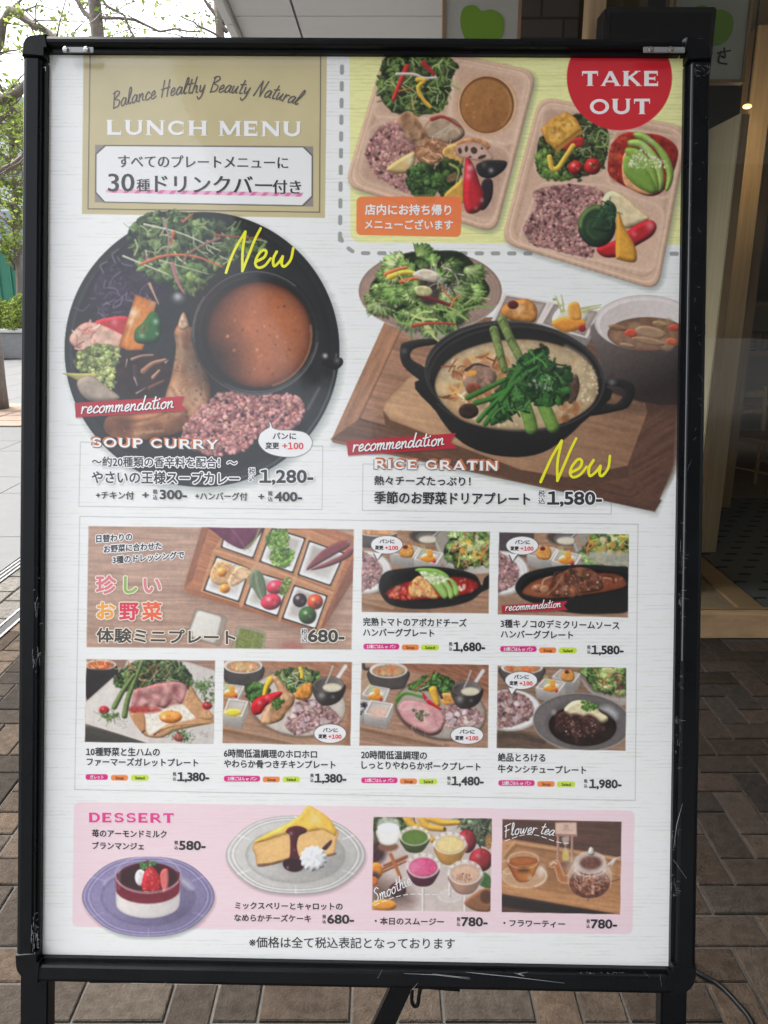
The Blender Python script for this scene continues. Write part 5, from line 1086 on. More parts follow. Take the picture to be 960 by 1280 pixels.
def quiche(x, y, k=1.0):
    poly([(x-44*k, y), (x-30*k, y-34*k), (x+24*k, y-40*k), (x+46*k, y-4*k), (x+30*k, y+34*k), (x-30*k, y+30*k)], (214, 148, 64), nz=(.25, 9*k), bev=(14*k, .8), edge=((160, 92, 36), 5*k)); ell(x-6*k, y-28*k, 16*k, 12*k, (110, 30, 34), bev=(8*k, .8))
def saucepan(x, y, k=1.0):
    stroke([(x+40*k, y-20*k), (x+75*k, y-70*k), (x+115*k, y-130*k)], 26*k, (222, 216, 212), 30*k, edge=((150, 146, 142), 4)); 
    poly([(x-104*k, y-6*k), (x-92*k, y+90*k), (x-40*k, y+140*k), (x+40*k, y+130*k), (x+96*k, y+80*k), (x+104*k, y-10*k)], (70, 62, 58), grad=(x-90*k, y, x+90*k, y+60*k, (40, 36, 36)), hl=[(x-50*k, y+70*k, 24*k, .4), (x+30*k, y+80*k, 12*k, .25)])
    ell(x, y-4*k, 106*k, 56*k, (120, 112, 106), edge=((60, 56, 54), 3)); ell(x, y, 96*k, 48*k, (66, 60, 58), grad=(x-90*k, y-40*k, x+90*k, y+30*k, (130, 122, 116))); ell(x+24*k, y+16*k, 66*k, 30*k, (216, 206, 180), edge=((176, 164, 136), 6))
    stroke([(x-20*k, y-10*k), (x+6*k, y-66*k), (x+30*k, y-130*k)], 9*k, (176, 172, 168), 12*k, bev=(5*k, .9))
def balloon_bg(cx_, cy_, rx, ry, tail=None):
    k = globals()['TF']; globals()['TF'] = (0., 0., 1.)
    c = globals()['CUR']; globals()['BAL'] = globals().get('BAL', 30)+1; globals()['CUR'] = globals()['BAL']
    ell(cx_, cy_, rx, ry, (70, 60, 60)); 
    if tail: poly([(cx_+tail[0]-5, cy_+tail[1]*.55), (cx_+tail[0], cy_+tail[1]), (cx_+tail[0]+7, cy_+tail[1]*.6)], (70, 60, 60), sm=False)
    ell(cx_, cy_, rx-.7, ry-.7, (240, 232, 228))
    if tail: poly([(cx_+tail[0]-4, cy_+tail[1]*.5), (cx_+tail[0]+.2, cy_+tail[1]*.93), (cx_+tail[0]+6, cy_+tail[1]*.5)], (240, 232, 228), sm=False)
    globals()['TF'] = k; globals()['CUR'] = c
# chicken plate
picture(7, (164, 124, 98), streak=(8, 34, 2, .2)); use(275, 820, 450)
poly([(290, 30), (900, 30), (900, 240), (600, 120), (290, 60)], (160, 108, 80), soft=5, streak=(20, 80, 9, .25)); stroke([(20, 510), (300, 560), (560, 620)], 30, (120, 84, 60), soft=8); stroke([(20, 490), (300, 545), (560, 606)], 9, (190, 150, 116), soft=4); poly([(870, 420), (905, 300), (905, 620), (850, 620)], (150, 104, 76), soft=4, streak=(100, 60, 8, .2))
cup(158, 66, 132, 54, 140, (72, 66, 64), (210, 200, 190), (200, 150, 104)); dots([(70, 60), (150, 40), (250, 60), (200, 100), (100, 95)], 40, 16, [(222, 120, 70), (200, 170, 110), (226, 180, 130), (176, 140, 90)], 121, .9)
sqbowl((20, 225), (40, 190), (168, 205), (118, 305), 40); trio(70, 250, 1.1); sqbowl((22, 390), (60, 290), (194, 310), (150, 416), 88, (216, 208, 198)); ell(90, 388, 56, 26, (226, 204, 60), bev=(16, .7), soft=4)
ell(530, 330, 336, 226, (120, 100, 84), 8, soft=2); ell(532, 326, 330, 220, (206, 196, 186), 8, edge=((160, 140, 122), 8), grad=(240, 200, 840, 480, (190, 178, 166)), nz=(.03, 40)); ell(535, 325, 290, 186, (198, 188, 176), 8, soft=8); stroke([(215, 400), (330, 500), (520, 556), (640, 556)], 10, (110, 88, 70), soft=5, a=.7)
leaves([(175, 230), (230, 190), (310, 200), (330, 240), (270, 290), (210, 310)], 70, 24, (30, 62, 28), (92, 140, 62), 122, .5); ring(245, 240, 50, 40, 12, (120, 160, 84), 200, 380, soft=4, a=.7)
leaves([(370, 140), (470, 90), (640, 100), (680, 150), (620, 200), (500, 250), (430, 190)], 190, 20, (34, 62, 28), (112, 150, 70), 123, .45); strands([(400, 130), (640, 110), (600, 190), (440, 200)], 30, 60, 6, [(190, 150, 130), (216, 214, 190), (120, 160, 84)], 124)
stroke([(550, 85), (560, 120), (560, 145)], 24, (232, 186, 50), bev=(10, .8)); stroke([(350, 160), (320, 210), (305, 265)], 46, (226, 178, 48), 30, bev=(20, .9), edge=((180, 126, 20), 6))
poly([(510, 280), (540, 215), (600, 185), (632, 190), (632, 260), (600, 300), (540, 300)], (206, 132, 52), nz=(.25, 16), bev=(24, .9), edge=((140, 80, 26), 8))
poly([(355, 150), (385, 135), (410, 160), (470, 240), (510, 270), (505, 330), (460, 380), (420, 440), (330, 470), (285, 460), (290, 400), (340, 330), (400, 290), (390, 220)], (200, 150, 108), nz=(.14, 22), bev=(32, 1), edge=((140, 92, 58), 9), hl=[(330, 390, 26, .3), (470, 280, 20, .2), (400, 180, 12, .3)])
poly([(215, 340), (250, 290), (330, 260), (425, 245), (400, 290), (320, 340), (280, 395), (230, 400)], (196, 24, 36), bev=(28, 1), edge=((130, 12, 22), 7), hl=[(270, 320, 14, .4), (320, 285, 14, .35)])
dots([(300, 400), (400, 300), (500, 280), (460, 380), (340, 460)], 46, 22, [(226, 184, 142), (150, 100, 62), (206, 150, 104), (130, 82, 50)], 251, .45, .4, 4); dots([(230, 350), (400, 255), (300, 370)], 10, 14, [(230, 90, 90), (140, 14, 24)], 252, .4, .4, 4)
leaves([(355, 310), (400, 290), (440, 310), (400, 360), (370, 360)], 40, 14, (48, 84, 34), (110, 150, 70), 125, .8, base=False)
rice([(450, 470), (500, 380), (530, 320), (620, 300), (720, 330), (800, 400), (820, 450), (740, 480), (640, 500), (560, 535), (490, 520)], 420, 126, 15, ((112, 82, 90), (206, 176, 180)), (70, 46, 54)); dots([(480, 400), (660, 310), (760, 420), (600, 480)], 14, 22, [(220, 204, 200), (206, 186, 188)], 127, .9)
saucepan(745, 200, 1.0)
balloon_bg(412.6, 917, 20.5, 12.3)
# tomato hamburger with avocado
picture(8, (160, 120, 92), streak=(4, 34, 2.4, .2)); use(445, 655, 620)
def backrow(salad_seed, dy=0):
    poly([(280, 40+dy), (420, 40+dy), (420, 210+dy), (280, 210+dy)], (164, 124, 96), sm=False, streak=(0, 60, 8, .2)); poly([(390, 50+dy), (640, 50+dy), (600, 130+dy), (400, 120+dy)], (74, 66, 62), soft=4); ell(490, 92+dy, 88, 44, (104, 98, 92), edge=((50, 46, 44), 5)); ell(495, 106+dy, 64, 26, (216, 206, 184), soft=3); stroke([(520, 90+dy), (560, 55+dy), (590, 30+dy)], 9, (190, 184, 178))
    poly([(545, 110+dy), (580, 250+dy), (660, 320+dy), (860, 340+dy), (930, 290+dy), (930, 40+dy), (620, 40+dy)], (150, 142, 130), grad=(560, 150+dy, 900, 320+dy, (186, 180, 170))); stroke([(550, 130+dy), (600, 230+dy), (680, 290+dy), (920, 290+dy)], 8, (196, 192, 184), soft=3)
    lettuce([(600, 190+dy), (640, 110+dy), (700, 50+dy), (930, 40+dy), (930, 250+dy), (850, 285+dy), (720, 285+dy), (640, 240+dy)], 46, 58, salad_seed)
    strands([(640, 120+dy), (900, 60+dy), (900, 250+dy), (700, 260+dy)], 36, 90, 7, [(206, 110, 60), (196, 92, 50), (180, 190, 120), (232, 196, 80)], salad_seed+1); dots([(660, 110+dy), (880, 80+dy), (880, 220+dy), (720, 260+dy)], 16, 22, [(226, 182, 60), (220, 160, 60), (214, 196, 160)], salad_seed+2, .9)
    sqbowl((232, 200+dy), (262, 130+dy), (440, 160+dy), (392, 232+dy), 78, (216, 208, 200)); quiche(345, 190+dy, 1.15); sqbowl((396, 240+dy), (440, 165+dy), (600, 200+dy), (552, 276+dy), 62, (216, 208, 200)); trio(492, 225+dy, 1.2)
def ricedish(seed, dy=0):
    ell(60, 330+dy, 190, 150, (196, 190, 184), edge=((150, 144, 138), 6)); ell(56, 326+dy, 178, 138, (224, 220, 216)); ell(50, 326+dy, 140, 108, (200, 194, 190), soft=6); ring(56, 326+dy, 160, 122, 3, (190, 184, 180), 270, 400, soft=2, a=.8)
    rice([(20, 200+dy), (80, 210+dy), (150, 260+dy), (176, 330+dy), (150, 400+dy), (80, 440+dy), (20, 450+dy)], 240, seed, 15, ((112, 82, 90), (196, 162, 168)), (70, 48, 54))
cup(150, 40, 150, 46, 120, (84, 76, 74), (206, 196, 188), (214, 150, 96)); backrow(131); ricedish(134)
stroke([(40, 540), (250, 590), (500, 620)], 40, (130, 92, 66), soft=8); stroke([(40, 528), (250, 580)], 8, (190, 150, 112), soft=4)
poly([(155, 420), (200, 330), (360, 300), (520, 290), (700, 312), (820, 350), (862, 420), (880, 370), (930, 345), (930, 430), (860, 470), (780, 530), (620, 570), (420, 585), (250, 560), (180, 500)], (28, 27, 27), edge=((60, 58, 56), 3)); poly([(185, 430), (230, 360), (370, 325), (530, 315), (700, 330), (800, 360), (845, 410), (820, 470), (700, 505), (500, 525), (300, 520), (210, 480)], (20, 19, 19))
poly([(205, 470), (300, 410), (500, 370), (720, 362), (830, 400), (825, 450), (720, 490), (520, 512), (300, 522), (230, 500)], (158, 28, 26), nz=(.25, 16), edge=((96, 14, 14), 10), soft=2); dots([(215, 480), (300, 430), (420, 510), (280, 515)], 44, 12, [(226, 180, 160), (206, 70, 50), (230, 120, 70)], 135, .8); dots([(660, 380), (810, 400), (780, 470), (680, 480)], 50, 10, [(196, 44, 36), (120, 18, 18), (222, 150, 140)], 136, .7)
poly([(360, 430), (430, 355), (500, 400), (560, 490), (540, 515), (460, 500), (380, 500)], (222, 170, 102), nz=(.25, 16), bev=(18, .9), edge=((170, 100, 50), 7)); dots([(360, 440), (430, 360), (550, 490), (420, 495)], 50, 11, [(240, 206, 150), (206, 120, 60), (190, 60, 40)], 137, .7)
for P, c in (([(405, 320), (440, 302), (560, 310), (640, 360), (600, 400), (480, 345)], (128, 176, 74)), ([(430, 330), (500, 330), (580, 390), (630, 480), (620, 510), (590, 505), (520, 420)], (150, 190, 96)), ([(580, 390), (620, 385), (665, 450), (670, 500), (640, 512), (620, 450)], (162, 196, 104)), ([(630, 370), (670, 385), (705, 440), (700, 490), (675, 490), (660, 430)], (150, 190, 90))): poly(P, c, bev=(18, .9), edge=((88, 128, 44), 6))
dots([(440, 335), (520, 330), (640, 380), (590, 400), (520, 410)], 120, 8, [(236, 232, 214), (216, 214, 190)], 138, .9, .3); dots([(700, 420), (740, 420), (740, 450), (700, 450)], 10, 11, [(236, 220, 200)], 139)
balloon_bg(483.5, 681, 20.3, 11.8, (-12, 20))
# mushroom sauce hamburger
picture(9, (150, 116, 92), streak=(4, 34, 2.4, .2)); use(615, 655, 795)
poly([(40, 50), (290, 50), (280, 200), (40, 200)], (74, 66, 70), soft=6); backrow(141, 6); ricedish(144, -2)
poly([(660, 190), (930, 200), (930, 300), (690, 260)], (170, 166, 158), soft=5, a=.8)
poly([(155, 410), (220, 330), (400, 285), (600, 270), (800, 280), (930, 310), (930, 560), (760, 600), (500, 590), (250, 520), (175, 470)], (26, 27, 26), edge=((58, 60, 58), 3)); poly([(190, 430), (260, 350), (450, 310), (650, 300), (850, 320), (930, 350), (920, 420), (700, 470), (450, 500), (260, 480)], (16, 16, 16))
poly([(200, 450), (280, 380), (420, 345), (640, 330), (830, 335), (895, 385), (880, 420), (760, 450), (560, 478), (380, 495), (250, 480)], (148, 82, 50), nz=(.1, 26), edge=((96, 48, 28), 10), grad=(220, 440, 880, 380, (128, 62, 36)), soft=2)
poly([(370, 400), (450, 330), (560, 290), (650, 300), (720, 350), (740, 430), (660, 455), (540, 470), (420, 485), (380, 450)], (104, 54, 34), nz=(.3, 18), bev=(26, 1), hl=[(480, 430, 20, .3), (560, 400, 16, .3)])
for P, w, c in (([(410, 370), (420, 330), (460, 320)], 16, (74, 44, 34)), ([(330, 420), (350, 370), (400, 350)], 14, (196, 150, 120)), ([(380, 470), (430, 420), (470, 350), (510, 310)], 26, (132, 76, 50)), ([(520, 300), (560, 330), (620, 310), (650, 300)], 18, (64, 50, 38)), ([(560, 330), (600, 350), (640, 330)], 12, (110, 120, 70)), ([(640, 340), (690, 370), (700, 430)], 20, (84, 44, 32)), ([(700, 380), (760, 360), (830, 380)], 14, (190, 130, 100)), ([(740, 340), (800, 350), (810, 390)], 22, (96, 46, 32)), ([(520, 380), (600, 390), (680, 420)], 16, (150, 90, 62))): stroke(P, w, c, w*.6, bev=(w*.45, 1), soft=1.6)
dots([(380, 440), (460, 330), (640, 310), (740, 380), (640, 450), (460, 480)], 70, 24, [(74, 40, 30), (140, 84, 56), (56, 32, 26), (166, 106, 74)], 253, .55, .4, 3)
ell(306, 430, 42, 28, (150, 92, 62), bev=(22, .9), hl=[(290, 420, 9, .5)]); ell(350, 435, 30, 26, (170, 120, 90), bev=(14, .8)); dots([(380, 430), (500, 340), (840, 350), (840, 400), (500, 470)], 46, 7, [(230, 196, 170), (206, 160, 130)], 145, .8, .3)
balloon_bg(652.7, 682, 20.5, 11.8, (-12, 21))
# pork plate
picture(10, (164, 124, 100), streak=(8, 34, 2.2, .22)); use(445, 825, 620)
poly([(340, 20), (910, 20), (910, 260), (640, 130), (350, 70)], (146, 94, 70), soft=5, streak=(20, 80, 9, .25)); stroke([(20, 470), (300, 530), (620, 600)], 26, (116, 82, 60), soft=7); stroke([(20, 450), (300, 512), (600, 580)], 8, (190, 150, 118), soft=4); poly([(20, 120), (100, 60), (120, 200), (40, 260)], (180, 144, 116), soft=4, streak=(120, 40, 6, .15))
stroke([(110, 60), (60, 60), (50, 30)], 22, (60, 54, 52), bev=(8, .8)); cup(222, 70, 130, 54, 130, (76, 70, 68), (216, 206, 198), (196, 150, 110)); dots([(120, 70), (220, 40), (320, 70), (240, 100)], 40, 16, [(222, 110, 60), (206, 140, 90), (190, 160, 104), (176, 140, 100)], 151, .9)
sqbowl((40, 236), (90, 170), (232, 196), (196, 285), 40); trio(130, 240, 1.15); sqbowl((-60, 360), (20, 270), (96, 280), (46, 380), 60); dots([(25, 300), (80, 300), (60, 360), (25, 370)], 40, 8, [(40, 40, 52), (70, 70, 84), (24, 24, 30)], 152, .9); sqbowl((52, 366), (100, 275), (256, 300), (212, 394), 80, (216, 208, 200)); poly([(90, 365), (120, 330), (200, 335), (205, 375), (150, 395)], (222, 180, 160), soft=8, nz=(.1, 8))
ell(580, 345, 318, 208, (96, 82, 70), 12, soft=2); ell(582, 338, 308, 198, (176, 164, 152), 12, edge=((120, 104, 90), 7), grad=(300, 200, 860, 480, (150, 138, 128))); ell(585, 335, 280, 174, (166, 154, 142), 12, soft=7)
leaves([(360, 200), (440, 130), (560, 100), (650, 130), (670, 190), (600, 230), (480, 210)], 200, 20, (30, 56, 28), (100, 146, 66), 153, .45)
for P, w, c in (([(400, 210), (450, 170), (520, 110)], 9, (190, 70, 56)), ([(440, 200), (500, 175)], 9, (206, 190, 176)), ([(430, 190), (480, 140), (530, 85)], 6, (196, 100, 70))): stroke(P, w, c, w*.6)
for i in range(7): stroke([(275, 300-6*i), (340, 235-4*i+i*2), (460, 260-2*i)], 16, [(96, 150, 62), (60, 110, 44), (126, 170, 84)][i % 3], 8, bev=(6, .8))
stroke([(530, 210), (545, 260), (560, 300)], 62, (222, 170, 56), 40, bev=(24, .9), edge=((176, 120, 26), 7)); poly([(455, 220), (490, 260), (550, 310), (590, 335), (570, 345), (500, 305), (465, 265)], (190, 24, 36), bev=(14, 1), hl=[(490, 270, 9, .4)]); poly([(585, 240), (620, 225), (690, 240), (695, 290), (640, 310), (595, 300)], (206, 144, 66), nz=(.25, 12), bev=(18, .8)); stroke([(560, 190), (575, 230), (590, 260)], 18, (60, 50, 60))
poly([(292, 330), (330, 285), (420, 285), (500, 310), (570, 345), (606, 395), (595, 470), (560, 510), (500, 518), (420, 490), (350, 450), (310, 400)], (90, 62, 52), bev=(10, .8)); poly([(290, 325), (330, 280), (420, 282), (500, 305), (570, 340), (604, 390), (590, 460), (550, 490), (500, 500), (420, 470), (350, 430), (310, 385)], (206, 148, 148), nz=(.08, 26), bev=(16, .7), edge=((160, 96, 98), 7), hl=[(380, 320, 30, .2), (540, 480, 24, .3)])
dots([(310, 320), (420, 290), (590, 390), (540, 480), (400, 440)], 46, 30, [(224, 176, 172), (186, 124, 126), (214, 160, 156)], 255, .4, .4, 6); strands([(320, 310), (560, 350), (560, 470), (360, 410)], 26, 90, 3, [(222, 176, 174), (186, 122, 124)], 154); leaves([(390, 350), (440, 345), (500, 355), (480, 395), (430, 420)], 34, 13, (60, 84, 50), (126, 146, 96), 155, .4, base=False)
rice([(600, 370), (610, 330), (680, 300), (780, 310), (860, 370), (870, 410), (800, 450), (700, 470), (620, 450)], 330, 156, 15, ((104, 80, 88), (210, 180, 184)), (70, 48, 54)); dots([(620, 380), (780, 330), (820, 420), (680, 440)], 12, 22, [(222, 206, 202), (206, 186, 188)], 157, .9)
saucepan(760, 200, .96)
balloon_bg(583.7, 919, 20.8, 11.6)
# beef stew plate
picture(11, (140, 108, 86), streak=(6, 34, 2.4, .22)); use(615, 825, 795)
poly([(30, 480), (300, 520), (420, 600), (30, 610)], (96, 74, 60), soft=8, streak=(8, 60, 7, .25)); stroke([(30, 500), (200, 500), (340, 545)], 24, (58, 48, 42), soft=10)
cup(200, 50, 140, 44, 100, (84, 78, 76), (216, 208, 200), (206, 140, 96)); dots([(110, 45), (290, 45), (260, 75), (130, 70)], 24, 14, [(220, 100, 50), (200, 160, 110)], 161, .9)
poly([(590, 110), (640, 200), (740, 260), (900, 290), (900, 40), (640, 50)], (128, 112, 98), grad=(600, 120, 880, 270, (166, 156, 146))); lettuce([(630, 130), (660, 60), (900, 50), (900, 210), (800, 210), (690, 180)], 36, 56, 162); strands([(680, 100), (880, 80), (880, 190), (740, 190)], 30, 70, 6, [(196, 90, 56), (150, 176, 100), (110, 50, 60), (206, 120, 70)], 163); ell(780, 72, 46, 22, (190, 186, 120), 10, bev=(12, .8)); stroke([(600, 130), (660, 210), (760, 250), (890, 270)], 7, (176, 168, 160), soft=3)
sqbowl((400, 110), (456, 60), (590, 90), (548, 150), 80, (206, 198, 192)); quiche(505, 108, 1.0); sqbowl((290, 184), (350, 120), (492, 150), (440, 220), 76, (214, 206, 200)); trio(390, 178, 1.1)
ell(120, 335, 210, 140, (196, 190, 184), edge=((150, 144, 138), 6)); ell(116, 330, 198, 130, (222, 218, 214)); ell(110, 330, 160, 104, (204, 198, 194), soft=6)
rice([(30, 240), (120, 210), (220, 240), (272, 310), (260, 380), (170, 430), (80, 445), (30, 430)], 330, 164, 15, ((104, 78, 84), (190, 158, 162)), (66, 46, 50)); dots([(50, 260), (240, 300), (180, 380), (80, 400)], 12, 20, [(206, 190, 188), (190, 170, 172)], 165, .9)
ell(600, 415, 330, 196, (150, 142, 136), 4, soft=2); ell(600, 414, 322, 188, (112, 104, 102), 4, edge=((88, 82, 80), 8), grad=(300, 300, 880, 520, (98, 92, 90))); ell(602, 424, 236, 150, (84, 78, 76), 3, soft=8); ell(604, 440, 226, 134, (30, 17, 14), 3, edge=((18, 10, 9), 10), nz=(.2, 30)); poly([(720, 320), (780, 310), (830, 350), (826, 390), (780, 360)], (176, 174, 178), soft=8); ell(412, 350, 12, 14, (170, 164, 162), soft=6)
poly([(480, 330), (540, 275), (620, 270), (690, 300), (720, 345), (772, 380), (760, 415), (690, 420), (620, 390), (520, 375)], (222, 208, 166), nz=(.1, 22), bev=(28, .9), edge=((170, 150, 104), 8))
leaves([(585, 280), (640, 280), (700, 310), (660, 340), (610, 330)], 50, 13, (60, 110, 40), (120, 170, 70), 166, .8, base=False)
for x, y, rx, ry, s_ in ((475, 400, 52, 56, 1), (460, 450, 40, 44, 2), (575, 400, 62, 36, 3), (665, 405, 56, 36, 4), (560, 470, 70, 42, 5), (650, 460, 60, 40, 6), (720, 450, 44, 28, 7), (560, 512, 60, 20, 8)): ell(x, y, rx, ry, (58, 34, 30), s_*9, nz=(.5, 14), bev=(20, 1.2), soft=4)
dots([(430, 400), (500, 360), (740, 420), (700, 500), (520, 520), (440, 470)], 90, 10, [(110, 70, 64), (84, 50, 46), (40, 22, 20), (150, 104, 96)], 167, .7, .3); dots([(440, 440), (560, 380), (700, 420), (540, 520)], 18, 6, [(226, 206, 200)], 168, .9, .3)
balloon_bg(651.5, 850.5, 20.5, 11.5, (-12, 19))
# ---- desserts on their plates
def relief_plate(x, y, rx, ry, c, seed):
    lt = tuple(min(255, v*1.25+14) for v in c); dk = tuple(v*.7 for v in c); P = []
    for i in range(96): a = 6.2832*i/96; q = 1+.012*math.cos(6*a); P.append((x+rx*q*math.cos(a), y+ry*q*math.sin(a)))
    shadow_poly([(p[0], p[1]+6) for p in P], 1, 2, .42, 6); poly(P, c, sm=False, edge=(dk, 5), grad=(x-rx, y-ry, x+rx, y+ry, tuple(v*.86 for v in c)))
    for q, w, cc, a in ((.965, 4, lt, .8), (.93, 4, dk, .7), (.90, 4, lt, .9), (.87, 3, dk, .6)): stroke([(x+(p[0]-x)*q, y+(p[1]-y)*q) for p in P+[P[0]]], w, cc, sm=False, soft=1.2, a=a)
    for k in range(6):
        a = 6.2832*(k+.5)/6; stroke([(x+rx*.78*math.cos(a), y+ry*.78*math.sin(a)), (x+rx*.97*math.cos(a), y+ry*.97*math.sin(a))], 4, lt, 7, soft=2, a=.55)
    ell(x, y+4, rx*.72, ry*.7, tuple(v*.95 for v in c), edge=(dk, 8), soft=3, grad=(x-rx*.6, y, x+rx*.6, y+ry*.4, tuple(v*.78 for v in c)))
begin(12); use(90, 1000, 280)
relief_plate(482, 610, 414, 256, (142, 132, 172), 1)
stroke([(205, 530), (225, 500), (262, 482)], 12, (196, 188, 214), 4, soft=5, a=.7); poly([(660, 480), (720, 500), (770, 560), (740, 560), (690, 520)], (190, 184, 206), soft=6, a=.8)
ell(560, 720, 190, 50, (84, 76, 110), soft=30, a=.6)
poly([(275, 480), (277, 655)]+[(478+201*math.cos(math.radians(q)), 655+92*math.sin(math.radians(q))) for q in range(180, -1, -10)]+[(684, 480)], (226, 218, 212), sm=False, grad=(290, 640, 670, 660, (196, 188, 186)), edge=((176, 166, 166), 6))
poly([(274, 470), (275, 560)]+[(479+204*math.cos(math.radians(q)), 560+95*math.sin(math.radians(q))) for q in range(180, -1, -10)]+[(684, 460), (480, 380)], (130, 34, 50), sm=False, soft=2, edge=((96, 22, 38), 10), nz=(.15, 12)); poly([(274, 490), (275, 540)]+[(479+204*math.cos(math.radians(q)), 536+95*math.sin(math.radians(q))) for q in range(180, -1, -10)]+[(684, 480)], (110, 26, 42), sm=False, soft=3, a=.7)
ell(480, 490, 196, 96, (52, 22, 30), edge=((130, 26, 44), 7), nz=(.1, 30)); 
ell(434, 490, 36, 52, (226, 220, 220), bev=(20, .8)); stroke([(420, 450), (440, 480), (420, 520)], 8, (190, 182, 186), soft=4)
poly([(488, 412), (520, 430), (555, 480), (572, 540), (556, 585), (500, 592), (452, 580), (440, 530), (460, 450)], (186, 28, 40), bev=(34, 1), edge=((126, 12, 24), 8), hl=[(480, 470, 16, .25)]); dots([(480, 430), (560, 500), (550, 580), (450, 570)], 60, 5, [(232, 130, 110), (216, 90, 84)], 171, .8)
poly([(560, 455), (585, 432), (608, 445), (612, 520), (600, 570), (575, 580), (556, 500)], (214, 110, 104), bev=(14, .8), edge=((176, 50, 54), 7)); leaves([(432, 400), (470, 405), (470, 430), (440, 430)], 18, 16, (50, 100, 44), (110, 160, 90), 172, .7, base=False); leaves([(490, 395), (528, 392), (520, 412), (495, 415)], 16, 15, (50, 100, 44), (110, 160, 90), 173, .7, base=False)
ring(480, 470, 206, 112, 5, (206, 196, 206), 0, 360, soft=1.6, a=.75); ring(480, 478, 204, 112, 4, (220, 208, 214), 20, 165, soft=1.6, a=.8); stroke([(276, 470), (280, 640)], 4, (206, 200, 210), a=.6); stroke([(684, 470), (678, 640)], 4, (206, 200, 210), a=.6); stroke([(300, 440), (296, 560)], 8, (190, 176, 196), soft=5, a=.4)
begin(13); use(270, 1000, 470)
relief_plate(478, 328, 414, 238, (208, 204, 198), 2)
ell(560, 400, 200, 60, (150, 146, 142), soft=30, a=.5)
poly([(232, 260), (238, 340), (250, 392), (330, 390), (430, 360), (520, 350), (640, 342), (700, 330), (720, 260), (712, 170), (440, 200)], (230, 182, 112), nz=(.08, 6), edge=((180, 124, 66), 7)); poly([(250, 385), (330, 376), (440, 350), (640, 332), (716, 316), (712, 330), (640, 345), (440, 366), (330, 392), (262, 402)], (120, 84, 60), nz=(.3, 8))
poly([(225, 256), (300, 205), (440, 135), (510, 85), (550, 35), (610, 60), (680, 110), (720, 175), (712, 215), (640, 180), (560, 190), (420, 205), (300, 245)], (240, 190, 70), edge=((206, 146, 44), 9), nz=(.08, 20), bev=(22, .6), hl=[(590, 110, 30, .3), (380, 190, 40, .15)])
stroke([(556, 40), (590, 110), (640, 180)], 9, (236, 196, 120), soft=6, a=.6); poly([(636, 290), (690, 240), (692, 262), (660, 300)], (60, 36, 44), nz=(.4, 8))
poly([(418, 190), (440, 165), (490, 155), (540, 172), (540, 195), (500, 215), (485, 270), (495, 330), (520, 370), (510, 415), (470, 430), (420, 415), (402, 380), (440, 340), (445, 260), (440, 210)], (76, 22, 34), bev=(14, .9), hl=[(450, 200, 12, .3), (470, 300, 8, .2)]); poly([(402, 375), (440, 350), (520, 370), (520, 415), (470, 432), (420, 415)], (46, 16, 26), soft=2, hl=[(430, 405, 8, .4)])
poly([(585+(84 if k_ % 2 else 74)*math.cos(k_*.2417), 352+(80 if k_ % 2 else 71)*math.sin(k_*.2417)) for k_ in range(26)], (224, 224, 224), n=2, bev=(28, 1.), edge=((180, 182, 188), 7))
for i in range(9): a = i*.7; stroke([(585+20*math.cos(a), 350+20*math.sin(a)), (585+50*math.cos(a+.3), 350+48*math.sin(a+.3)), (585+76*math.cos(a+.5), 352+70*math.sin(a+.5))], 14, (240, 240, 240) if i % 2 else (200, 202, 206), 5, soft=4, a=.8)
# smoothies
picture(14, (196, 180, 172), nz=(.05, 20), grad=(0, 0, 1, 1, (196, 180, 172))); use(460, 1010, 620)
poly([(30, 70), (290, 70), (280, 200), (200, 240), (60, 260), (30, 200)], (74, 84, 50), soft=8, nz=(.4, 14)); leaves([(30, 80), (300, 75), (270, 150), (40, 180)], 80, 26, (54, 74, 36), (130, 160, 90), 181, .4)
poly([(30, 260), (130, 260), (120, 380), (30, 420)], (60, 34, 36), soft=8, nz=(.5, 16)); poly([(30, 520), (150, 560), (300, 640), (300, 720), (30, 740)], (96, 60, 50), soft=24, a=.8)
leaves([(660, 80), (930, 75), (925, 260), (820, 270), (700, 150)], 120, 34, (50, 58, 40), (130, 146, 110), 182, .25)
for P, w in (([(300, 75), (330, 120), (400, 170), (480, 240)], 74), ([(400, 75), (450, 140), (570, 160)], 66), ([(460, 75), (560, 110), (680, 110)], 60)): stroke(P, w, (226, 176, 60), w*.6, bev=(w*.45, .7), edge=((180, 126, 30), 9))
stroke([(345, 70), (352, 120)], 9, (60, 46, 30), 3); ell(574, 156, 9, 14, (60, 46, 34))
for x, y, rx, ry in ((740, 250, 72, 88), (846, 390, 88, 88)): ell(x, y, rx, ry, (158, 34, 44), bev=(60, 1), edge=((96, 14, 26), 12), nz=(.2, 20), hl=[(x-20, y-30, 18, .3)]); stroke([(x, y-50), (x+6, y-74)], 8, (70, 46, 30), 4)
ell(905, 250, 26, 60, (150, 110, 60), nz=(.4, 10)); poly([(830, 560), (860, 480), (920, 520), (920, 600), (860, 590)], (60, 100, 48), nz=(.2, 12), bev=(14, .8))
for a, b in (((100, 460), (290, 370)), ((110, 480), (280, 400)), ((120, 430), (290, 360))): stroke([a, b], 18, (150, 84, 50), bev=(8, .9))
stroke([(168, 345), (205, 430), (242, 522)], 26, (176, 96, 54), bev=(11, 1)); 
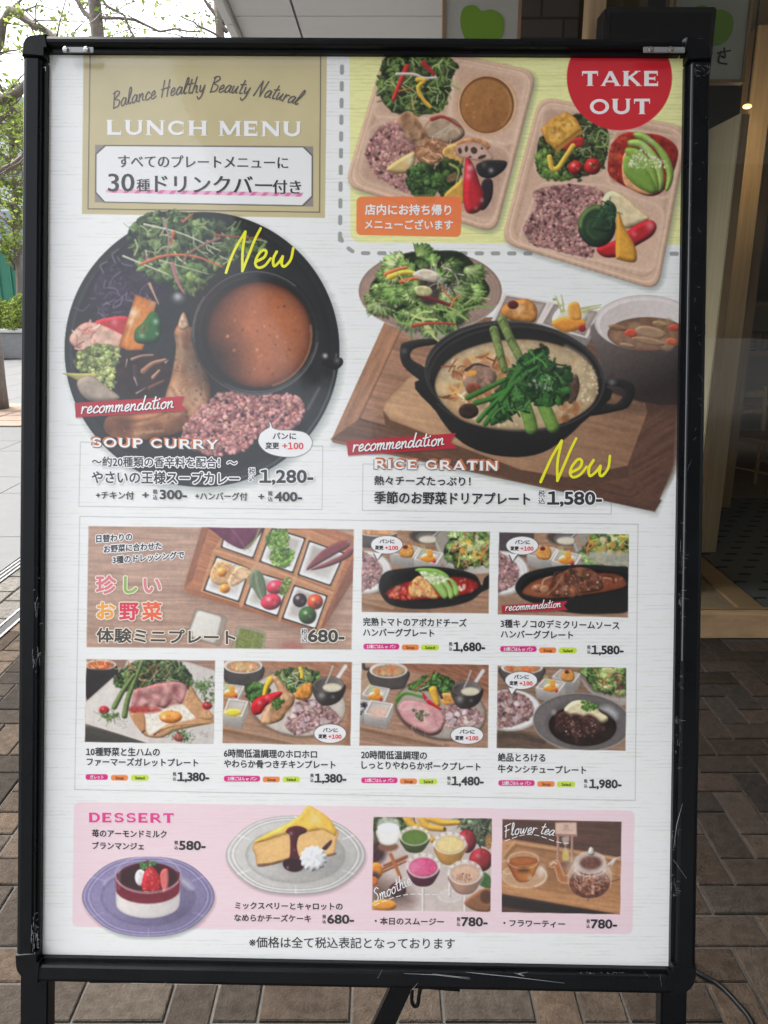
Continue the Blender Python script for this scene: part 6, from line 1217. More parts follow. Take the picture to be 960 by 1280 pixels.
ell(60, 470, 52, 62, (222, 130, 40), bev=(30, .9)); ell(50, 510, 34, 32, (60, 50, 50), soft=5); ell(40, 550, 34, 36, (206, 100, 30), bev=(16, .8)); ell(120, 730, 96, 46, (224, 140, 44), bev=(34, .8)); ell(222, 615, 64, 58, (50, 32, 36), bev=(20, .8)); ell(222, 596, 56, 34, (96, 26, 40), nz=(.3, 10)); ell(240, 680, 60, 24, (120, 100, 96), soft=10, a=.6)
ell(150, 290, 76, 36, (130, 84, 60), soft=3); poly([(68, 130), (75, 240), (110, 275), (190, 275), (228, 240), (238, 130), (200, 75), (100, 75)], (206, 206, 200), soft=3, a=.75, edge=((170, 170, 160), 8)); poly([(70, 160), (80, 240), (120, 275), (180, 275), (225, 240), (236, 160)], (232, 228, 222), edge=((196, 188, 180), 8)); ell(153, 150, 82, 40, (240, 238, 234), edge=((206, 204, 200), 5))
def goblet(x, y, rx, ry, body, top, h, stem=True):
    if stem: ell(x, y+h+220, rx*.75, 48, (206, 194, 188), a=.75, soft=2, edge=((236, 230, 226), 6)); stroke([(x, y+h), (x, y+h+100), (x, y+h+215)], 22, (206, 196, 190), 18, bev=(9, 1), a=.9)
    poly([(x-rx, y-20), (x-rx*.8, y+h*.6), (x-rx*.3, y+h), (x+rx*.3, y+h), (x+rx*.8, y+h*.6), (x+rx, y-20)], (206, 196, 186), a=.6, soft=2); poly([(x-rx*.9, y+8), (x-rx*.75, y+h*.6), (x-rx*.35, y+h*.9), (x+rx*.35, y+h*.9), (x+rx*.75, y+h*.6), (x+rx*.9, y+8)], body, edge=(tuple(v*.65 for v in body), 12), grad=(x-rx*.6, y, x+rx*.7, y+40, tuple(v*.75 for v in body)))
    ell(x, y-8, rx, ry, (216, 206, 192), a=.85, edge=((240, 236, 230), 4)); ell(x, y+4, rx*.86, ry*.78, top, edge=(tuple(v*.8 for v in top), 7), nz=(.06, 16), soft=2)
    for k in range(11): a = math.radians(200+14*k); stroke([(x+rx*.98*math.cos(a), y-8+ry*.98*math.sin(a)), (x+rx*.9*math.cos(a), y-6+ry*.82*math.sin(a))], 5, (240, 236, 232) if k % 2 else (120, 112, 100), soft=1.4, a=.8)
    ring(x, y-6, rx, ry, 3, (244, 240, 236), 0, 180, soft=1.4, a=.8)
goblet(350, 216, 112, 72, (66, 84, 34), (92, 124, 44), 130, False); goblet(614, 270, 122, 82, (206, 146, 66), (232, 206, 136), 170); goblet(414, 440, 124, 92, (84, 20, 44), (214, 70, 122), 160); ell(350, 440, 36, 30, (238, 170, 190), soft=24, a=.6); dots(circ(420, 450, 90, 12, 60), 40, 5, [(236, 130, 164), (176, 44, 90)], 184, .6)
goblet(728, 490, 128, 92, (186, 140, 116), (214, 174, 146), 170); dots(circ(720, 520, 60, 12, 34), 70, 5, [(140, 84, 60), (120, 70, 50)], 185, .8); dots(circ(710, 525, 90, 12, 40), 40, 3, [(150, 96, 70)], 186, .7)
poly([(720, 710), (800, 640), (850, 610), (918, 610), (918, 770), (800, 770)], (140, 90, 58), bev=(24, .8)); ell(888, 668, 58, 60, (84, 50, 34), edge=((170, 116, 76), 9))
# flower tea
picture(15, (84, 54, 44), streak=(4, 40, 2.6, .25)); use(620, 1010, 800)
poly([(20, 210), (110, 205), (840, 330), (850, 720), (780, 705), (20, 570)], (188, 132, 84), sm=False, streak=(10, 90, 9, .14), edge=((140, 92, 56), 6)); poly([(70, 250), (135, 240), (830, 350), (830, 640), (60, 500)], (170, 116, 72), sm=False, soft=4, streak=(10, 90, 9, .14)); stroke([(48, 330), (120, 235), (200, 245), (840, 345)], 14, (206, 156, 108), soft=3); stroke([(60, 330), (135, 255), (200, 262), (830, 362)], 10, (110, 70, 44), soft=5, a=.8); poly([(20, 575), (780, 708), (560, 730), (20, 730)], (40, 32, 30), sm=False, soft=5); poly([(20, 650), (400, 720), (20, 730)], (84, 56, 46), sm=False, soft=4, streak=(8, 50, 5, .2))
ell(470, 430, 130, 60, (110, 66, 36), soft=40, a=.5)
for x in (414, 508): stroke([(x, 190), (x-2, 370)], 16, (176, 130, 112), bev=(7, .9))
poly([(395, 97), (538, 95), (540, 188), (395, 184)], (214, 178, 158), sm=False, edge=((180, 140, 120), 4)); poly([(395, 172), (540, 176), (540, 190), (395, 188)], (160, 116, 100), sm=False); poly([(410, 365), (505, 360), (512, 392), (415, 396)], (130, 84, 66), sm=False, nz=(.1, 9))
rpoly([(454, 112), (482, 111), (482, 132), (454, 132)], 3, (150, 120, 108), a=.6, soft=3); stroke([(448, 142), (488, 141)], 3, (140, 110, 98), soft=1.6); stroke([(412, 152), (520, 152)], 2, (170, 130, 116))
poly([(442, 196), (488, 192), (482, 235), (466, 256), (484, 290), (486, 345), (446, 348), (444, 292), (460, 256), (444, 232)], (196, 176, 166), a=.75, soft=2); poly([(446, 285), (482, 280), (484, 345), (446, 348)], (206, 176, 84), sm=False)
ell(190, 450, 148, 84, (214, 180, 146), a=.5, soft=3); ring(190, 452, 146, 80, 9, (236, 222, 208), -40, 60, soft=3, a=.9); ring(190, 452, 148, 80, 4, (222, 196, 170), 60, 220, soft=2, a=.8); poly([(270, 400), (310, 390), (320, 430), (290, 450)], (230, 222, 214), soft=10, a=.7)
stroke([(40, 355), (84, 352), (90, 370)], 7, (216, 190, 166), a=.8); stroke([(44, 420), (70, 440), (110, 430)], 7, (216, 190, 166), a=.8)
poly([(78, 350), (92, 430), (130, 490), (190, 505), (240, 480), (272, 420), (285, 340), (270, 305), (180, 290), (100, 305)], (200, 150, 110), a=.55, soft=2); poly([(90, 360), (105, 430), (140, 485), (190, 495), (235, 475), (266, 415), (276, 355)], (164, 84, 32), edge=((110, 50, 18), 10), grad=(110, 420, 260, 470, (206, 130, 54)), hl=[(230, 470, 20, .4)]); ell(184, 352, 92, 28, (176, 96, 40), edge=((120, 60, 24), 6)); ring(182, 348, 103, 56, 4, (236, 220, 206), 0, 360, soft=1.5, a=.7); ell(186, 415, 36, 14, (60, 30, 18), soft=6, a=.8)
stroke([(372, 380), (400, 370), (420, 420), (440, 470), (478, 475)], 40, (176, 100, 50), 60, a=.85, edge=((226, 200, 176), 6)); stroke([(366, 378), (385, 362), (405, 372)], 8, (236, 226, 216), a=.8)
ell(625, 470, 148, 136, (180, 140, 116), a=.7, soft=2, edge=((228, 210, 196), 5)); ell(624, 500, 136, 104, (96, 52, 40), edge=((130, 76, 56), 10), nz=(.35, 18)); dots(circ(624, 490, 120, 16, 86), 120, 13, [(150, 84, 60), (70, 36, 30), (190, 130, 100), (120, 50, 40), (206, 160, 130)], 191, .7); strands(circ(624, 500, 110, 16, 70), 50, 50, 4, [(176, 120, 86), (84, 44, 36), (216, 180, 150)], 192)
ell(530, 395, 26, 40, (244, 240, 236), soft=20, a=.7); ell(715, 420, 34, 30, (236, 228, 222), soft=20, a=.6); ell(628, 365, 106, 76, (200, 184, 174), a=.8, soft=2, edge=((236, 228, 222), 5)); ell(632, 366, 74, 44, (110, 66, 54), nz=(.35, 14), soft=4); ring(628, 400, 104, 56, 7, (236, 226, 220), 10, 170, soft=2, a=.8)
poly([(612, 300), (620, 270), (634, 258), (652, 275), (656, 305), (640, 316), (622, 314)], (206, 196, 188), bev=(14, 1.2), edge=((120, 110, 104), 5), hl=[(628, 280, 6, .8)])
stroke([(750, 380), (790, 345), (835, 325)], 14, (190, 180, 174), 8, bev=(6, 1)); stroke([(770, 490), (800, 482), (832, 470)], 6, (96, 66, 50)); poly([(770, 350), (795, 335), (790, 360), (765, 385)], (230, 224, 218), soft=3, a=.8)
for P in ([(0, 0)],): pass
# ---- ribbons, pills and the soup-curry balloon (still in the printed sheet)
TF = (0., 0., 1.); CLIP = None
def ribbon(P): globals()['CUR'] = 0; poly([(x+.8, y+1.4) for x, y in P], (40, 30, 30), sm=False, soft=2.2, a=.45); globals()['CUR'] = globals()['RB']; globals()['RB'] += 1; poly(P, (168, 34, 50), sm=False, grad=(P[0][0], P[0][1], P[1][0], P[1][1], (176, 42, 56)))
RB = 23; begin(23); ribbon([(93.5, 503.5), (230.4, 495.2), (225.8, 505.4), (234.6, 513), (94.6, 521.7)]); ribbon([(433, 551.3), (570, 541.5), (563, 552.5), (571.5, 560.2), (435, 569.4)]); ribbon([(627, 757), (709.5, 751.3), (704.5, 757), (709.5, 762.5), (627.5, 766)])
begin(30)
B_ = smoothpts([(338.5, 529.5), (341, 535), (350, 537.6), (364, 538), (381, 541), (390, 551), (386, 563), (371, 570.5), (351, 570.5), (333, 565), (323.5, 554), (325, 543), (331, 537.5), (337.2, 533.5), (336.2, 527)], 6, True)
stroke(list(B_)+[B_[0]], 1.4, (62, 56, 56), sm=False); poly(B_, (236, 232, 230), sm=False)
PILL = [(107, 135, 'm', 971.3), (138.6, 160.2, 'o', 972.2), (163.5, 186, 'g', 972.2), (279.8, 325.2, 'm', 973.3), (328.3, 350, 'o', 974.2), (353, 375.2, 'g', 974.2), (454.2, 499.2, 'm', 808.2), (502.2, 523.6, 'o', 809.2), (526.3, 548.8, 'g', 809.4),
        (625.2, 670.8, 'm', 811.3), (673.8, 695.4, 'o', 812.8), (698.3, 721, 'g', 813.2), (451.6, 497, 'm', 975.4), (499.8, 521.4, 'o', 976.6), (523.8, 546.6, 'g', 977), (623, 668.4, 'm', 978.8), (671.6, 693.4, 'o', 980), (696, 719, 'g', 980.4)]
for i_, (a, b, c, y) in enumerate(PILL):
    begin(50+i_); rpoly([(a, y-3.6), (b, y-3.5), (b, y+3.6), (a, y+3.5)], 3.4, {'m': (206, 32, 124), 'o': (228, 130, 66), 'g': (190, 212, 62)}[c])

# ---- print texture: grain over the pictures, and the slight softness of ink
pic = ((LAB > 0) & (LAB < 20))[..., None]
gr = (.07*fbm(XX/3.2, YY/3.2, 41, 2)+.04*fbm(XX/9, YY/9, 43, 3)+.05*fbm(XX/1.3, YY/1.3, 47, 1))[..., None]*2
CAN = np.where(pic, CAN*(1+gr*np.clip(1.25-CAN.mean(-1, keepdims=True)/255, .25, 1)), CAN)
def blur(a, k):
    for ax in (0, 1): a = (np.roll(a, 1, ax)+np.roll(a, -1, ax))*k+a*(1-2*k)
    return a
CAN = np.where(pic, blur(CAN, .2), CAN)
gl_ = CAN.mean(-1, keepdims=True); CAN = np.where(pic, gl_+(CAN-gl_)*.9, CAN)      # muted ink

# ---- turn the painted grid into meshes: the sheet of paper and every printed picture cut out of it
ALB = 1.12
lincol = (lin(CAN)*ALB).astype(np.float32).clip(.004, .86)
allP = PB(XX, YY, 0.0)
M_print = mat('printed ink on paper', attr='Col', rough=.55, spec=.2, coat=1.0)
_pb = M_print.node_tree.nodes['Principled BSDF']; _n = M_print.node_tree; _tc = _n.nodes.new('ShaderNodeTexCoord'); _z = _n.nodes.new('ShaderNodeTexNoise'); _z.inputs['Scale'].default_value = 5.5; _z.inputs['Detail'].default_value = 5
_mr = _n.nodes.new('ShaderNodeMapRange'); _mr.inputs[1].default_value = .3; _mr.inputs[2].default_value = .7; _mr.inputs[3].default_value = .03; _mr.inputs[4].default_value = .16
_bp = _n.nodes.new('ShaderNodeBump'); _bp.inputs['Strength'].default_value = .12; _bp.inputs['Distance'].default_value = .01
_n.links.new(_tc.outputs['Object'], _z.inputs['Vector']); _n.links.new(_z.outputs['Fac'], _mr.inputs[0]); _n.links.new(_mr.outputs[0], _pb.inputs['Coat Roughness']); _n.links.new(_z.outputs['Fac'], _bp.inputs['Height']); _n.links.new(_bp.outputs[0], _pb.inputs['Coat Normal'])
_pb.inputs['Coat IOR'].default_value = 1.49   # clear glossy film over the print
cx_u = (allP-BT) @ BU; cy_v = (allP-BT) @ BV
incell = lambda a: (a[:-1, :-1] & a[1:, :-1] & a[:-1, 1:] & a[1:, 1:])
ok = incell((np.abs(cx_u) < hw+.004) & (np.abs(cy_v) < hh+.004))
cl = LAB[:-1, :-1]
roff = np.array(root.location)
def grid_mesh(name, cells, parent):
    jj, ii = np.nonzero(cells)
    q = np.stack([jj*NX+ii, (jj+1)*NX+ii, (jj+1)*NX+ii+1, jj*NX+ii+1], 1).ravel()
    u, inv = np.unique(q, return_inverse=True)
    me = bpy.data.meshes.new(name); n = len(jj)
    me.vertices.add(len(u)); me.loops.add(4*n); me.polygons.add(n)
    me.vertices.foreach_set('co', (allP.reshape(-1, 3)[u]-roff).astype(np.float32).ravel())
    me.loops.foreach_set('vertex_index', inv.astype(np.int32).ravel())
    me.polygons.foreach_set('loop_start', np.arange(0, 4*n, 4, dtype=np.int32))
    at = me.color_attributes.new('Col', 'FLOAT_COLOR', 'POINT')
    c = np.ones((len(u), 4), np.float32); c[:, :3] = lincol.reshape(-1, 3)[u]; at.data.foreach_set('color', c.ravel())
    me.update(calc_edges=True)
    return link(name, me, M_print, parent)
poster = grid_mesh('poster', ok & (cl == 0), root)
DISH = {1: 'soup curry on a round black plate', 2: 'tray with soup cup, salad and rice', 3: 'tray with rice, avocado and salad', 4: 'rice gratin in a black pan with salad bowl', 5: 'vegetable sampler box',
        6: 'galette with ham and egg', 7: 'chicken plate with rice', 8: 'avocado and tomato hamburger', 9: 'mushroom sauce hamburger', 10: 'pink pork plate', 11: 'dark beef stew plate', 12: 'strawberry dessert on a lilac plate',
        13: 'cheesecake on a grey plate', 14: 'smoothies and fruit', 15: 'flower tea pot and cup'}
for k, lb in DISH.items():
    o = grid_mesh('dish_picture', ok & (cl == k), poster); o['label'] = 'printed picture of '+lb
for k, nm in [(20, 'takeout_roundel'), (21, 'caption_panel'), (23, 'ribbon'), (24, 'ribbon'), (25, 'ribbon')]+[(30+q_, 'price_balloon') for q_ in range(6)]+[(50+q_, 'side_dish_tag') for q_ in range(len(PILL))]:
    grid_mesh(nm, ok & (cl == k), poster)

# ------------------------------------------------------------------ lettering, laid on the sheet as thin meshes
DARK = (50, 50, 54); WHITE = (236, 234, 232)
_gc = {}
def glyphs(body):
    if body not in _gc:
        c = bpy.data.curves.new('lettering', 'FONT'); c.body = body; c.size = 1; c.resolution_u = 3
        o = bpy.data.objects.new('lettering', c); COL.objects.link(o)
        dg = bpy.context.evaluated_depsgraph_get(); me = bpy.data.meshes.new_from_object(o.evaluated_get(dg))
        v = np.zeros(len(me.vertices)*3); me.vertices.foreach_get('co', v)
        _gc[body] = (v.reshape(-1, 3)[:, :2].copy(), [tuple(p.vertices) for p in me.polygons])
        bpy.data.objects.remove(o); bpy.data.curves.remove(c); bpy.data.meshes.remove(me)
    return _gc[body]
def line(body, cap):                         # set a line glyph by glyph where it holds figures, so that a one gets its flag
    if '1' not in body: return glyphs(body)
    V = []; Fc = []; x = 0; n = 0
    for ch in body:
        if ch == ' ': x += .3; continue
        g, f = glyphs('１' if ch == '1' else ch); a, b = g[:, 0].min(), g[:, 0].max()
        if ord(ch) < 128:
            sy = (.70/.733) if ch == '1' else 1.0; P = (g-np.array((a, 0)))*np.array((1, sy)); adv = b-a+.07
        else: P = g.copy(); adv = 1.0
        V.append(P+np.array((x+.02, 0))); Fc += [tuple(i+n for i in t) for t in f]; n += len(g); x += adv
    return np.concatenate(V), Fc
class Ink:
    def __init__(s, name, label=None, d=.00025): s.v = []; s.f = []; s.c = []; s.name = name; s.label = label; s.d = d; s.n = 0
    def raw(s, P, faces, col):
        s.n += 1; b = len(s.v) and sum(len(x) for x in s.v)
        s.v.append(PB(P[:, 0], P[:, 1], s.d+s.n*1.5e-6)); s.f += [tuple(i+b for i in f) for f in faces]; s.c.append(np.tile(np.minimum(lin(col)*ALB, .86), (len(P), 1)))
    def text(s, body, x0, x1, y0, y1, h, col=DARK, bold=.3, halo=0, hcol=(232, 230, 228), mincho=False, cap=False):
        v, f = line(body, cap); a, b = v[:, 0].min(), v[:, 0].max()
        x = x0+(v[:, 0]-a)/(b-a)*(x1-x0); cyy = .37
        if cap:
            lo, hi = 0.0, np.percentile(v[:, 1], 99.5); sc = h/(hi-lo); cyy = (lo+hi)/2
        else: sc = h
        y = y0+(y1-y0)*(x-x0)/(x1-x0)-(v[:, 1]-cyy)*sc; P = np.stack([x, y], 1)
        if halo:
            for k in range(12): s.raw(P+np.array((math.cos(k*.5236), math.sin(k*.5236)))*(halo+bold), f, hcol)
            for k in range(6): s.raw(P+np.array((math.cos(k*1.0472), math.sin(k*1.0472)))*(halo*.55), f, hcol)
        if bold:
            ks = [(-1, 0), (1, 0), (-.5, 0), (.5, 0)] if mincho else [(math.cos(k*.7854), math.sin(k*.7854)) for k in range(8)]
            for k in ks: s.raw(P+np.array(k)*bold, f, col)
        s.raw(P, f, col); return s
    def zei(s, x0, x1, ya, yb, h, col=DARK, halo=0): s.text('税', x0, x1, ya, ya, h, col, .12, halo); s.text('込', x0, x1, yb, yb, h, col, .12, halo); return s
    def strip(s, pts, w, col, w2=None, caps=True):
        Q = np.array(pts, float); d = np.gradient(Q, axis=0); d /= np.linalg.norm(d, axis=1)[:, None]+1e-9; nrm = np.stack([-d[:, 1], d[:, 0]], 1)
        N = len(Q); ww = np.linspace(w, w if w2 is None else w2, N)[:, None]/2
        s.raw(np.concatenate([Q+nrm*ww, Q-nrm*ww]), [(i, i+1, N+i+1, N+i) for i in range(N-1)], col)
        if caps:
            for q, r in ((Q[0], ww[0, 0]), (Q[-1], ww[-1, 0])): s.raw(np.array([q+r*np.array((math.cos(k*.6283), math.sin(k*.6283))) for k in range(10)]), [tuple(range(10))], col)
        return s
    def build(s): 
        o = mesh_obj(s.name, np.concatenate(s.v), s.f, M_print, poster, cols=np.concatenate(s.c))
        if s.label: o['label'] = s.label
        return o
# engraved capitals built from strokes
t_, k_ = .245, .185
def Lk(a, b, c, d, w=t_): return ('L', a, b, c, d, w)
def Ar(cx, cy, rx, ry, a0, a1, w=.19): return ('A', cx, cy, rx, ry, a0, a1, w)
def Sh(x, y, l=.36): return ('L', x-l/2, y+(.025 if y < .5 else -.025), x+l/2, y+(.025 if y < .5 else -.025), .05)
def Sv(x, y, l=.3): return ('L', x-.025, y-l/2, x-.025, y+l/2, .05)
_P = [Lk(.15, 0, .15, 1), Lk(.05, .917, .5, .917, k_), Ar(.5, .69, .21, .227, 90, -90, .17), Lk(.15, .463, .5, .463, k_), Sh(.17, 0)]
CAPS = {'L': (.84, [Lk(.15, 0, .15, 1), Lk(.02, .083, .8, .083, k_), Sh(.16, 1), Sv(.8, .15)]), 'U': (1., [Lk(.16, 1, .16, .37), Ar(.5, .37, .34, .275, 180, 360, .2), Lk(.85, 1, .85, .37, .18), Sh(.16, 1), Sh(.85, 1, .3)]),
        'N': (1.04, [Lk(.14, 0, .14, 1, .15), Lk(.15, .93, .88, .07, .24), Lk(.9, 0, .9, 1, .15), Sh(.14, 0, .32), Sh(.9, 1, .32), Sh(.12, 1, .28)]), 'C': (.98, [Ar(.52, .5, .41, .4, 42, 318), Sv(.88, .75, .32), Sv(.88, .25, .28)]),
        'H': (1.04, [Lk(.17, 0, .17, 1), Lk(.87, 0, .87, 1), Lk(.2, .5, .85, .5, .15), Sh(.17, 0), Sh(.17, 1), Sh(.87, 0), Sh(.87, 1)]), 'M': (1.2, [Lk(.13, 0, .13, 1, .14), Lk(.14, .93, .58, .1, .23), Lk(.58, .1, 1.03, .93, .15), Lk(1.06, 0, 1.06, 1, .2), Sh(.13, 0, .3), Sh(1.06, 0), Sh(1.06, 1), Sh(.12, 1, .26)]),
        'E': (.82, [Lk(.15, 0, .15, 1), Lk(.02, .083, .76, .083, k_), Lk(.15, .5, .6, .5, .14), Lk(.02, .917, .74, .917, k_), Sv(.77, .16), Sv(.75, .84), Sv(.62, .5, .26)]), 'S': (.84, [Ar(.42, .715, .28, .2, 25, 262, .18), Ar(.42, .29, .3, .205, 85, -155, .18), Sv(.72, .82, .28), Sv(.14, .2, .3)]),
        'O': (1.02, [Ar(.51, .5, .42, .405, 0, 360, .19)]), 'P': (.8, _P), 'R': (.94, _P[:-1]+[Lk(.44, .47, .84, .04, .2), Sh(.17, 0), Sh(.86, 0, .26)]), 'Y': (.94, [Lk(.1, .97, .47, .46, .2), Lk(.84, .97, .47, .46, .16), Lk(.47, .5, .47, 0), Sh(.1, 1), Sh(.84, 1, .3), Sh(.47, 0)]),
        'I': (.34, [Lk(.17, 0, .17, 1), Sh(.17, 0), Sh(.17, 1)]), 'G': (1.02, [Ar(.52, .5, .41, .4, 42, 322), Lk(.87, .06, .87, .44, .18), Sv(.88, .75, .32), Sh(.84, .44, .34)]), 'A': (1., [Lk(.1, .02, .5, .98, .15), Lk(.48, .98, .88, .02, .22), Lk(.25, .3, .75, .3, .12), Sh(.11, 0, .28), Sh(.88, 0, .34)]),
        'T': (.86, [Lk(.43, 0, .43, 1), Lk(.02, .917, .84, .917, k_), Sv(.05, .83, .3), Sv(.86, .83, .3), Sh(.43, 0)]), 'D': (.94, [Lk(.16, 0, .16, 1), Lk(.03, .083, .46, .083, k_), Lk(.03, .917, .46, .917, k_), Ar(.46, .5, .36, .417, -90, 90, .2)]), 'K': (.94, [Lk(.16, 0, .16, 1), Lk(.2, .44, .76, .97, .15), Lk(.38, .6, .85, .03, .21), Sh(.16, 0), Sh(.16, 1), Sh(.78, 1, .3), Sh(.86, 0, .3)])}
def caps(ink, body, x0, x1, t0, b0, t1, b1, col, off=(0, 0), gap=.17):
    W = 0; pos = []
    for ch in body:
        if ch == ' ': W += .5; continue
        pos.append((ch, W)); W += CAPS[ch][0]+gap
    W -= gap
    def M(x, y):
        u = x/W; X = x0+(x1-x0)*u; return (X+off[0], (b0+(b1-b0)*u)*(1-y)+(t0+(t1-t0)*u)*y+off[1])
    for ch, ox in pos:
        for s in CAPS[ch][1]:
            if s[0] == 'L':
                _, a, b, c, d, w = s; L = math.hypot(c-a, d-b); nx, ny = -(d-b)/L*w/2, (c-a)/L*w/2
                P = [M(ox+x, min(1, max(0, y))) for x, y in ((a+nx, b+ny), (c+nx, d+ny), (c-nx, d-ny), (a-nx, b-ny))]; ink.raw(np.array(P), [(0, 1, 2, 3)], col)
            else:
                _, cx, cy, rx, ry, a0, a1, w = s; N = 22; P = []
                for sg in (1, -1):
                    for i in range(N+1): a = math.radians(a0+(a1-a0)*i/N); P.append(M(ox+cx+(rx+sg*w/2)*math.cos(a), cy+(ry+sg*w*.47)*math.sin(a)))
                ink.raw(np.array(P), [(i, i+1, N+2+i, N+1+i) for i in range(N)], col)
# brush script
SC = {'B': (.5, [[(.06, 0), (.06, .5), (.1, 1)], [(0, .9), (.28, 1), (.4, .82), (.12, .55), (.42, .4), (.36, .1), (.03, .02)]]), 'a': (.42, [[(.34, .42), (.18, .48), (.03, .25), (.09, .02), (.25, .12), (.35, .45), (.33, .1), (.44, .05)]]), 'l': (.26, [[(.02, .12), (.22, .7), (.22, .96), (.13, .96), (.07, .4), (.12, .03), (.26, .1)]]),
      'n': (.4, [[(.03, .46), (.05, 0)], [(.05, .25), (.2, .47), (.28, .38), (.27, .08), (.4, .06)]]), 'c': (.34, [[(.3, .38), (.2, .48), (.05, .28), (.08, .04), (.22, .02), (.36, .14)]]), 'e': (.36, [[(.06, .18), (.27, .3), (.22, .48), (.07, .34), (.07, .07), (.2, .01), (.37, .14)]]), 'H': (.56, [[(.1, 1), (.06, 0)], [(.44, 1), (.4, 0)], [(-.02, .46), (.52, .56)]]),
      't': (.28, [[(.14, .88), (.1, .2), (.16, .02), (.28, .08)], [(-.02, .58), (.3, .63)]]), 'h': (.4, [[(.12, 1), (.04, 0)], [(.05, .25), (.2, .47), (.28, .36), (.27, .06), (.4, .06)]]), 'y': (.42, [[(.04, .46), (.08, .12), (.2, .1), (.33, .46)], [(.33, .46), (.28, -.15), (.12, -.38), (.0, -.22)]]), 'u': (.42, [[(.03, .46), (.05, .1), (.16, .04), (.3, .46)], [(.3, .46), (.29, .08), (.42, .06)]]),
      'N': (.62, [[(0, 0), (.07, .5), (.14, 1)], [(.14, 1), (.38, .02)], [(.38, .02), (.5, 1.03)]]), 'r': (.32, [[(.04, .47), (.05, 0)], [(.05, .22), (.16, .45), (.32, .42)]]), 'o': (.4, [[(.22, .47), (.05, .3), (.08, .04), (.22, .01), (.34, .2), (.28, .45), (.19, .44), (.4, .4)]]), 'm': (.56, [[(.03, .46), (.05, 0)], [(.05, .25), (.18, .47), (.25, .38), (.23, 0)], [(.23, .25), (.38, .47), (.44, .36), (.42, .07), (.55, .06)]]),
      'd': (.46, [[(.32, .4), (.16, .48), (.03, .25), (.08, .02), (.24, .1), (.34, .42)], [(.4, 1), (.34, .3), (.36, .04), (.47, .06)]]), 'i': (.2, [[(.06, .46), (.05, .08), (.18, .05)], [(.09, .68), (.105, .73)]]), 'w': (.54, [[(.02, .44), (.06, .08), (.16, .06), (.26, .42)], [(.26, .42), (.28, .08), (.38, .06), (.5, .48)]]), 'F': (.5, [[(.12, .95), (.08, 0)], [(0, .9), (.5, 1)], [(.02, .5), (.36, .56)]]), 'S': (.48, [[(.45, .86), (.3, 1), (.1, .8), (.3, .5), (.36, .2), (.18, 0), (0, .14)]])}
def script(ink, body, base, H, w, col, slant=.3, off=(0, 0)):
    C = np.array(smoothpts([np.array(p, float) for p in base], 16)); seg = np.r_[0, np.cumsum(np.linalg.norm(np.diff(C, axis=0), axis=1))]
    W = sum(.3 if ch == ' ' else SC[ch][0]+.03 for ch in body); k = seg[-1]/W; x = 0
    for ch in body:
        if ch == ' ': x += .3; continue
        ww, st = SC[ch]; s0 = (x+ww/2)*k; cx = np.interp(s0, seg, C[:, 0]); cy = np.interp(s0, seg, C[:, 1]); s1 = min(seg[-1], s0+2); s2 = max(0, s0-2)
        d = np.array((np.interp(s1, seg, C[:, 0])-np.interp(s2, seg, C[:, 0]), np.interp(s1, seg, C[:, 1])-np.interp(s2, seg, C[:, 1]))); d /= np.linalg.norm(d); up = np.array((d[1], -d[0]))
        for P in st:
            Q = np.array(smoothpts([np.array(p, float) for p in P], 7)); q = np.array((cx, cy))+off+d*((Q[:, :1]-ww/2)*k+slant*Q[:, 1:]*H)+up*Q[:, 1:]*H
            ink.strip(q, w, col, w*.85)
        x += ww+.03
I = Ink('headline_lettering', 'pale lunch menu heading lettering on the gold panel')
caps(I, 'LUNCH MENU', 133.6, 376.4, 149.8, 168.5, 151.8, 170.8, (234, 233, 230)); I.build()
I = Ink('script_lettering', 'thin grey handwriting arched over the heading')
script(I, 'Balance Healthy Beauty Natural', [(141, 136), (175, 127), (215, 119.5), (262, 115.5), (300, 117.5), (340, 123.5), (372, 131.5)], 20, 1.7, (96, 90, 90), .32); I.build()
I = Ink('notice_lettering')
I.text('すべてのプレートメニューに', 148, 360, 201.5, 203.5, 17.5, (66, 64, 66), .32, mincho=True); I.text('30', 135.5, 167.5, 228, 228, 22, (60, 58, 60), .5, mincho=True, cap=True)
I.text('種', 171, 187, 231.5, 231.5, 17, (60, 58, 60), .35, mincho=True); I.text('ドリンクバー', 194, 340, 229.5, 232, 25, (60, 58, 60), .55, mincho=True); I.text('付き', 341, 376, 233.6, 234, 19, (60, 58, 60), .45, mincho=True); I.build()
I = Ink('takeout_lettering', 'white capitals on the red roundel'); caps(I, 'TAKE', 727.5, 823.8, 88.8, 107.3, 88.6, 107.6, (238, 222, 222)); caps(I, 'OUT', 737.5, 812.5, 123.7, 143, 123.3, 142.6, (238, 222, 222)); I.build()
I = Ink('caption_lettering', 'white lettering on the orange caption panel'); I.text('店内にお持ち帰り', 456.5, 563.8, 262, 262.6, 14, WHITE, .38); I.text('メニューございます', 456, 566, 280.5, 281.3, 13, WHITE, .3); I.build()
def new(label, N_, e_, w_, z, wd):
    I = Ink('new_lettering', label); ox, oy, s = z
    for P in N_+[e_]+w_: I.strip([(ox+p[0]/s, oy+p[1]/s) for p in smoothpts(P, 7)], wd, (232, 224, 40), wd*.9)
    I.build()
new('yellow brush lettering over the soup curry', [[(252, 388), (275, 320), (310, 240), (368, 142)], [(368, 142), (352, 260), (350, 378)], [(350, 378), (385, 290), (425, 190), (460, 122)]], [(432, 322), (480, 296), (494, 262), (472, 254), (440, 290), (428, 335), (448, 358), (485, 345), (520, 302)], [[(556, 262), (536, 305), (540, 348), (570, 325), (592, 290)], [(592, 290), (586, 335), (604, 350), (640, 310), (656, 240)]], (230, 260, 4.8), 3.5)
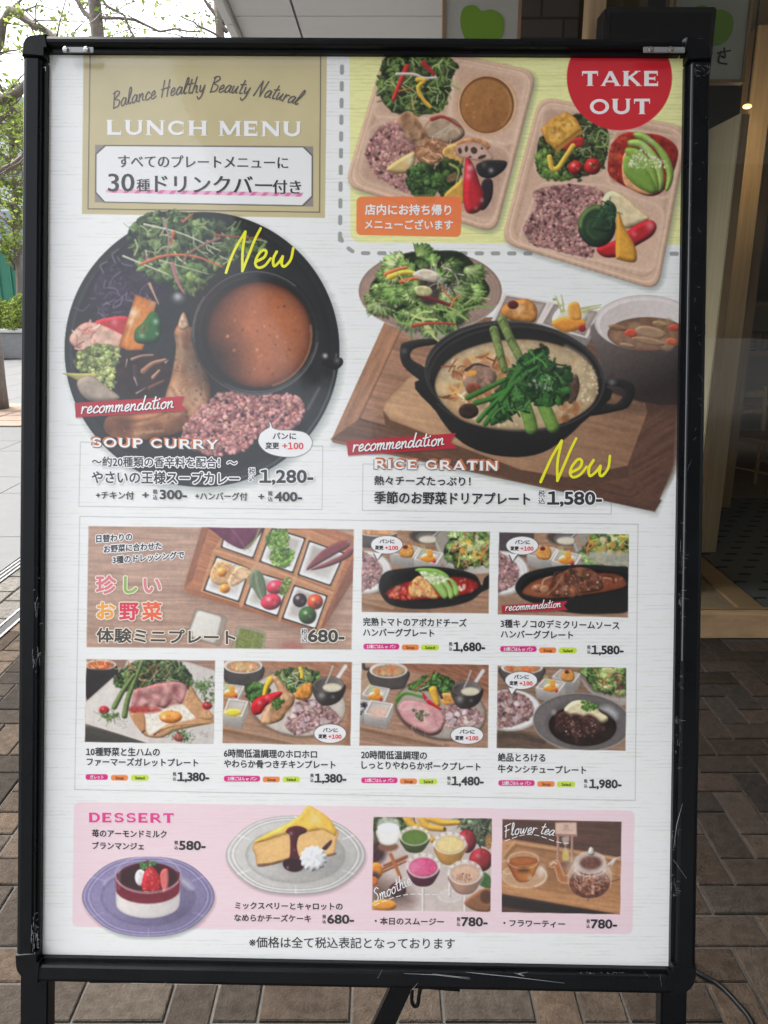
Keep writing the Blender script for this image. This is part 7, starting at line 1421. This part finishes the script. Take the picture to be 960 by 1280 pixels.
new('yellow brush lettering over the gratin tray', [[(280, 932), (305, 875), (335, 810), (377, 742)], [(377, 742), (358, 840), (357, 926)], [(357, 926), (390, 850), (420, 780), (444, 731)]], [(420, 888), (460, 866), (470, 836), (452, 828), (424, 862), (416, 892), (430, 910), (462, 898), (492, 862)], [[(524, 832), (503, 868), (507, 904), (536, 884), (556, 858)], [(556, 858), (552, 896), (566, 902), (592, 866), (600, 812)]], (600, 350, 3.692), 3.6)
for lb, base, H in (('white script on the ribbon over the soup curry', [(101, 517), (160, 513.8), (217, 509.8)], 17.5), ('white script on the ribbon over the gratin', [(440.5, 564.6), (500, 560.5), (555, 556.2)], 17.5), ('white script on the ribbon of the mushroom dish', [(631.5, 763.4), (668, 761.3), (701, 758.8)], 10.5)):
    I = Ink('ribbon_script', lb); w = .105*H
    script(I, 'recommendation', base, H, w, (70, 20, 26), .25, (.5, .7)); script(I, 'recommendation', base, H, w, (244, 236, 234), .25); I.build()
# soup curry caption
I = Ink('dish_caption', 'soup curry title, price and extras')
for q in ((.7, .9), (.2, 1.2), (1., .2)): caps(I, 'SOUP CURRY', 114.5, 272.5, 547, 558.8, 549.8, 561.6, (112, 104, 100), q)
for q in ((-2., -1.8), (-1.4, -1.2), (-.7, -.6)): caps(I, 'SOUP CURRY', 114.5, 272.5, 547, 558.8, 549.8, 561.6, (190, 112, 70), q)
caps(I, 'SOUP CURRY', 114.5, 272.5, 547, 558.8, 549.8, 561.6, (242, 238, 234))
I.text('～約20種類の香辛料を配合！～', 115, 296, 577, 578.6, 13.5, DARK, .3, 1.3); I.text('やさいの王様スープカレー', 115, 299, 596.5, 598.4, 16.5, DARK, .42, 1.5); I.zei(311, 319, 589, 598, 9, DARK, 1); I.text('1,280-', 325, 391, 595.2, 595.4, 15.5, DARK, .75, 1.5, cap=True)
I.text('+チキン付', 120, 167, 618.8, 619.4, 10.5, DARK, .22); I.text('+', 178, 185.5, 618.5, 618.5, 13, DARK, .3); I.zei(191, 196.5, 614.6, 621.8, 6.4); I.text('300-', 200, 233, 618, 618.4, 11, DARK, .5, cap=True)
I.text('+ハンバーグ付', 244, 309, 620, 620.8, 10.5, DARK, .22); I.text('+', 323, 330, 620.5, 620.5, 13, DARK, .3); I.zei(335, 340.5, 617, 624, 6.4); I.text('400-', 343.5, 377, 620.6, 621, 11, DARK, .5, cap=True); I.build()
I = Ink('dish_caption', 'rice gratin title and price')
for q in ((-.7, .8), (.1, 1.1), (-1., .1)): caps(I, 'RICE GRATIN', 467.5, 622.5, 574, 586, 576.4, 588.4, (120, 112, 108), q)
for q in ((2.3, -2.2), (1.6, -1.6), (.8, -.8)): caps(I, 'RICE GRATIN', 467.5, 622.5, 574, 586, 576.4, 588.4, (190, 112, 70), q)
caps(I, 'RICE GRATIN', 467.5, 622.5, 574, 586, 576.4, 588.4, (242, 238, 234))
I.text('熱々チーズたっぷり！', 468, 588, 600.6, 602, 12.5, DARK, .3); I.text('季節のお野菜ドリアプレート', 468, 662.5, 622, 624, 16.5, DARK, .42); I.zei(673, 681, 616.8, 626, 9, DARK, 1); I.text('1,580-', 684.5, 752, 622.4, 622.8, 15.5, DARK, .75, 1.5, cap=True); I.build()
# balloons
def ball(x0, x1, y1, c0, c1, p0, p1, y2, h, lb):
    I = Ink('balloon_lettering', lb); I.text('パンに', x0, x1, y1, y1+.2, h, DARK, .2); I.text('変更', c0, c1, y2, y2+.2, h*.92, DARK, .25); I.text('+100', p0, p1, y2+.3, y2+.3, h*.86, (214, 62, 54), .22, cap=True); I.build()
ball(341, 370, 545, 332, 348.6, 353, 379, 557, 9.5, 'bread surcharge note on the soup curry')
for (cx_, cy_, lb) in ((483.5, 681, 'avocado hamburger'), (652.7, 682, 'mushroom hamburger'), (651.5, 850.5, 'beef stew'), (412.6, 917, 'chicken plate'), (583.7, 919, 'pork plate')):
    ball(cx_-9, cx_+9.5, cy_-4.4, cx_-14.5, cx_-4.5, cx_-2, cx_+14, cy_+3.4, 5.8, 'bread surcharge note on the '+lb)
# vegetable sampler
I = Ink('dish_caption', 'vegetable sampler caption in coloured characters')
for b, x0, x1, y0, y1 in (('日替わりの', 120.5, 165, 673.6, 671), ('お野菜に合わせた', 130, 202, 686.6, 682.2), ('3種のドレッシングで', 141, 230, 700.2, 693.6)): I.text(b, x0, x1, y0, y1, 10.2, (44, 42, 44), .36, 1.1)
HL = (236, 216, 200)
for b, x0, x1, yc, c in (('珍', 120.5, 145, 731, (206, 108, 124)), ('し', 155.5, 171, 731, (132, 170, 76)), ('い', 180, 201, 731.5, (206, 118, 128)), ('お', 121.5, 143.5, 763.5, (226, 154, 52)), ('野', 149.5, 173, 764, (206, 44, 80)), ('菜', 178, 202, 764, (222, 92, 60))): I.text(b, x0, x1, yc, yc, 24, c, .8, 1.3, HL)
I.text('体験ミニプレート', 121, 294, 794, 797.2, 19, (62, 58, 56), .55, 1.2, HL); I.zei(376.5, 384, 789.8, 799, 8.5, DARK, .8); I.text('680-', 385.5, 430, 794.6, 795.2, 14.5, DARK, .75, 1.2, HL, cap=True); I.build()
# dishes of the grid
def dish(lb, lines, tags, zx, price, px0, px1, py, ph=10.2):
    I = Ink('dish_caption', lb)
    for b, x0, x1, y0, y1, h in lines: I.text(b, x0, x1, y0, y1, h, DARK, .28)
    for (b, x0, x1, y, c) in tags: I.text(b, x0, x1, y, y+.1, 5.0, c, .1)
    I.zei(zx, zx+4.2, py-3.2, py+2.8, 5.0); I.text(price, px0, px1, py, py+.3, ph, DARK, .55, cap=True); I.build()
BRN = (96, 52, 24); GRN = (60, 72, 20); RICE_ = '15穀ごはん or パン'
dish('galette title and price', [('10種野菜と生ハムの', 107.5, 199.5, 939.6, 940.2, 11.2), ('ファーマーズガレットプレート', 108.5, 247.5, 952.2, 953.6, 10.6)], [('ガレット', 112.5, 129.5, 971.3, WHITE), ('Soup', 144.5, 154.5, 972.2, BRN), ('Salad', 169, 180.5, 972.2, GRN)], 216, '1,380-', 222, 261, 970.8)
dish('chicken plate title and price', [('6時間低温調理のホロホロ', 280, 396, 941.6, 943, 11.2), ('やわらか骨つきチキンプレート', 280, 419, 954.6, 956.2, 10.8)], [(RICE_, 284.5, 321, 973.3, WHITE), ('Soup', 334, 344.5, 974.2, BRN), ('Salad', 358, 369.5, 974.2, GRN)], 387.8, '1,380-', 393.5, 432.5, 972.6)
dish('avocado hamburger title and price', [('完熟トマトのアボカドチーズ', 454, 583, 777.2, 778.8, 11), ('ハンバーグプレート', 454, 542.5, 790.4, 791.6, 10.6)], [(RICE_, 458.5, 495, 808.2, WHITE), ('Soup', 507.8, 518, 809.2, BRN), ('Salad', 531.5, 543.5, 809.4, GRN)], 561.2, '1,680-', 567, 606, 808.2)
dish('mushroom hamburger title and price', [('3種キノコのデミクリームソース', 626, 774, 779.4, 782, 11), ('ハンバーグプレート', 626, 716, 792.6, 794, 10.6)], [(RICE_, 629.5, 666.5, 811.3, WHITE), ('Soup', 679.5, 690, 812.8, BRN), ('Salad', 703.8, 715.5, 813.2, GRN)], 734, '1,580-', 739.5, 779, 812.2)
dish('pork plate title and price', [('20時間低温調理の', 451.5, 533.5, 943.4, 944.6, 11.2), ('しっとりやわらかポークプレート', 452, 600.5, 956.2, 958.6, 10.8)], [(RICE_, 456, 492.5, 975.4, WHITE), ('Soup', 505.5, 516, 976.6, BRN), ('Salad', 529.5, 541, 977, GRN)], 559, '1,480-', 564.8, 604, 976)
dish('beef stew title and price', [('絶品とろける', 622.5, 681.5, 946.6, 947.4, 11.2), ('牛タンシチュープレート', 622.5, 732.5, 961, 962.8, 10.8)], [(RICE_, 627.5, 664, 978.8, WHITE), ('Soup', 677.5, 688, 980, BRN), ('Salad', 702, 713.5, 980.4, GRN)], 730, '1,980-', 736.8, 776.5, 979.6)
# desserts
I = Ink('headline_lettering', 'magenta dessert heading'); caps(I, 'DESSERT', 110.8, 217, 1015.8, 1027.8, 1016.6, 1028.6, (216, 58, 136)); I.build()
I = Ink('dish_caption', 'almond milk dessert title and price'); I.text('苺のアーモンドミルク', 115, 208, 1041.6, 1042.8, 10, DARK, .26); I.text('ブランマンジェ', 115.5, 179.5, 1057, 1058, 9.8, DARK, .26); I.zei(218, 222.5, 1053.4, 1059.6, 5.2); I.text('580-', 224.2, 256.5, 1056.6, 1057, 10.6, DARK, .55, cap=True); I.build()
I = Ink('dish_caption', 'cheesecake title and price'); I.text('ミックスベリーとキャロットの', 294, 428, 1132, 1133.2, 9.8, DARK, .26); I.text('なめらかチーズケーキ', 293, 388.5, 1147.2, 1148.4, 9.8, DARK, .26); I.zei(403, 407.3, 1145.8, 1152, 5.2); I.text('680-', 409.4, 442, 1148.8, 1149.2, 10.6, DARK, .55, cap=True); I.build()
I = Ink('dish_caption', 'smoothie title and price'); I.text('・本日のスムージー', 468.6, 554.6, 1151.2, 1152.4, 9.8, DARK, .26); I.zei(571, 575.2, 1149, 1155.2, 5.2); I.text('780-', 577, 609, 1152, 1152.4, 10.6, DARK, .55, cap=True)
I.build(); I = Ink('script_lettering', 'white script and dashes across the smoothie picture'); script(I, 'Smoothie', [(468, 1128), (490, 1118), (515, 1105)], 16, 1.25, (244, 240, 236), .3)
for i in range(9): 
    a = .03+i*.112; q = [(466+80*u, 1132.5-15*math.sin(min(1, u*1.25)*1.9)) for u in (a, a+.035, a+.07)]; I.strip(q, .9, (240, 236, 232))
I.build()
I = Ink('dish_caption', 'flower tea title and price'); I.text('・フラワーティー', 629.4, 706, 1153.8, 1155.2, 9.8, DARK, .26); I.zei(733, 737.2, 1151.6, 1157.8, 5.2); I.text('780-', 739, 770.8, 1154.8, 1155.2, 10.6, DARK, .55, cap=True)
I.build(); I = Ink('script_lettering', 'white script and dashes across the flower tea picture'); script(I, 'Flower tea', [(631, 1047), (650, 1042.5), (672, 1042), (692, 1045)], 15, 1.2, (246, 242, 238), .28)
for i in range(9):
    a = .01+i*.112; q = [(630.5+82*u, 1051-9*math.sin(u*6.28*.62+.2)+4*u*0+(0 if u < .5 else 0)) for u in (a, a+.035, a+.07)]; I.strip([(x, 1048.5-5.5*math.sin((x-630)/82*5.6-.6)) for x, y in q], .9, (244, 240, 236))
I.build()
I = Ink('footnote_lettering', 'tax note along the foot of the poster'); I.text('※価格は全て税込表記となっております', 311.5, 568.5, 1177.8, 1179.8, 14.8, (56, 56, 58), .16); I.build()
